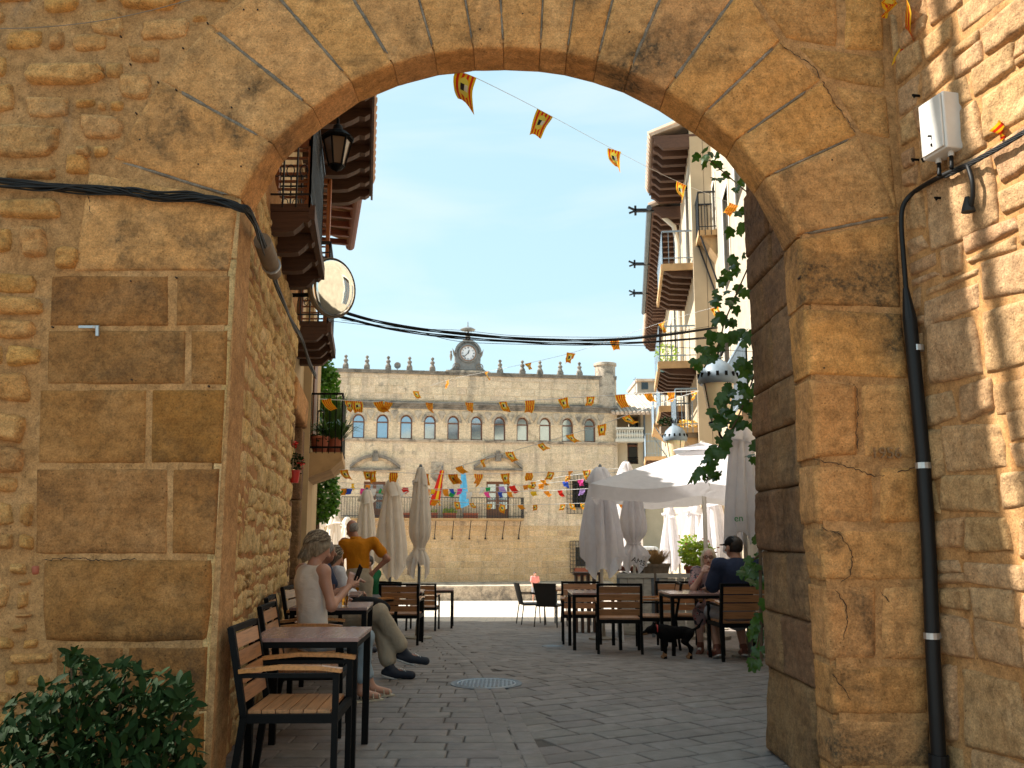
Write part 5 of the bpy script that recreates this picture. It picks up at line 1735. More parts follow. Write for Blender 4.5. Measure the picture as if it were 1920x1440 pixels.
for (x0, y0, x1, y1, kk) in ((1176, 834, 1197, 870, 0), (1180, 786, 1200, 812, 1)):
    m = MB(); fbox(m, x0, y0, x1, y1, YB + (.3 if kk == 0 else 1.3), YB + (.4 if kk == 0 else 1.4)); w = m.build('window', M['window_wood'], fh)
    g = MB(); fbox(g, x0 + 3, y0 + 4, x1 - 3, y1 - 3, YB + (.27 if kk == 0 else 1.27), YB + (.29 if kk == 0 else 1.29)); g.build('pane', M['glass_dark'], w)
m = MB()
for k in range(7):
    x = 1176 + k * 3.4
    m.bar(P(x, 860, YB + .1), P(x, 875, YB + .1), .03)
m.bar(P(1174, 858, YB + .1), P(1200, 858, YB + .1), .05); m.build('window_rail', M['black_metal'], fh)
m = MB(); fbox(m, 1155, 822, 1207, 828, YB - .9, YB - .004); m.build('balcony_slab', M['white_plaster'], fh)
m = MB(); fbox(m, 1155, 801, 1207, 805, YB - .9, YB - .7); m.build('balustrade_rail', M['white_plaster'], fh)
for k in range(11):
    c = P(1158 + k * 4.6, 822, YB - .8)
    m = MB(); m.lathe([(.07, .0), (.05, .08), (.09, .22), (.04, .38), (.05, .44), (.07, .5)], 8, c); m.build('baluster', M['white_plaster'], fh)
# tiled roof in perspective
ra0, ra1 = P(1150, 769, YB - .9), P(1262, 786, YB - .9)
ra0.z = ra1.z = P(1200, 778, YB - .9).z
rb0 = Vector((ra0.x - .2, YB + 6, ra0.z + 2.1)); rb1 = Vector((ra1.x, YB + 6, ra1.z + 2.1))
m = MB(); m.prism([ra0, ra1, rb1, rb0], (0, 0, .1)); m.build('roof', M['pale_roof_tile'], fh)
n = 15
for k in range(n):
    f_ = k / (n - 1); m = MB(); a_ = ra0.lerp(ra1, f_) + Vector((0, -.12, .1)); c = rb0.lerp(rb1, f_) + Vector((0, 0, .1))
    m.tube([a_, c], .11, 8); m.build('roof_tile', M['pale_roof_tile'], fh)
m = MB(); m.tube([P(1208, 775, YB - .15), P(1208, 1000, YB - .1)], .06, 6); m.build('downpipe', M['grey_iron'], fh)
# pale block far beyond
bh = empty('distant_house', tuple(P(1215, 760, 75)), 'pale flat topped house showing above the tiled roof far behind', 'house')
m = MB(); fbox(m, 1190, 738, 1300, 830, 75, 82); m.build('wall', M['render_pale'], bh)
m = MB(); fbox(m, 1195, 712, 1300, 738, 77, 83); m.build('upper_wall', M['render_grey'], bh)
m = MB(); fbox(m, 1188, 736, 1300, 741, 74, 83); fbox(m, 1193, 710, 1300, 714, 76.6, 83); m.build('roof', M['pale_roof_tile'], bh)
m = MB(); m.tube([P(1191, 736, 76), P(1191, 708, 76)], .03, 5); m.bar(P(1187, 712, 76), P(1195, 712, 76), .03); m.build('antenna', M['grey_iron'], bh)
m = MB(); fbox(m, 1203, 717, 1215, 730, 76.95, 77.1); m.build('window', M['glass_dark'], bh)
# van parked by the passage
def vanb():
    c = P(1211, 1030, 50.0); c.z = zg(50)
    root = empty('parked_van', tuple(c), 'small white van parked in the shade beyond the closed parasols', 'van')
    k = lambda x, y, z_: Vector((c.x + x, c.y + y, c.z + z_ + 1.0))
    b = MB()
    sec = [(-.86, .35), (-.88, .95), (-.80, 1.1), (-.68, 1.72), (-.55, 1.80), (.55, 1.80), (.68, 1.72), (.80, 1.1), (.88, .95), (.86, .35)]
    b.prism([k(x, 0, z_) for x, z_ in sec], (0, 4.2, 0)); bevel(b.build('body', M['car_white'], root), .04, 2)
    g = MB(); g.prism([k(-.70, -.012, 1.12), k(-.06, -.012, 1.12), k(-.06, -.012, 1.62), k(-.6, -.012, 1.62)], (0, .01, 0)); g.prism([k(.06, -.012, 1.12), k(.70, -.012, 1.12), k(.6, -.012, 1.62), k(.06, -.012, 1.62)], (0, .01, 0)); g.build('rear_window', M['glass_dark'], root)
    for s in (-1, 1):
        m = MB(); m.box(k(s * .83, -.01, .95), (.10, .05, .32)); m.build('tail_light', M['flower_red'], root)
        m = MB(); m.lathe([(.30, -.09), (.32, 0), (.30, .09)], 16, k(s * .72, .8, .32), rot=Matrix.Rotation(R(90), 3, 'Y')); m.build('wheel', M['rubber'], root)
        m = MB(); m.lathe([(.30, -.09), (.32, 0), (.30, .09)], 16, k(s * .72, 3.4, .32), rot=Matrix.Rotation(R(90), 3, 'Y')); m.build('wheel', M['rubber'], root)
    m = MB(); m.box(k(0, -.05, .5), (1.7, .14, .2)); m.build('bumper', M['black_metal'], root)
    m = MB(); m.box(k(.95, 3.2, 1.25), (.12, .14, .2)); m.build('mirror', M['black_metal'], root)
vanb()
# ------------------------------------------------------------------ terrace furniture
def make_chair(label, group='slatted armchairs on the terraces'):
    """slatted armchair, faces +Y"""
    root = empty('terrace_chair', (0, 0, 0), label, 'chair', group)
    W, D = .54, .50
    bl = M['black_metal']
    for s in (-1, 1):
        m = MB(); x = s * W / 2
        m.bar((x, D / 2, 0), (x, D / 2, .645), .032, .032); m.build('leg', bl, root, world=False)
        m = MB(); m.bar((x, -D / 2 - .035, 0), (x, -D / 2 + .02, .42), .034, .034, up=(1, 0, 0)); m.bar((x, -D / 2 + .02, .41), (x, -D / 2 - .07, .875), .034, .034, up=(1, 0, 0)); m.build('leg', bl, root, world=False)
        m = MB(); m.bar((x, -D / 2 - .02, .625), (x, D / 2, .625), .03, .022); m.build('arm_rail', bl, root, world=False)
        m = MB()
        pts = [(x, -D / 2 - .015, .648), (x, -.05, .668), (x, D / 2 - .08, .664), (x, D / 2 + .03, .650)]
        for a, b in zip(pts, pts[1:]): m.bar(a, b, .05, .022)
        m.build('armrest', M['arm_wood'], root, world=False)
    m = MB()
    for y in (-D / 2 + .02, D / 2): m.bar((-W / 2, y, .405), (W / 2, y, .405), .03, .045)
    for s in (-1, 1): m.bar((s * W / 2, -D / 2, .405), (s * W / 2, D / 2, .405), .03, .045)
    m.build('frame', bl, root, world=False)
    m = MB(); m.bar((-W / 2, -D / 2 - .07, .862), (W / 2, -D / 2 - .07, .862), .03, .03); m.build('back_rail', bl, root, world=False)
    n = 6
    for i in range(n):
        y = -D / 2 + .055 + (D - .06) * (i + .5) / n - .02
        m = MB(); m.box((0, y, .437), (W - .03, (D - .02) / n - .012, .018)); m.build('seat_slat', M['slat_wood'], root, world=False)
    for i in range(4):
        z = .52 + i * .093; y = -D / 2 + .02 - .09 * (z - .41) / .465
        m = MB(); m.box((0, y + .004, z), (W - .032, .016, .078), Matrix.Rotation(R(11), 3, 'X')); m.build('back_slat', M['slat_wood'], root, world=False)
    return root
def make_table(label, w=.66, d=.70, top='table_wood'):
    root = empty('terrace_table', (0, 0, 0), label, 'table', 'wood topped black metal tables')
    m = MB(); m.box((0, 0, .742), (w, d, .022)); m.build('tabletop', M[top], root, world=False)
    m = MB(); m.box((0, 0, .712), (w - .01, d - .01, .035)); m.build('frame', M['black_metal'], root, world=False)
    for sx in (-1, 1):
        for sy in (-1, 1):
            m = MB(); m.bar((sx * (w / 2 - .025), sy * (d / 2 - .025), 0), (sx * (w / 2 - .025), sy * (d / 2 - .025), .70), .042, .042); m.build('leg', M['black_metal'], root, world=False)
    return root
ch0 = make_chair('slatted armchair with orange armrests nearest the camera, empty, by the left wall')
tb0_ = make_table('small empty wood topped table nearest the camera at the left')
_uc = [False, False]
def chair(x, y, face, label):
    """face: direction it looks to, degrees clockwise from +Y"""
    if not _uc[0]:
        _uc[0] = True; o = ch0; o.location = (x, y, zg(y)); o.rotation_euler = (0, 0, R(-face)); o['label'] = label; return o
    o = copy_tree(ch0, (x, y, zg(y)), R(-face), label); return o
def table(x, y, rz, label):
    if not _uc[1]:
        _uc[1] = True; o = tb0_; o.location = (x, y, zg(y)); o.rotation_euler = (0, 0, R(rz)); o['label'] = label; return o
    return copy_tree(tb0_, (x, y, zg(y)), R(rz), label)
chair(-1.20, 5.36, 88, 'slatted armchair with orange armrests nearest the camera, empty, by the left wall')
table(-1.27, 6.05, 2, 'small empty table nearest the camera, beside the front empty armchair')
chair(-1.45, 6.82, 86, 'empty slatted armchair between the nearest table and the woman in the white top')
chair(-1.66, 7.72, 82, 'slatted armchair the woman in the white sleeveless top sits on')
table(-1.60, 8.42, 4, 'table with the beer glass in front of the seated woman')
chair(-1.88, 9.28, 92, 'slatted armchair under the man in beige trousers and dark sneakers')
chair(-2.28, 11.35, 80, 'slatted armchair of the woman in the white blouse')
table(-2.05, 10.7, 4, 'table right of the woman in the white blouse, before the man in orange')
chair(-2.02, 13.45, 215, 'slatted armchair with the child in green on it')
chair(-1.95, 12.45, 186, 'slatted armchair between the man in orange and the grey parasol, mostly hidden') if False else None
chair(-1.60, 13.7, 2, 'slatted armchair seen from behind left of the tall grey parasol pole')
table(-1.72, 14.75, 2, 'dark table beyond the chair by the tall grey parasol pole')
chair(-1.68, 17.8, 3, 'slatted armchair just right of the tall grey parasol pole')
table(-1.50, 18.8, 2, 'table behind the chair right of the tall grey parasol pole')
# right side
chair(1.36, 12.05, 3, 'empty slatted armchair seen from behind in front of the pale panels')
table(1.12, 12.85, 2, 'table beyond the empty armchair under the big closed parasol')
chair(1.02, 13.9, 182, 'slatted armchair facing us beyond the table under the closed parasol')
chair(1.95, 12.75, -86, 'slatted armchair side on, facing left, before the pale panels')
table(2.25, 11.85, 3, 'table between the blonde woman and the man in the cap')
chair(2.30, 13.0, 184, 'slatted armchair facing us behind the couple\'s table')
chair(2.62, 10.95, -4, 'slatted armchair of the man in the black cap, seen from behind')
chair(2.78, 12.55, 188, 'slatted armchair the blonde woman sits on')

def make_wicker(label):
    root = empty('woven_chair', (0, 0, 0), label, 'chair', 'black woven chairs in the square')
    W, D = .50, .48
    m = MB()
    V = []; F_ = []
    nu, nv = 8, 10
    for j in range(nv + 1):
        v = j / nv; z = .44 + .44 * v; y = -D / 2 - .11 * v
        for i in range(nu + 1):
            u = i / nu * 2 - 1
            V.append((u * (W / 2 - .05 + .05 * v), y + .05 * (u * u) * .6 - .025, z))
    for j in range(nv):
        for i in range(nu):
            a = j * (nu + 1) + i; F_.append((a, a + 1, a + nu + 2, a + nu + 1))
    m.add(V, F_); m.add([Vector(v) + Vector((0, -.025, 0)) for v in V], [f[::-1] for f in F_]); m.build('backrest', M['wicker'], root, True, world=False)
    m = MB(); m.box((0, 0, .43), (W - .04, D, .045)); bevel(m.build('seat', M['wicker'], root, world=False), .015, 2)
    for sx in (-1, 1):
        m = MB(); m.tube([(sx * W / 2, D / 2, 0), (sx * (W / 2 - .01), D / 2 - .03, .43)], .012, 6); m.build('leg', M['black_metal'], root, world=False)
        m = MB(); m.tube([(sx * W / 2, -D / 2 - .06, 0), (sx * (W / 2 - .02), -D / 2, .43)], .012, 6); m.build('leg', M['black_metal'], root, world=False)
        m = MB(); m.tube([(sx * W / 2, D / 2 - .02, .43), (sx * (W / 2 + .01), D / 2 - .06, .63), (sx * (W / 2 + .01), 0, .66), (sx * (W / 2), -D / 2 - .06, .66)], .014, 6); m.build('armrest', M['black_metal'], root, world=False)
    return root
wk = make_wicker('black woven chair')
for i, (x, y, f, lab) in enumerate([(.80, 19.2, 25, 'black woven chair with its back to us, right one of the pair in the square'), (.44, 20.4, 78, 'black woven chair seen side on, leftmost in the square'), (1.42, 21.4, 200, 'black woven chair facing us on the far side of the square table')]):
    o = wk if i == 0 else copy_tree(wk)
    o.location = (x, y, zg(y)); o.rotation_euler = (0, 0, R(-f)); o['label'] = lab
root = empty('square_table', (1.30, 20.2, zg(20.2)), 'bare light topped table among the black woven chairs', 'table')
m = MB(); m.box((0, 0, .74), (.8, .8, .03)); m.build('tabletop', M['slat_wood'], root, world=False)
for sx in (-1, 1):
    for sy in (-1, 1):
        m = MB(); m.tube([(sx * .36, sy * .36, 0), (sx * .36, sy * .36, .73)], .016, 6); m.build('leg', M['grey_iron'], root, world=False)
root = empty('white_stool', (1.52, 14.55, zg(14.5)), 'small white plastic stool behind the empty slatted armchair', 'stool')
m = MB(); m.box((0, 0, .44), (.36, .36, .035)); m.build('seat', M['white_paint'], root, world=False)
for sx in (-1, 1):
    for sy in (-1, 1):
        m = MB(); m.bar((sx * .17, sy * .17, 0), (sx * .15, sy * .15, .43), .03); m.build('leg', M['white_paint'], root, world=False)

# ------------------------------------------------------------------ parasols
def closed_parasol(px, ytop, ybot, Y, wid, label, mat='parasol_cream', tie=None, seed=0, lean=0.0, pole=True, flap=.62, pxr=None):
    base = P(px, 1000, Y); base.z = zg(Y)
    ztop = P(px, ytop, Y).z; zbot = P(px, ybot, Y).z
    root = empty('closed_parasol', tuple(base), label, 'parasol', 'closed parasols around the square')
    H = ztop - zbot
    pr_ = random.Random(seed)
    nf = 8; ph = pr_.uniform(0, 6)
    def shape(z0, z1, fr, rag, n=72, rows=34, off=0.0, ns=nf):
        V = []; F_ = []
        for j in range(rows + 1):
            v = j / rows
            for i in range(n):
                a = 2 * math.pi * i / n
                fold = abs(math.sin(a * ns / 2 + ph + .5 * math.sin(2.3 * v + ph)))
                fold2 = .5 + .5 * math.sin(a * ns * 1.5 + ph * 2 + v * 1.5)
                r_ = fr(v) * (.62 + .38 * fold ** .7 - .10 * fold2 * min(1, v * 3)) + off
                low = rag * (.5 + .5 * math.sin(a * 2 + ph)) * v ** 6 + rag * .45 * fold * v ** 8
                z = z1 + (z0 - z1) * v + low
                x = r_ * math.cos(a); y = r_ * math.sin(a)
                wob = .02 * math.sin(5 * v + a * 2 + ph) * v
                V.append((x + wob + lean * v * v, y + wob, z))
        for j in range(rows):
            for i in range(n):
                a_ = j * n + i; b_ = j * n + (i + 1) % n
                F_.append((a_, b_, b_ + n, a_ + n))
        F_.append(tuple(range(n))[::-1])
        return V, F_
    zt, zb = ztop - base.z, zbot - base.z
    if tie is None:
        fr = lambda v: wid / 2 * (.22 + .78 * min(1, v * 1.6) ** .55 + .12 * v)
    else:
        fr = lambda v: wid / 2 * ((.30 + .70 * min(1, v * 2.2) ** .6) * (1 - .52 * math.exp(-((v - tie) / .085) ** 2)) + .35 * max(0, v - tie - .05))
    V, F_ = shape(zb, zt - .04, fr, .30 * min(1, H / 1.8))
    m = MB(); m.add(V, F_); o = m.build('canopy', M[mat], root, True, world=False)
    # vent cap over the top
    fc = lambda v: wid / 2 * (.20 + flap * v ** .7)
    V, F_ = shape(zt - .19 * H, zt, fc, .10, rows=12, off=.012, ns=4)
    m = MB(); m.add(V, F_); m.build('vent_cap', M[mat], root, True, world=False)
    m = MB(); m.lathe([(.025, zt - .02), (.03, zt + .02), (.012, zt + .05)], 8); m.build('finial', M['grey_iron'], root, world=False)
    if tie:
        zz = zt + (zb - zt) * tie; rr_ = wid / 2 * .44
        m = MB(); m.tube([(rr_ * math.cos(a), rr_ * math.sin(a), zz + .01 * math.sin(a)) for a in [k * math.pi / 8 for k in range(17)]], .018, 6, cap=False); m.build('tie_strap', M[mat], root, world=False)
    if pole:
        m = MB(); m.tube([(0, 0, .02), (0, 0, zt - .05)], .025, 10); shade_auto(m.build('pole', M['grey_iron' if mat == 'parasol_cream' else 'white_plaster'], root, world=False))
        m = MB(); m.lathe([(.22, 0), (.22, .03), (.05, .05), (.035, .3)], 14); m.build('base', M['plinth_grey'], root, world=False)
    return root
closed_parasol(787, 876, 1090, 15.1, .38, 'slender greyish parasol tied in at the waist, tallest on the left', tie=.72, seed=2, flap=.5)
closed_parasol(733, 899, 1094, 17.0, .56, 'wide cream parasol right of the man in orange', seed=3, lean=.04)
closed_parasol(686, 918, 1080, 20.0, .48, 'cream parasol directly behind the man in orange', seed=4)
closed_parasol(626, 965, 1085, 27.0, .60, 'small cream parasol left of the man in orange\'s head', seed=5)
closed_parasol(596, 968, 1085, 30.0, .62, 'distant cream parasol beside the brown door stone', seed=6)
closed_parasol(582, 966, 1085, 28.0, .50, 'distant cream parasol leftmost, touching the brown door stone', seed=7)
closed_parasol(650, 970, 1085, 31.0, .60, 'distant cream parasol partly behind the head of the man in orange', seed=8)
closed_parasol(1127, 876, 1088, 14.9, .66, 'broad closed pale parasol over the empty armchair on the right', mat='parasol_white', seed=11, lean=.02)
ams = closed_parasol(1188, 905, 1078, 16.2, .50, 'closed white parasol tied at the waist with dark lettering', mat='parasol_white', tie=.66, seed=12, flap=.5)
closed_parasol(1257, 950, 1078, 20.5, .44, 'narrow closed cream parasol before the white van', mat='parasol_white', seed=13)
closed_parasol(1304, 945, 1075, 20.0, .62, 'closed parasol left of the open parasol\'s pole', mat='parasol_white', seed=14)
closed_parasol(1338, 925, 1075, 18.0, .62, 'closed parasol right of the open parasol\'s pole', mat='parasol_white', seed=16)
closed_parasol(1176, 866, 1075, 26.0, .8, 'closed parasol whose white top peeks over the open one', mat='parasol_white', seed=17)
big = closed_parasol(1397, 792, 1055, 11.35, .50, 'big closed white parasol with green lettering beside the vine', mat='parasol_white', seed=15, lean=-.0)
def on_cloth(o, s, size, px, py, Y, mat, rz=0, roll=0):
    c = P(px, py, Y); base = Vector(o.location)
    t_ = text('lettering', s, size, c - base, (R(90), roll, rz), mat, o, ext=.002, world=False)
    return t_
on_cloth(ams, 'AMS', .125, 1197, 1053, 15.86, 'black_metal', rz=.05, roll=.38)
on_cloth(ams, 'TEL', .04, 1203, 1064, 15.86, 'grey_iron', roll=.38)
on_cloth(big, 'en', .115, 1385, 972, 11.04, 'pennant_green', roll=-.05, rz=0.1)
# open parasol: square canopy with a vent and eight ribs
def open_parasol():
    Cx, Cy = 3.12, 15.0
    root = empty('open_parasol', (Cx, Cy, zg(Cy)), 'large open square white parasol behind the blonde woman', 'parasol')
    rz = R(-13); hs = 1.62
    zc, ze = P(1310, 838, 15).z - zg(15), P(1135, 905, 13.6).z - zg(15)
    V = []; F_ = []; N_ = 20
    for j in range(N_ + 1):
        for i in range(N_ + 1):
            u = i / N_ * 2 - 1; v = j / N_ * 2 - 1
            r_ = max(abs(u), abs(v)); d = min(abs(abs(u) - abs(v)), 1)
            diag = min(abs(u), abs(v)) / max(r_, 1e-6)
            sag = -.10 * r_ * r_ * (1 - diag) * (1 - abs(2 * min(diag, 1) - 1) * .0)
            z = zc - (zc - ze) * r_ ** 1.15 - .03 * math.sin(r_ * math.pi) + (-.09 * r_ ** 2 * math.sin(math.pi * diag))
            V.append(Vector((u * hs, v * hs, z)))
    for j in range(N_):
        for i in range(N_):
            a = j * (N_ + 1) + i; F_.append((a, a + 1, a + N_ + 2, a + N_ + 1))
    rotm = Matrix.Rotation(rz, 3, 'Z')
    m = MB(); m.add([rotm @ v for v in V], F_); m.build('canopy', M['parasol_white'], root, True, world=False)
    # valance
    V = []; F_ = []; per = []
    for k in range(4 * 20):
        s = k / 20; e = int(s); f = s - e
        c = [(-1, -1), (1, -1), (1, 1), (-1, 1)]
        a = c[e % 4]; b = c[(e + 1) % 4]
        per.append((a[0] + (b[0] - a[0]) * f, a[1] + (b[1] - a[1]) * f, f))
    for (u, v, f) in per:
        diag = 1 - abs(2 * f - 1)
        z = ze - .09 * math.sin(math.pi * (1 - diag))
        V.append(rotm @ Vector((u * hs, v * hs, z))); V.append(rotm @ Vector((u * hs * 1.004, v * hs * 1.004, z - .20 - .015 * math.sin(f * 25))))
    n = len(per)
    for k in range(n): F_.append((2 * k, 2 * ((k + 1) % n), 2 * ((k + 1) % n) + 1, 2 * k + 1))
    m = MB(); m.add(V, F_); m.build('valance', M['parasol_white'], root, True, world=False)
    V = [rotm @ Vector((u * .45, v * .45, zc + .02 - .16 * max(abs(u), abs(v)))) for u, v in ((0, 0), (-1, -1), (1, -1), (1, 1), (-1, 1))]
    m = MB(); m.add([v + Vector((0, 0, .06)) for v in V], [(0, 1, 2), (0, 2, 3), (0, 3, 4), (0, 4, 1)]); m.build('vent_cap', M['parasol_white'], root, world=False)
    m = MB(); m.tube([(0, 0, 0), (0, 0, zc + .1)], .035, 12); m.build('pole', M['white_plaster'], root, world=False)
    for k in range(8):
        a = k * math.pi / 4; L_ = hs * (math.sqrt(2) if k % 2 else 1) * .97
        dv = rotm @ Vector((math.cos(a), math.sin(a), 0))
        zt_ = ze if k % 2 else ze - .06
        m = MB(); m.bar(Vector((0, 0, zc - .06)), dv * L_ + Vector((0, 0, zt_ - .0)), .02); m.bar(Vector((0, 0, zc - .62)), dv * L_ * .5 + Vector((0, 0, zc - .06 - (zc - zt_) * .5)), .018); m.build('rib', M['galvanised'], root, world=False)
    m = MB(); m.lathe([(.35, 0), (.35, .06), (.06, .09), (.05, .35)], 16); m.build('base', M['plinth_grey'], root, world=False)
open_parasol()

# ------------------------------------------------------------------ pale panels, planters
for i, (x0, x1) in enumerate(((1157, 1226), (1231, 1305))):
    Yp = 15.5 - i * .05
    a, c = P(x0, 1100, Yp), P(x1, 1100, Yp)
    zt_, zb_ = P(x0, 1076, Yp).z, zg(Yp) + .05
    root = empty('wind_screen', ((a.x + c.x) / 2, Yp, zg(Yp)), ['whitewashed wooden screen panel left of the gap behind the side-on armchair', 'whitewashed wooden screen panel right of the gap behind the dog'][i], 'screen', 'whitewashed screen panels')
    nb = 4
    for k in range(nb):
        w_ = (c.x - a.x - .08) / nb
        m = MB(); m.box((a.x + .04 + w_ * (k + .5), Yp, (zt_ + zb_) / 2 - .03), (w_ - .008, .03, zt_ - zb_ - .08)); m.build('plank', M['whitewashed'], root)
    m = MB(); m.box(((a.x + c.x) / 2, Yp, zt_ - .03), (c.x - a.x, .08, .07)); m.build('top_rail', M['whitewashed'], root)
    m = MB(); m.box(((a.x + c.x) / 2, Yp, zb_ + .08), (c.x - a.x, .06, .1)); m.build('bottom_rail', M['whitewashed'], root)
    m = MB()
    for x in (a.x + .02, c.x - .02): m.box((x, Yp, (zt_ + zg(Yp)) / 2), (.045, .07, zt_ - zg(Yp)))
    m.build('post', M['grey_iron'], root)
root = empty('wooden_counter', tuple(G(1205, 1180)), 'dark brown wooden counter top showing behind the lettered parasol', 'counter')
a = P(1158, 1066, 17.2); c = P(1240, 1066, 17.2)
m = MB(); m.box(((a.x + c.x) / 2, 17.3, a.z), (c.x - a.x, .4, .08)); m.build('counter_top', M['red_timber'], root)
m = MB(); m.box(((a.x + c.x) / 2, 17.3, (a.z + zg(17)) / 2 - .04), (c.x - a.x - .1, .3, a.z - zg(17) - .08)); m.build('counter_body', M['dark_timber'], root)
root = empty('wooden_bench_rack', tuple(Vector((P(1082, 1090, 17).x, 17, zg(17)))), 'dark slatted wooden rack under the grilled ground floor window', 'rack')
a = P(1080, 1088, 17.0); c = P(1125, 1088, 17.0)
for k in range(5):
    m = MB(); m.box((a.x + (c.x - a.x) * k / 4, 17, (a.z + .1 + zg(17)) / 2), (.04, .3, a.z + .1 - zg(17))); m.build('slat', M['dark_timber'], root)
m = MB(); m.box(((a.x + c.x) / 2, 17, a.z + .12), (c.x - a.x + .1, .34, .05)); m.build('top', M['dark_timber'], root)

def tuft(root, name, c, n, r_, h, mat, pr_, wd=.008, droop=.3):
    V = []; F_ = []
    for k in range(n):
        a = pr_.uniform(0, 6.283); q = pr_.uniform(0, 1) ** .5
        b0 = c + Vector((math.cos(a) * r_ * .3 * q, math.sin(a) * r_ * .3 * q, 0))
        hh = h * pr_.uniform(.55, 1.1); d = Vector((math.cos(a), math.sin(a), 0)) * r_ * q * pr_.uniform(.6, 1.3)
        p1 = b0 + d * .5 + Vector((0, 0, hh * .7)); p2 = b0 + d * 1.1 + Vector((0, 0, hh * (1 - droop * q)))
        s = Vector((-math.sin(a), math.cos(a), 0)) * wd
        n_ = len(V); V += [b0 - s, b0 + s, p1 + s, p1 - s, p2]
        F_ += [(n_, n_ + 1, n_ + 2, n_ + 3), (n_ + 3, n_ + 2, n_ + 4)]
    m = MB(); m.add(V, F_); return m.build(name, M[mat], root)
def leafblob(root, name, c, n, rad, mat, pr_, s=.04, kind=None, flat=1.0):
    V = []; F_ = []
    for k in range(n):
        d = Vector((pr_.gauss(0, 1), pr_.gauss(0, 1), pr_.gauss(0, 1))).normalized() * pr_.uniform(.35, 1) ** .5
        p = c + Vector((d.x * rad[0], d.y * rad[1], d.z * rad[2]))
        a = Vector((pr_.gauss(0, 1), pr_.gauss(0, 1), pr_.gauss(0, .6))).normalized(); b = a.cross(Vector((pr_.gauss(0, 1), pr_.gauss(0, 1), pr_.gauss(0, 1)))).normalized()
        q = s * pr_.uniform(.6, 1.3); n_ = len(V)
        V += [p - a * q, p + b * q * .5 + a * q * .1, p + a * q, p - b * q * .5 + a * q * .1]; F_.append((n_, n_ + 1, n_ + 2, n_ + 3))
    m = MB(); m.add(V, F_); o = m.build(name, M[mat], root)
    if kind: o['kind'] = kind
    return o
pr_ = random.Random(55)
c = P(1230, 1062, 16.6); root = empty('dry_grass_pot', (c.x, c.y, zg(16.6)), 'pot of dry straw coloured grass behind the pale panels', 'potted plant')
m = MB(); m.lathe([(.19, c.z - .30), (.24, c.z), (.26, c.z), (.26, c.z + .05), (.22, c.z + .04)], 16, (c.x, c.y, 0)); m.build('pot', M['clay_pot'], root)
m = MB(); m.lathe([(.2, zg(16.6)), (.2, c.z - .3)], 8, (c.x, c.y, 0)); m.build('stand', M['dark_timber'], root)
tuft(root, 'dry_grass', c + Vector((0, 0, .04)), 420, .34, .30, 'straw', pr_, .005)
c = P(1308, 1068, 16.8); root = empty('flower_pot', (c.x, c.y, zg(16.8)), 'terracotta pot of green leaves and small red flowers beside the blonde woman', 'potted plant')
m = MB(); m.lathe([(.17, c.z - .34), (.22, c.z), (.25, c.z), (.25, c.z + .06), (.21, c.z + .05)], 16, (c.x, c.y, 0)); m.build('pot', M['terracotta'], root)
m = MB(); m.lathe([(.2, zg(16.8)), (.2, c.z - .34)], 8, (c.x, c.y, 0)); m.build('stand', M['dark_timber'], root)
leafblob(root, 'foliage', c + Vector((0, 0, .26)), 520, (.34, .3, .26), 'flower_leaf', pr_, .05)
leafblob(root, 'blossom', c + Vector((.05, -.1, .34)), 50, (.34, .3, .26), 'flower_pink', pr_, .03)
c = P(1298, 1030, 19.5); root = empty('yellow_shrub', (c.x, c.y, zg(19.5)), 'yellow green shrub left of the open parasol pole', 'shrub')
leafblob(root, 'foliage', c, 420, (.30, .3, .32), 'flower_leaf', pr_, .05)
leafblob(root, 'blossom', c, 50, (.28, .3, .3), 'flower_yellow', pr_, .035)
m = MB(); m.tube([(c.x, c.y, zg(19.5)), c], .03, 6); m.build('stem', M['stem_brown'], root)
# beer glass, phone comes with the hands
gx = P(651, 1130, 7.45); tz_ = .754
root = empty('beer_glass', (-1.47, 8.28, tz_), 'half full glass of beer on the second table', 'glass')
m = MB(); m.lathe([(.028, 0), (.034, .13), (.032, .13), (.026, .006)], 20, rot=None); shade_auto(m.build('glass', M['clear_glass'], root, world=False))
m = MB(); m.lathe([(.0255, .007), (.030, .085)], 20); m.build('beer', M['beer'], root, world=False)
root = empty('red_can', (-1.56, 8.2, tz_), 'small red drink bottle beside the beer glass', 'bottle')
m = MB(); m.lathe([(.028, 0), (.03, .02), (.03, .10), (.022, .14), (.012, .17), (.012, .19)], 16); shade_auto(m.build('bottle', M['red_timber'], root, world=False))
# manhole and drains
c = G(912, 1282)
root = empty('manhole_cover', tuple(c), 'round iron manhole cover with raised pattern in the paving', 'manhole cover')
m = MB(); m.lathe([(.335, -.02), (.335, .006), (.31, .006), (.305, .002)], 48); shade_auto(m.build('ring', M['manhole_iron'], root, world=False))
m = MB(); m.lathe([(.30, -.02), (.30, .004)], 48); m.build('plate', M['manhole_iron'], root, world=False)
m = MB()
for k in range(-7, 8):
    for j in range(-7, 8):
        x, y = k * .038, j * .038
        if x * x + y * y < .072: m.box((x, y, .006), (.026, .012, .006), Matrix.Rotation(R(45 if (k + j) % 2 else -45), 3, 'Z'))
m.build('tread_pattern', M['manhole_lug'], root, world=False)
m = MB(); m.tube([(.27 * math.cos(a), .27 * math.sin(a), .004) for a in [k * math.pi / 24 for k in range(49)]], .006, 5, cap=False); m.build('raised_ring', M['manhole_lug'], root, world=False)
c = G(1036, 1212)
root = empty('drain_cover', tuple(c), 'small dark blue grey drain lid far beyond the manhole', 'drain cover')
m = MB(); m.lathe([(.15, -.02), (.15, .008), (.13, .009)], 24); m.build('lid', M['manhole_iron'], root, world=False)
m = MB(); m.box((0, 0, .012), (.16, .02, .006)); m.build('lid_handle', M['manhole_lug'], root, world=False)

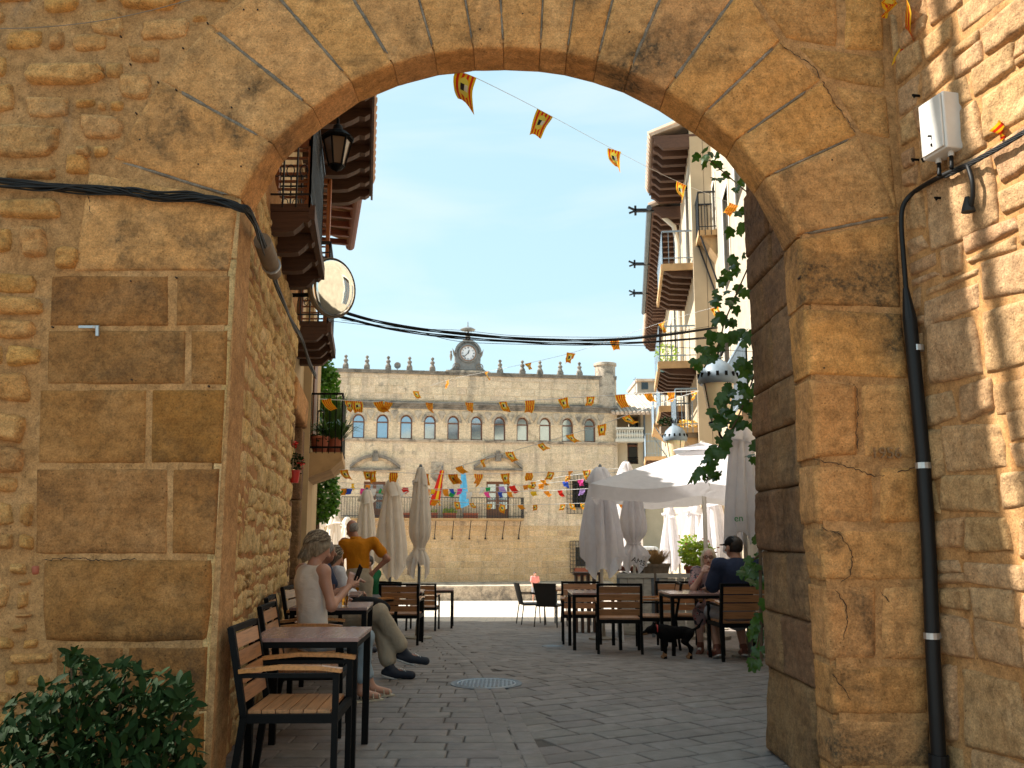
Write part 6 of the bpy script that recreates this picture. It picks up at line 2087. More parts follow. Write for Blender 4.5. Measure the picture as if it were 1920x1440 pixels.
# ------------------------------------------------------------------ fittings on the arch
# black cable bundle
root = empty('cable_bundle', tuple(P(200, 355, Y0 - .1)), 'thick black cable bundle running along the left wall and round the corner', 'cable')
pr_ = random.Random(9)
path = [P(-60, 336, Y0 - .05), P(60, 350, Y0 - .06), P(150, 353, Y0 - .05), P(230, 358, Y0 - .05), P(300, 368, Y0 - .055), P(370, 372, Y0 - .05), P(432, 384, Y0 - .07), P(462, 392, Y0 - .06), P(476, 415, Y0 + .06), P(492, 458, 5.45), P(508, 500, 6.1), P(522, 540, 6.7), P(548, 602, 8.0), P(566, 640, 9.0), P(580, 680, 10.0), P(592, 706, 11.2)]
def catmull(pts, n=6):
    out = []
    for i in range(len(pts) - 1):
        p0, p1, p2, p3 = pts[max(i - 1, 0)], pts[i], pts[i + 1], pts[min(i + 2, len(pts) - 1)]
        for k in range(n):
            t_ = k / n
            out.append(.5 * ((2 * p1) + (-p0 + p2) * t_ + (2 * p0 - 5 * p1 + 4 * p2 - p3) * t_ * t_ + (-p0 + 3 * p1 - 3 * p2 + p3) * t_ ** 3))
    out.append(pts[-1]); return out
for k in range(13):
    a = k * 2.4; ro = .006 + .020 * (k / 13) ** .5; f1, f2 = pr_.uniform(1, 3), pr_.uniform(0, 6)
    cm_ = catmull(path, 7)
    pts = []
    for i, p in enumerate(cm_):
        w = a + math.sin(i * .09 * f1 + f2) * 1.4
        pts.append(p + Vector((.3 * ro * math.cos(w), ro * math.cos(w) * .8, ro * math.sin(w) * 1.1)) + Vector((0, 0, .008 * math.sin(i * .21 + f2))))
    m = MB(); m.tube(pts, pr_.uniform(.0042, .0075), 6); m.build('cable', M['cable_black'], root, True)
root = empty('cable_conduit', tuple(P(508, 490, 6.1)), 'grey brown plastic sleeve clamped round the cables at the wall corner', 'conduit')
m = MB(); a, c = P(492, 452, 5.55), P(514, 512, 6.25); m.tube([a, a.lerp(c, .5), c], [.055, .06, .05], 12); shade_auto(m.build('sleeve', M['clay_pot'], root))
m = MB(); q = a.lerp(c, .72); d_ = (c - a).normalized(); m.tube([q - d_ * .012, q + d_ * .012], .066, 12); m.build('clamp', M['galvanised'], root)
root = empty('thin_wire', tuple(P(180, 40, Y0 - .04)), 'thin pale wire sagging across the top left rubble', 'wire')
m = MB(); m.tube(catmull([P(-40, 54, Y0 - .06), P(60, 52, Y0 - .06), P(160, 43, Y0 - .06), P(260, 25, Y0 - .06), P(370, -4, Y0 - .06)], 5), .0028, 5); m.build('wire', M['clay_pot'], root)
root = empty('wall_hook', tuple(P(168, 616, Y0 - .03)), 'rusty iron hook fixed between two blocks of the left pier', 'hook')
m = MB(); m.bar(P(148, 613, Y0 - .03), P(186, 613, Y0 - .03), .012, .014); m.bar(P(183, 612, Y0 - .045), P(183, 630, Y0 - .045), .016); m.bar(P(176, 613, Y0 - .045), P(176, 613, Y0), .014); m.build('hook_bar', M['galvanised'], root)
for i, (x, y) in enumerate([(180, 620), (1724, 300), (1743, 300), (1726, 180), (1768, 372)]):
    if i == 0: continue
    root = empty('wall_fixing', tuple(P(x, y, Y0 - .1)), ['', 'small black bent cable clip low left of the white box', 'short black clip just right of its twin below the white box', 'tiny black anchor above left of the white box', 'tiny black anchor below the white box'][i], 'fixing', 'black wall fixings near the white box')
    c = onplane(x, y, rw_o, rw_n)
    m = MB(); m.tube([c, c + rw_n * .05, c + rw_n * .05 + Vector((.01, 0, -.015))], .007, 6); m.build('clip', M['black_metal'], root)
# downpipe on the right
def RW(px, py, o=0.0): return onplane(px, py, rw_o, rw_n) + rw_n * o
root = empty('cable_downpipe', tuple(P(1755, 1440, Y0 - .1)), 'black cable duct running up the inner corner with three steel clips', 'downpipe')
Yp = Y0 - .10
pp = [P(1706, 596, Yp), P(1712, 660, Yp), P(1730, 850, Yp), P(1742, 1040, Yp), P(1750, 1240, Yp), P(1760, 1420, Yp)]
m = MB(); m.tube(pp, .037, 14); shade_auto(m.build('pipe', M['pipe_black'], root))
m = MB(); m.tube([P(1698, 540, Yp), P(1706, 600, Yp)], [.016, .038], 12); m.build('pipe_collar', M['pipe_black'], root)
m = MB(); m.tube(catmull([P(1700, 560, Yp), P(1694, 480, Yp), P(1690, 420, Yp), P(1694, 385, Yp), P(1712, 362, Y0 - .14), RW(1760, 342, .05), RW(1800, 325, .06), RW(1840, 308, .06)], 6), .014, 8); m.build('cable', M['cable_black'], root, True)
m = MB(); m.tube([P(1760, 1415, Yp), P(1763, 1500, Yp), P(1764, 1560, Yp)], .05, 14); m.build('pipe_foot', M['pipe_black'], root)
for (x, y) in ((1718, 653), (1731, 873), (1747, 1192)):
    c = P(x, y, Yp)
    m = MB(); m.tube([c + Vector((0, 0, -.016)), c + Vector((0, 0, .016))], .0405, 14); m.box(c + Vector((.055, .02, 0)), (.05, .012, .03)); m.build('pipe_clip', M['galvanised'], root)
# white junction box
root = empty('junction_box', tuple(RW(1795, 235, .05)), 'weathered white plastic electrical box high on the right wall', 'electrical box')
bl_, br_, tr_, tl_ = RW(1766, 300, 0), RW(1832, 268, 0), RW(1826, 168, 0), RW(1752, 200, 0)
n_ = rw_n * .13
du = rw_dir
w_ = (br_ - bl_).dot(du); h_ = ((tl_.z + tr_.z) - (bl_.z + br_.z)) / 2
o_ = bl_
zmid0, zmid1 = (bl_.z + br_.z) / 2 - .01, (tl_.z + tr_.z) / 2
q = [Vector((o_.x, o_.y, zmid0)), Vector((o_.x, o_.y, zmid0)) + du * w_ * .72, Vector((o_.x, o_.y, zmid1)) + du * w_ * .72, Vector((o_.x, o_.y, zmid1))]
m = MB(); m.prism(q, rw_n * .12); bevel(m.build('box_body', M['box_plastic'], root), .008, 2)
m = MB(); g = .012
m.prism([q[0] + rw_n * .121 + du * g + Vector((0, 0, g)), q[1] + rw_n * .121 - du * g + Vector((0, 0, g)), q[2] + rw_n * .121 - du * g - Vector((0, 0, g)), q[3] + rw_n * .121 + du * g - Vector((0, 0, g))], rw_n * .012); bevel(m.build('lid', M['box_plastic'], root), .004, 2)
m = MB(); c = q[0].lerp(q[1], .5) + rw_n * .134
m.box(c + Vector((0, 0, .10)), (.035, .008, .008)); m.box(c + Vector((0, 0, .05)), (.012, .008, .016)); m.build('latch', M['black_metal'], root)
for f_ in (.25, .75):
    c = q[0].lerp(q[1], f_) + rw_n * .06
    m = MB(); m.tube([c, c - Vector((0, 0, .025))], .016, 10); m.build('gland', M['box_plastic'], root)
    m = MB(); m.tube([c - Vector((0, 0, .02)), c - Vector((0, 0, .07)), c - Vector((0, 0, .10)) + du * .02 + rw_n * .02], .011, 8); m.build('cable', M['cable_black'], root, True)
root = empty('twisted_cables', tuple(RW(1860, 300, .06)), 'twisted black cables rising right from under the white box', 'cable')
for k in range(6):
    pts = catmull([RW(1790, 332, .06), RW(1825, 318, .07), RW(1862, 298, .07), RW(1895, 280, .07), RW(1945, 250, .07)], 6)
    pts = [p + Vector((.0, .010 * math.cos(i * .5 + k), .010 * math.sin(i * .5 + k * 1.05))) for i, p in enumerate(pts)]
    m = MB(); m.tube(pts, .005, 6); m.build('cable', M['cable_black'], root, True)
m = MB(); m.tube(catmull([RW(1836, 312, .07), RW(1848, 340, .08), RW(1846, 370, .07), RW(1838, 392, .06)], 5), .012, 8); m.build('hanging_cable', M['cable_black'], root, True)
c = RW(1834, 392, .06)
m = MB(); m.lathe([(.012, .06), (.03, .0), (.034, -.02), (.0, -.015)], 12, c); m.build('socket', M['rubber'], root)

# ------------------------------------------------------------------ mirror, lanterns
Ym = 9.0
c = P(624, 540, Ym)
root = empty('traffic_mirror', tuple(c), 'round convex mirror on a black arm, left side of the street', 'mirror')
nd = (Vector((.25, -1.0, -.08))).normalized()
nd = Vector((.80, -.60, -.08)).normalized()
xa = Vector((0, 0, 1)).cross(nd).normalized(); ya = nd.cross(xa)
mrot = Matrix((xa, ya, nd)).transposed()
prof = [(.30 * k / 12, .055 * math.sqrt(max(0, 1 - (k / 12) ** 2)) if k < 12 else 0) for k in range(12, -1, -1)]
m = MB(); m.lathe(prof, 40, c, rot=mrot); m.build('mirror_face', M['mirror_glass'], root, True)
m = MB(); m.lathe([(.29, -.05), (.307, -.02), (.307, .008), (.30, .012), (.295, 0)], 40, c, rot=mrot); shade_auto(m.build('rim', M['clay_pot'], root))
m = MB(); m.lathe([(.0, -.09), (.2, -.07), (.29, -.04)], 30, c, rot=mrot); m.build('backplate', M['grey_iron'], root)
m = MB(); m.tube(catmull([c - nd * .07, c + Vector((-.15, .05, -.05)), WP(9.1, c.z - .05, WA)], 5), .022, 8); m.build('arm', M['black_metal'], root)
m = MB(); q = P(603, 500, 9.0); m.tube([q + Vector((0, 0, -.12)), q], .012, 6); m.lathe([(.01, 0), (.035, .03), (.035, .09), (.0, .13)], 10, q); m.build('knob', M['black_metal'], root)
# black lantern under the eave
c = P(632, 285, 8.2)
root = empty('wall_lantern', tuple(c), 'black iron wall lantern hanging under the dark eaves', 'lantern')
m = MB(); n6 = 6
def hexr(r_, z_): return [c + Vector((r_ * math.cos(k * math.pi / 3 + .3), r_ * math.sin(k * math.pi / 3 + .3), z_)) for k in range(6)]
A_, B_ = hexr(.075, -.14), hexr(.135, .12)
for k in range(6):
    m.bar(A_[k], B_[k], .014); m.bar(A_[k], A_[(k + 1) % 6], .014); m.bar(B_[k], B_[(k + 1) % 6], .016)
m.build('cage', M['black_metal'], root)
g = MB()
A2_, B2_ = hexr(.07, -.138), hexr(.128, .118)
for k in range(6): g.add([A2_[k], A2_[(k + 1) % 6], B2_[(k + 1) % 6], B2_[k]], [(0, 1, 2, 3)])
g.build('glass', M['amber_glass'], root)
m = MB(); m.lathe([(.15, .12), (.16, .135), (.10, .19), (.05, .22), (.04, .26), (.015, .28), (.015, .33), (0, .34)], 12, c); m.build('roof', M['black_metal'], root)
m = MB(); m.lathe([(.07, -.14), (.05, -.17), (.02, -.185), (0, -.2)], 10, c); m.build('foot', M['black_metal'], root)
m = MB(); m.tube(catmull([c + Vector((0, 0, .34)), c + Vector((-.12, 0, .42)), c + Vector((-.4, .02, .38)), WP(8.2, c.z + .15, WA + .02)], 6), .014, 6); m.build('arm', M['black_metal'], root)
def street_lantern(px, py, Y, s, label):
    c = P(px, py, Y)
    root = empty('street_lantern', tuple(c), label, 'street lamp', 'crowned street lanterns on the right')
    m = MB(); m.lathe([(.095 * s, -.46 * s), (.10 * s, -.44 * s), (.175 * s, -.02 * s)], 20, c); shade_auto(m.build('glass', M['lantern_glass'], root))
    m = MB(); m.lathe([(.20 * s, -.03 * s), (.22 * s, .0), (.215 * s, .05 * s), (.17 * s, .15 * s), (.10 * s, .22 * s), (.05 * s, .25 * s), (.045 * s, .30 * s)], 24, c); shade_auto(m.build('hood', M['lantern_hood'], root))
    m = MB()
    for k in range(14):
        a = k * math.pi / 7; p = c + Vector((.215 * s * math.cos(a), .215 * s * math.sin(a), .04 * s)); m.bar(p, p + Vector((0, 0, .05 * s)), .03 * s, .01)
    for k in range(8):
        a = k * math.pi / 4; p = c + Vector((.05 * s * math.cos(a), .05 * s * math.sin(a), .29 * s)); m.bar(p, p + Vector((.04 * s * math.cos(a), .04 * s * math.sin(a), .07 * s)), .02 * s, .01)
    m.build('crown', M['black_metal'], root)
    m = MB()
    for k in range(4):
        a = k * math.pi / 2 + .4; m.bar(c + Vector((.1 * s * math.cos(a), .1 * s * math.sin(a), -.46 * s)), c + Vector((.18 * s * math.cos(a), .18 * s * math.sin(a), -.02 * s)), .010)
    m.tube([c + Vector((.11 * s * math.cos(a), .11 * s * math.sin(a), -.46 * s)) for a in [k * math.pi / 8 for k in range(17)]], .012 * s, 6, cap=False)
    m.build('cage', M['black_metal'], root)
    m = MB(); m.tube(catmull([c + Vector((0, 0, -.46 * s)), c + Vector((.02, 0, -.62 * s)), c + Vector((.25 * s, .03, -.66 * s)), RP(c.y, c.z - .5 * s, .02)], 5), .016, 6); m.build('arm', M['black_metal'], root)
street_lantern(1346, 716, 11.6, 1.15, 'crowned lantern half hidden by the vine leaves, the nearer one')
street_lantern(1266, 824, 20.5, 1.25, 'crowned lantern just above the open parasol, the farther one')

# ------------------------------------------------------------------ cables across the street
def strand(name, pts, r_, mat, root, n=6): m = MB(); m.tube(catmull(pts, 6), r_, n, cap=True); return m.build(name, M[mat], root, True)
root = empty('overhead_cables', tuple(P(900, 630, 10)), 'sagging black cable bundle strung across the street below the clock', 'cable')
top = [(640, 584, 9.6), (700, 601, 9.8), (780, 616, 10.1), (870, 626, 10.4), (960, 634, 10.7), (1060, 638, 11.0), (1150, 637, 11.3), (1240, 629, 11.6), (1345, 614, 12.0)]
low = [(632, 592, 9.6), (700, 609, 9.8), (780, 624, 10.1), (870, 634, 10.4), (960, 641, 10.7), (1060, 645, 11.0), (1150, 644, 11.3), (1240, 639, 11.6), (1400, 628, 12.0)]
for base, nn, ph in ((top, 5, 0), (low, 3, 2)):
    for k in range(nn):
        pts = [P(x, y, Y) + Vector((0, .012 * math.cos(i * 1.3 + k * 2 + ph), .011 * math.sin(i * 1.1 + k * 1.4 + ph))) for i, (x, y, Y) in enumerate(base)]
        strand('cable', pts, .007, 'cable_black', root)
strand('thin_wire', [P(x, y, 10) for x, y in ((612, 601), (700, 611), (780, 621), (860, 640), (1000, 646), (1200, 648), (1420, 660))], .003, 'cable_black', root, 4)
strand('thin_wire', [P(x, y, 12) for x, y in ((640, 600), (760, 615), (860, 619), (960, 629), (1080, 632), (1200, 630), (1330, 612))], .003, 'cable_black', root, 4)

# ------------------------------------------------------------------ bunting
FL = {}
def pennant_mesh(w, h, v):
    key_ = (round(w, 3), round(h, 3), v)
    if key_ in FL: return FL[key_]
    pr2 = random.Random(v * 7 + 1)
    nu, nv = 5, 7; V = []; F_ = []; uv = []
    tw, cur, fx, sh = pr2.uniform(-1.0, 1.0), pr2.uniform(.0, .45), pr2.uniform(2, 4.5), pr2.uniform(-.55, .55)
    for j in range(nv + 1):
        b = j / nv
        for i in range(nu + 1):
            a = i / nu - .5
            ww_ = w * (1 - .12 * b)
            x = a * ww_; z = -h * b * (1 - .08 * math.cos(a * 3))
            an = tw * b
            y = .035 * math.sin(fx * b * 3 + a * 4) * b + cur * h * b * b
            V.append((x * math.cos(an) - y * math.sin(an) * .4 + sh * h * b * b, x * math.sin(an) + y, z * (1 - .25 * cur)))
            uv.append((i / nu, 1 - b))
    for j in range(nv):
        for i in range(nu):
            a = j * (nu + 1) + i; F_.append((a, a + 1, a + nu + 2, a + nu + 1))
    FL[key_] = (V, F_, uv); return FL[key_]
PEN = {}
def bunting(label, pts, flags, r_=.0035, size=(.15, .2), cols=None, seed=0, cordmat='cord_white', calm=False):
    """pts: (px, py, Y) of the cord; flags: px positions"""
    pts = [P(*p) for p in pts] if not isinstance(pts[0], Vector) else pts
    root = empty('bunting_string', tuple(pts[0]), label, 'bunting', 'bunting strings over the square')
    cm_ = catmull(pts, 8)
    m = MB(); m.tube(cm_, r_, 4); m.build('cord', M[cordmat], root)
    pr2 = random.Random(seed)
    def px_of(p): return 960 + (p.x) / (p.y * cp + (p.z - HC) * sp) * FPX
    for k, fx in enumerate(flags):
        best = min(range(len(cm_) - 1), key=lambda i: abs((px_of(cm_[i]) + px_of(cm_[i + 1])) / 2 - fx))
        a, b = cm_[best], cm_[best + 1]
        pa, pb = px_of(a), px_of(b)
        t_ = 0 if abs(pb - pa) < 1e-6 else max(0, min(1, (fx - pa) / (pb - pa)))
        p = a.lerp(b, t_); d = (b - a).normalized()
        v = pr2.randrange(12)
        mat = cols[k % len(cols)] if cols else ('pennant_arms' if pr2.random() < .65 else 'pennant_bars')
        kk = (round(size[0], 3), round(size[1], 3), v, mat)
        if kk not in PEN:
            V, F_, uv = pennant_mesh(size[0], size[1], v)
            me = newmesh('pennant', V, F_, [M[mat]], True)
            lay = me.uv_layers.new(name='UVMap')
            for poly in me.polygons:
                for li, vi in zip(poly.loop_indices, poly.vertices): lay.data[li].uv = uv[vi]
            PEN[kk] = me
        o = link('pennant', PEN[kk], root, p - Vector(root.location))
        yaw = math.atan2(d.y, d.x)
        if math.cos(yaw) < 0: yaw += math.pi
        pitch_ = math.atan2(d.z, math.hypot(d.x, d.y)) * (1 if d.x > 0 else -1)
        o.rotation_euler = (pr2.uniform(-.45, .4), -pitch_ * .9 + pr2.uniform(-.15, .15), yaw * .6 + pr2.uniform(-.6, .6)); s_ = pr2.uniform(.85, 1.15); o.scale = (s_, s_, s_ * pr2.uniform(.8, 1.05))
        if calm: o.rotation_euler = (pr2.uniform(-.15, .1), .35 + pr2.uniform(-.1, .15), pr2.uniform(-.35, .35)); o.scale = (1, 1, 1 + .15 * (k % 2))
    return root
bunting('near bunting string rising from the arch crown to the right houses', [(862, 134, 5.35), (905, 152, 5.9), (1010, 205, 7.4), (1150, 280, 9.6), (1270, 340, 12.2), (1400, 392, 14.5), (1440, 405, 15.2)], [875, 1022, 1152, 1278, 1376], .0022, (.155, .205), seed=4, calm=True)
bunting('bunting string sloping across in front of the clock', [(770, 737, 24), (835, 714, 21.5), (912, 697, 19), (990, 681, 17), (1070, 662, 15.5), (1150, 636, 14), (1240, 605, 13), (1345, 575, 12.2), (1420, 560, 11.8)], [780, 840, 912, 990, 1071, 1152, 1241, 1340], .0028, (.17, .2), seed=5)
bunting('level bunting string in front of the arched windows', [(598, 748, 14.5), (700, 753, 15), (800, 755, 15.2), (900, 754, 15.4), (1000, 750, 15.6), (1160, 740, 15.8), (1306, 733, 16)], [612, 655, 670, 709, 729, 805, 880, 943, 993, 1055, 1107, 1163, 1215, 1258, 1301], .0055, (.16, .2), seed=6)
bunting('bunting string climbing right below the arched windows', [(850, 878, 19), (905, 861, 18.5), (1010, 832, 17.5), (1070, 814, 17), (1125, 797, 16.5), (1210, 766, 16), (1310, 733, 15.5)], [860, 906, 955, 1013, 1068, 1128, 1173], .0055, (.17, .22), seed=7)
bunting('bunting string at the level of the curved pediments', [(600, 878, 16), (700, 884, 16.5), (850, 889, 17), (1000, 886, 17.5), (1170, 878, 18)], [645, 690, 697, 738, 795, 850, 849, 897, 947, 992, 1033, 1070, 1100], .005, (.17, .21), seed=8)
cc = ['pennant_orange', 'pennant_blue', 'pennant_pink', 'pennant_white', 'pennant_green', 'pennant_lilac', 'pennant_red', 'pennant_orange', 'pennant_yellow']
bunting('multicoloured bunting string just above the balcony rail', [(598, 915, 20), (740, 917, 20.5), (860, 916, 21), (1000, 908, 21.5), (1125, 895, 22)], [645, 655, 681, 700, 717, 750, 756, 800, 812, 835, 846, 862, 905, 915, 940, 960, 985, 990, 1015, 1060, 1088], .006, (.13, .17), cols=cc, seed=9)
bunting('second multicoloured bunting string crossing the first at the flags', [(600, 902, 23), (760, 914, 22), (860, 922, 21), (1000, 921, 20.5), (1125, 915, 20)], [662, 690, 760, 809, 850, 880, 912, 938, 955, 1000, 1024, 1050, 1092], .005, (.13, .17), cols=cc[::-1], seed=10)
bunting('lowest bunting string across the balcony', [(600, 920, 22), (760, 932, 21), (900, 944, 20), (1010, 946, 20), (1180, 940, 20)], [815, 822, 857, 884, 918, 942, 975, 1003, 1055, 1072, 1093, 1165], .005, (.13, .17), seed=11)
bunting('gold bunting string running to the right into the vine', [(990, 905, 20), (1080, 890, 18.5), (1180, 885, 17)], [1000, 1018, 1065, 1103, 1140], .004, (.13, .16), seed=12)
# pennants by the right wall, near us
root = empty('striped_pennant', tuple(P(1706, 40, Y0 - .25)), 'red and yellow pennant hanging before the corner of the right wall', 'pennant')
V, F_, uv = pennant_mesh(.16, .30, 3)
def near_pen(root, px, py, Y, w, h, rz, ry, mat='pennant_bars', v=3):
    V, F_, uv = pennant_mesh(w, h, v)
    me = newmesh('pennant_cloth', V, F_, [M[mat]], True); lay = me.uv_layers.new(name='UVMap')
    for poly in me.polygons:
        for li, vi in zip(poly.loop_indices, poly.vertices): lay.data[li].uv = uv[vi]
    o = link('pennant_cloth', me, root, P(px, py, Y) - Vector(root.location)); o.rotation_euler = (0, ry, rz)
near_pen(root, 1700, 8, Y0 - .25, .15, .28, 1.15, -.12)
root = empty('red_pennant', tuple(P(1674, 0, Y0 - .25)), 'red tipped pennant barely showing at the top edge', 'pennant')
near_pen(root, 1673, -40, Y0 - .25, .10, .18, .9, -.1, 'pennant_arms', 5)
root = empty('orange_pennant', tuple(RW(1905, 240, .12)), 'orange pennant at the right edge beside the black cables', 'pennant')
near_pen(root, 1912, 222, 4.25, .17, .14, -.3, .5, 'pennant_bars', 2)
# ------------------------------------------------------------------ smooth bodies (blended tapered limbs -> one mesh)
def snets(fn, lo, hi, h):
    lo = np.array(lo, float); hi = np.array(hi, float)
    n = np.ceil((hi - lo) / h).astype(int) + 1
    ax = [lo[i] + h * np.arange(n[i]) for i in range(3)]
    X, Y, Z = np.meshgrid(*ax, indexing='ij')
    D = fn(np.stack([X, Y, Z], -1))
    s = D < 0
    c = np.zeros(tuple(n - 1), int)
    for dx in (0, 1):
        for dy in (0, 1):
            for dz in (0, 1):
                c += s[dx:n[0] - 1 + dx, dy:n[1] - 1 + dy, dz:n[2] - 1 + dz]
    act = (c > 0) & (c < 8)
    idx = -np.ones(act.shape, int); ii = np.argwhere(act); idx[act] = np.arange(len(ii))
    acc = np.zeros((len(ii), 3)); cnt = np.zeros(len(ii))
    cor = [(0, 0, 0), (1, 0, 0), (0, 1, 0), (1, 1, 0), (0, 0, 1), (1, 0, 1), (0, 1, 1), (1, 1, 1)]
    for a in range(8):
        for b in range(a + 1, 8):
            d = np.abs(np.array(cor[a]) - np.array(cor[b])).sum()
            if d != 1: continue
            A = ii + cor[a]; B = ii + cor[b]
            da = D[A[:, 0], A[:, 1], A[:, 2]]; db = D[B[:, 0], B[:, 1], B[:, 2]]
            m = (da < 0) != (db < 0)
            t = np.where(m, da / np.where(m, da - db, 1), 0)[:, None]
            acc += np.where(m[:, None], A + (B - A) * t, 0); cnt += m
    V = lo + (acc / np.maximum(cnt, 1)[:, None]) * h
    F_ = []
    for axis in range(3):
        o = [i for i in range(3) if i != axis]
        sl0 = [slice(1, -1)] * 3; sl1 = [slice(1, -1)] * 3
        sl0[axis] = slice(0, -1); sl1[axis] = slice(1, None)
        a_, b_ = s[tuple(sl0)], s[tuple(sl1)]
        for inv in (False, True):
            m = (a_ & ~b_) if not inv else (~a_ & b_)
            e = np.argwhere(m)
            if not len(e): continue
            e = e + np.array([1 if i != axis else 0 for i in range(3)])
            q = []
            for (u, v) in ((-1, -1), (0, -1), (0, 0), (-1, 0)):
                k = e.copy(); k[:, o[0]] += u; k[:, o[1]] += v
                q.append(idx[k[:, 0], k[:, 1], k[:, 2]])
            q = np.stack(q, -1)
            flip = inv ^ (axis == 1)
            F_.append(q[:, ::-1] if flip else q)
    F_ = np.concatenate(F_)
    F_ = F_[(F_ >= 0).all(1)]
    return V, F_

def cap(a, b, ra, rb, flat=None):
    return ('c', np.array(a, float), np.array(b, float), ra, rb, flat)
def ell(c, r):
    return ('e', np.array(c, float), np.array(r, float))
def sdf(prims, k=.03, clips=(), wrinkle=0.0, seed=0.0, wf=14):
    def f(p):
        d = None
        for pr in prims:
            if pr[0] == 'c':
                _, a, b, ra, rb, flat = pr
                if flat is not None:
                    n, s = np.array(flat[0], float), flat[1]
                    def sq(v): return v + n * ((v @ n) * (1 / s - 1))[..., None] if v.ndim > 1 else v + n * ((v @ n) * (1 / s - 1))
                    pp, aa, bb = sq(p - a), np.zeros(3), sq(b - a)
                else:
                    pp, aa, bb = p - a, np.zeros(3), b - a
                L = max(bb @ bb, 1e-9)
                t = np.clip((pp @ bb) / L, 0, 1)
                q = np.linalg.norm(pp - t[..., None] * bb, axis=-1) - (ra + (rb - ra) * t)
            else:
                _, c, r = pr
                v = (p - c) / r
                l = np.linalg.norm(v, axis=-1)
                q = (l - 1) * r.min() * (.5 + .5 * l / (np.linalg.norm(v / r, axis=-1) * r.min() + 1e-9))
            if d is None: d = q
            else:
                hh = np.clip(.5 + .5 * (q - d) / k, 0, 1)
                d = q * (1 - hh) + d * hh - k * hh * (1 - hh)
        if wrinkle:
            d = d + wrinkle * fbm(p * np.array([1, 1, .55]) + seed, wf, 3)
        for (p0, n) in clips:
            d = np.maximum(d, (p - np.array(p0, float)) @ np.array(n, float))
        return d
    return f
def bounds(prims, pad=.04):
    P_ = []
    for pr in prims:
        if pr[0] == 'c':
            m = max(pr[3], pr[4]); P_ += [pr[1] - m, pr[1] + m, pr[2] - m, pr[2] + m]
        else: P_ += [pr[1] - pr[2], pr[1] + pr[2]]
    P_ = np.array(P_); return P_.min(0) - pad, P_.max(0) + pad
def blob(name, prims, mat, root, h=.014, k=.03, clips=(), wrinkle=0.0, extra=None, wf=14):
    lo, hi = bounds(prims)
    V, F_ = snets(sdf(prims, k, clips, wrinkle, 3.1, wf), lo, hi, h)
    if extra:
        for (V2, F2) in extra:
            F_ = np.concatenate([F_, F2 + len(V)]); V = np.concatenate([V, V2])
    return link(name, newmesh(name, V, F_, M[mat], True), root)

def v3(*a): return np.array(a, float)
def hand_prims(wr, dirn, up, curl=.6, s=1.0, side=1):
    """palm, four fingers and a thumb; dirn along the forearm, up = back of the hand"""
    d = np.array(dirn, float); d /= np.linalg.norm(d); u = np.array(up, float); u -= d * (u @ d); u /= np.linalg.norm(u)
    w = np.cross(d, u) * side
    wr = np.array(wr, float)
    pr = [cap(wr, wr + d * .03 * s, .026 * s, .024 * s, None)]
    for i, (o, L) in enumerate(((-.030, .070), (-.010, .080), (.010, .075), (.028, .060))):
        kn = wr + d * .085 * s + w * o * s
        pr.append(cap(wr + w * o * .6 * s, kn, .016 * s, .0125 * s))
        a1 = curl * .8; a2 = curl * 1.7
        p1 = kn + (d * math.cos(a1) - u * math.sin(a1)) * L * .5 * s
        p2 = p1 + (d * math.cos(a2) - u * math.sin(a2)) * L * .5 * s
        pr += [cap(kn, p1, .0105 * s, .0095 * s), cap(p1, p2, .0095 * s, .0078 * s)]
    t0 = wr + d * .02 * s - w * .026 * s; t1 = t0 + (d * .6 - w * .7 - u * .3) * .045 * s; t2 = t1 + (d * .9 - w * .15 - u * .35) * .035 * s
    pr += [cap(t0, t1, .015 * s, .012 * s), cap(t1, t2, .0115 * s, .009 * s)]
    return pr

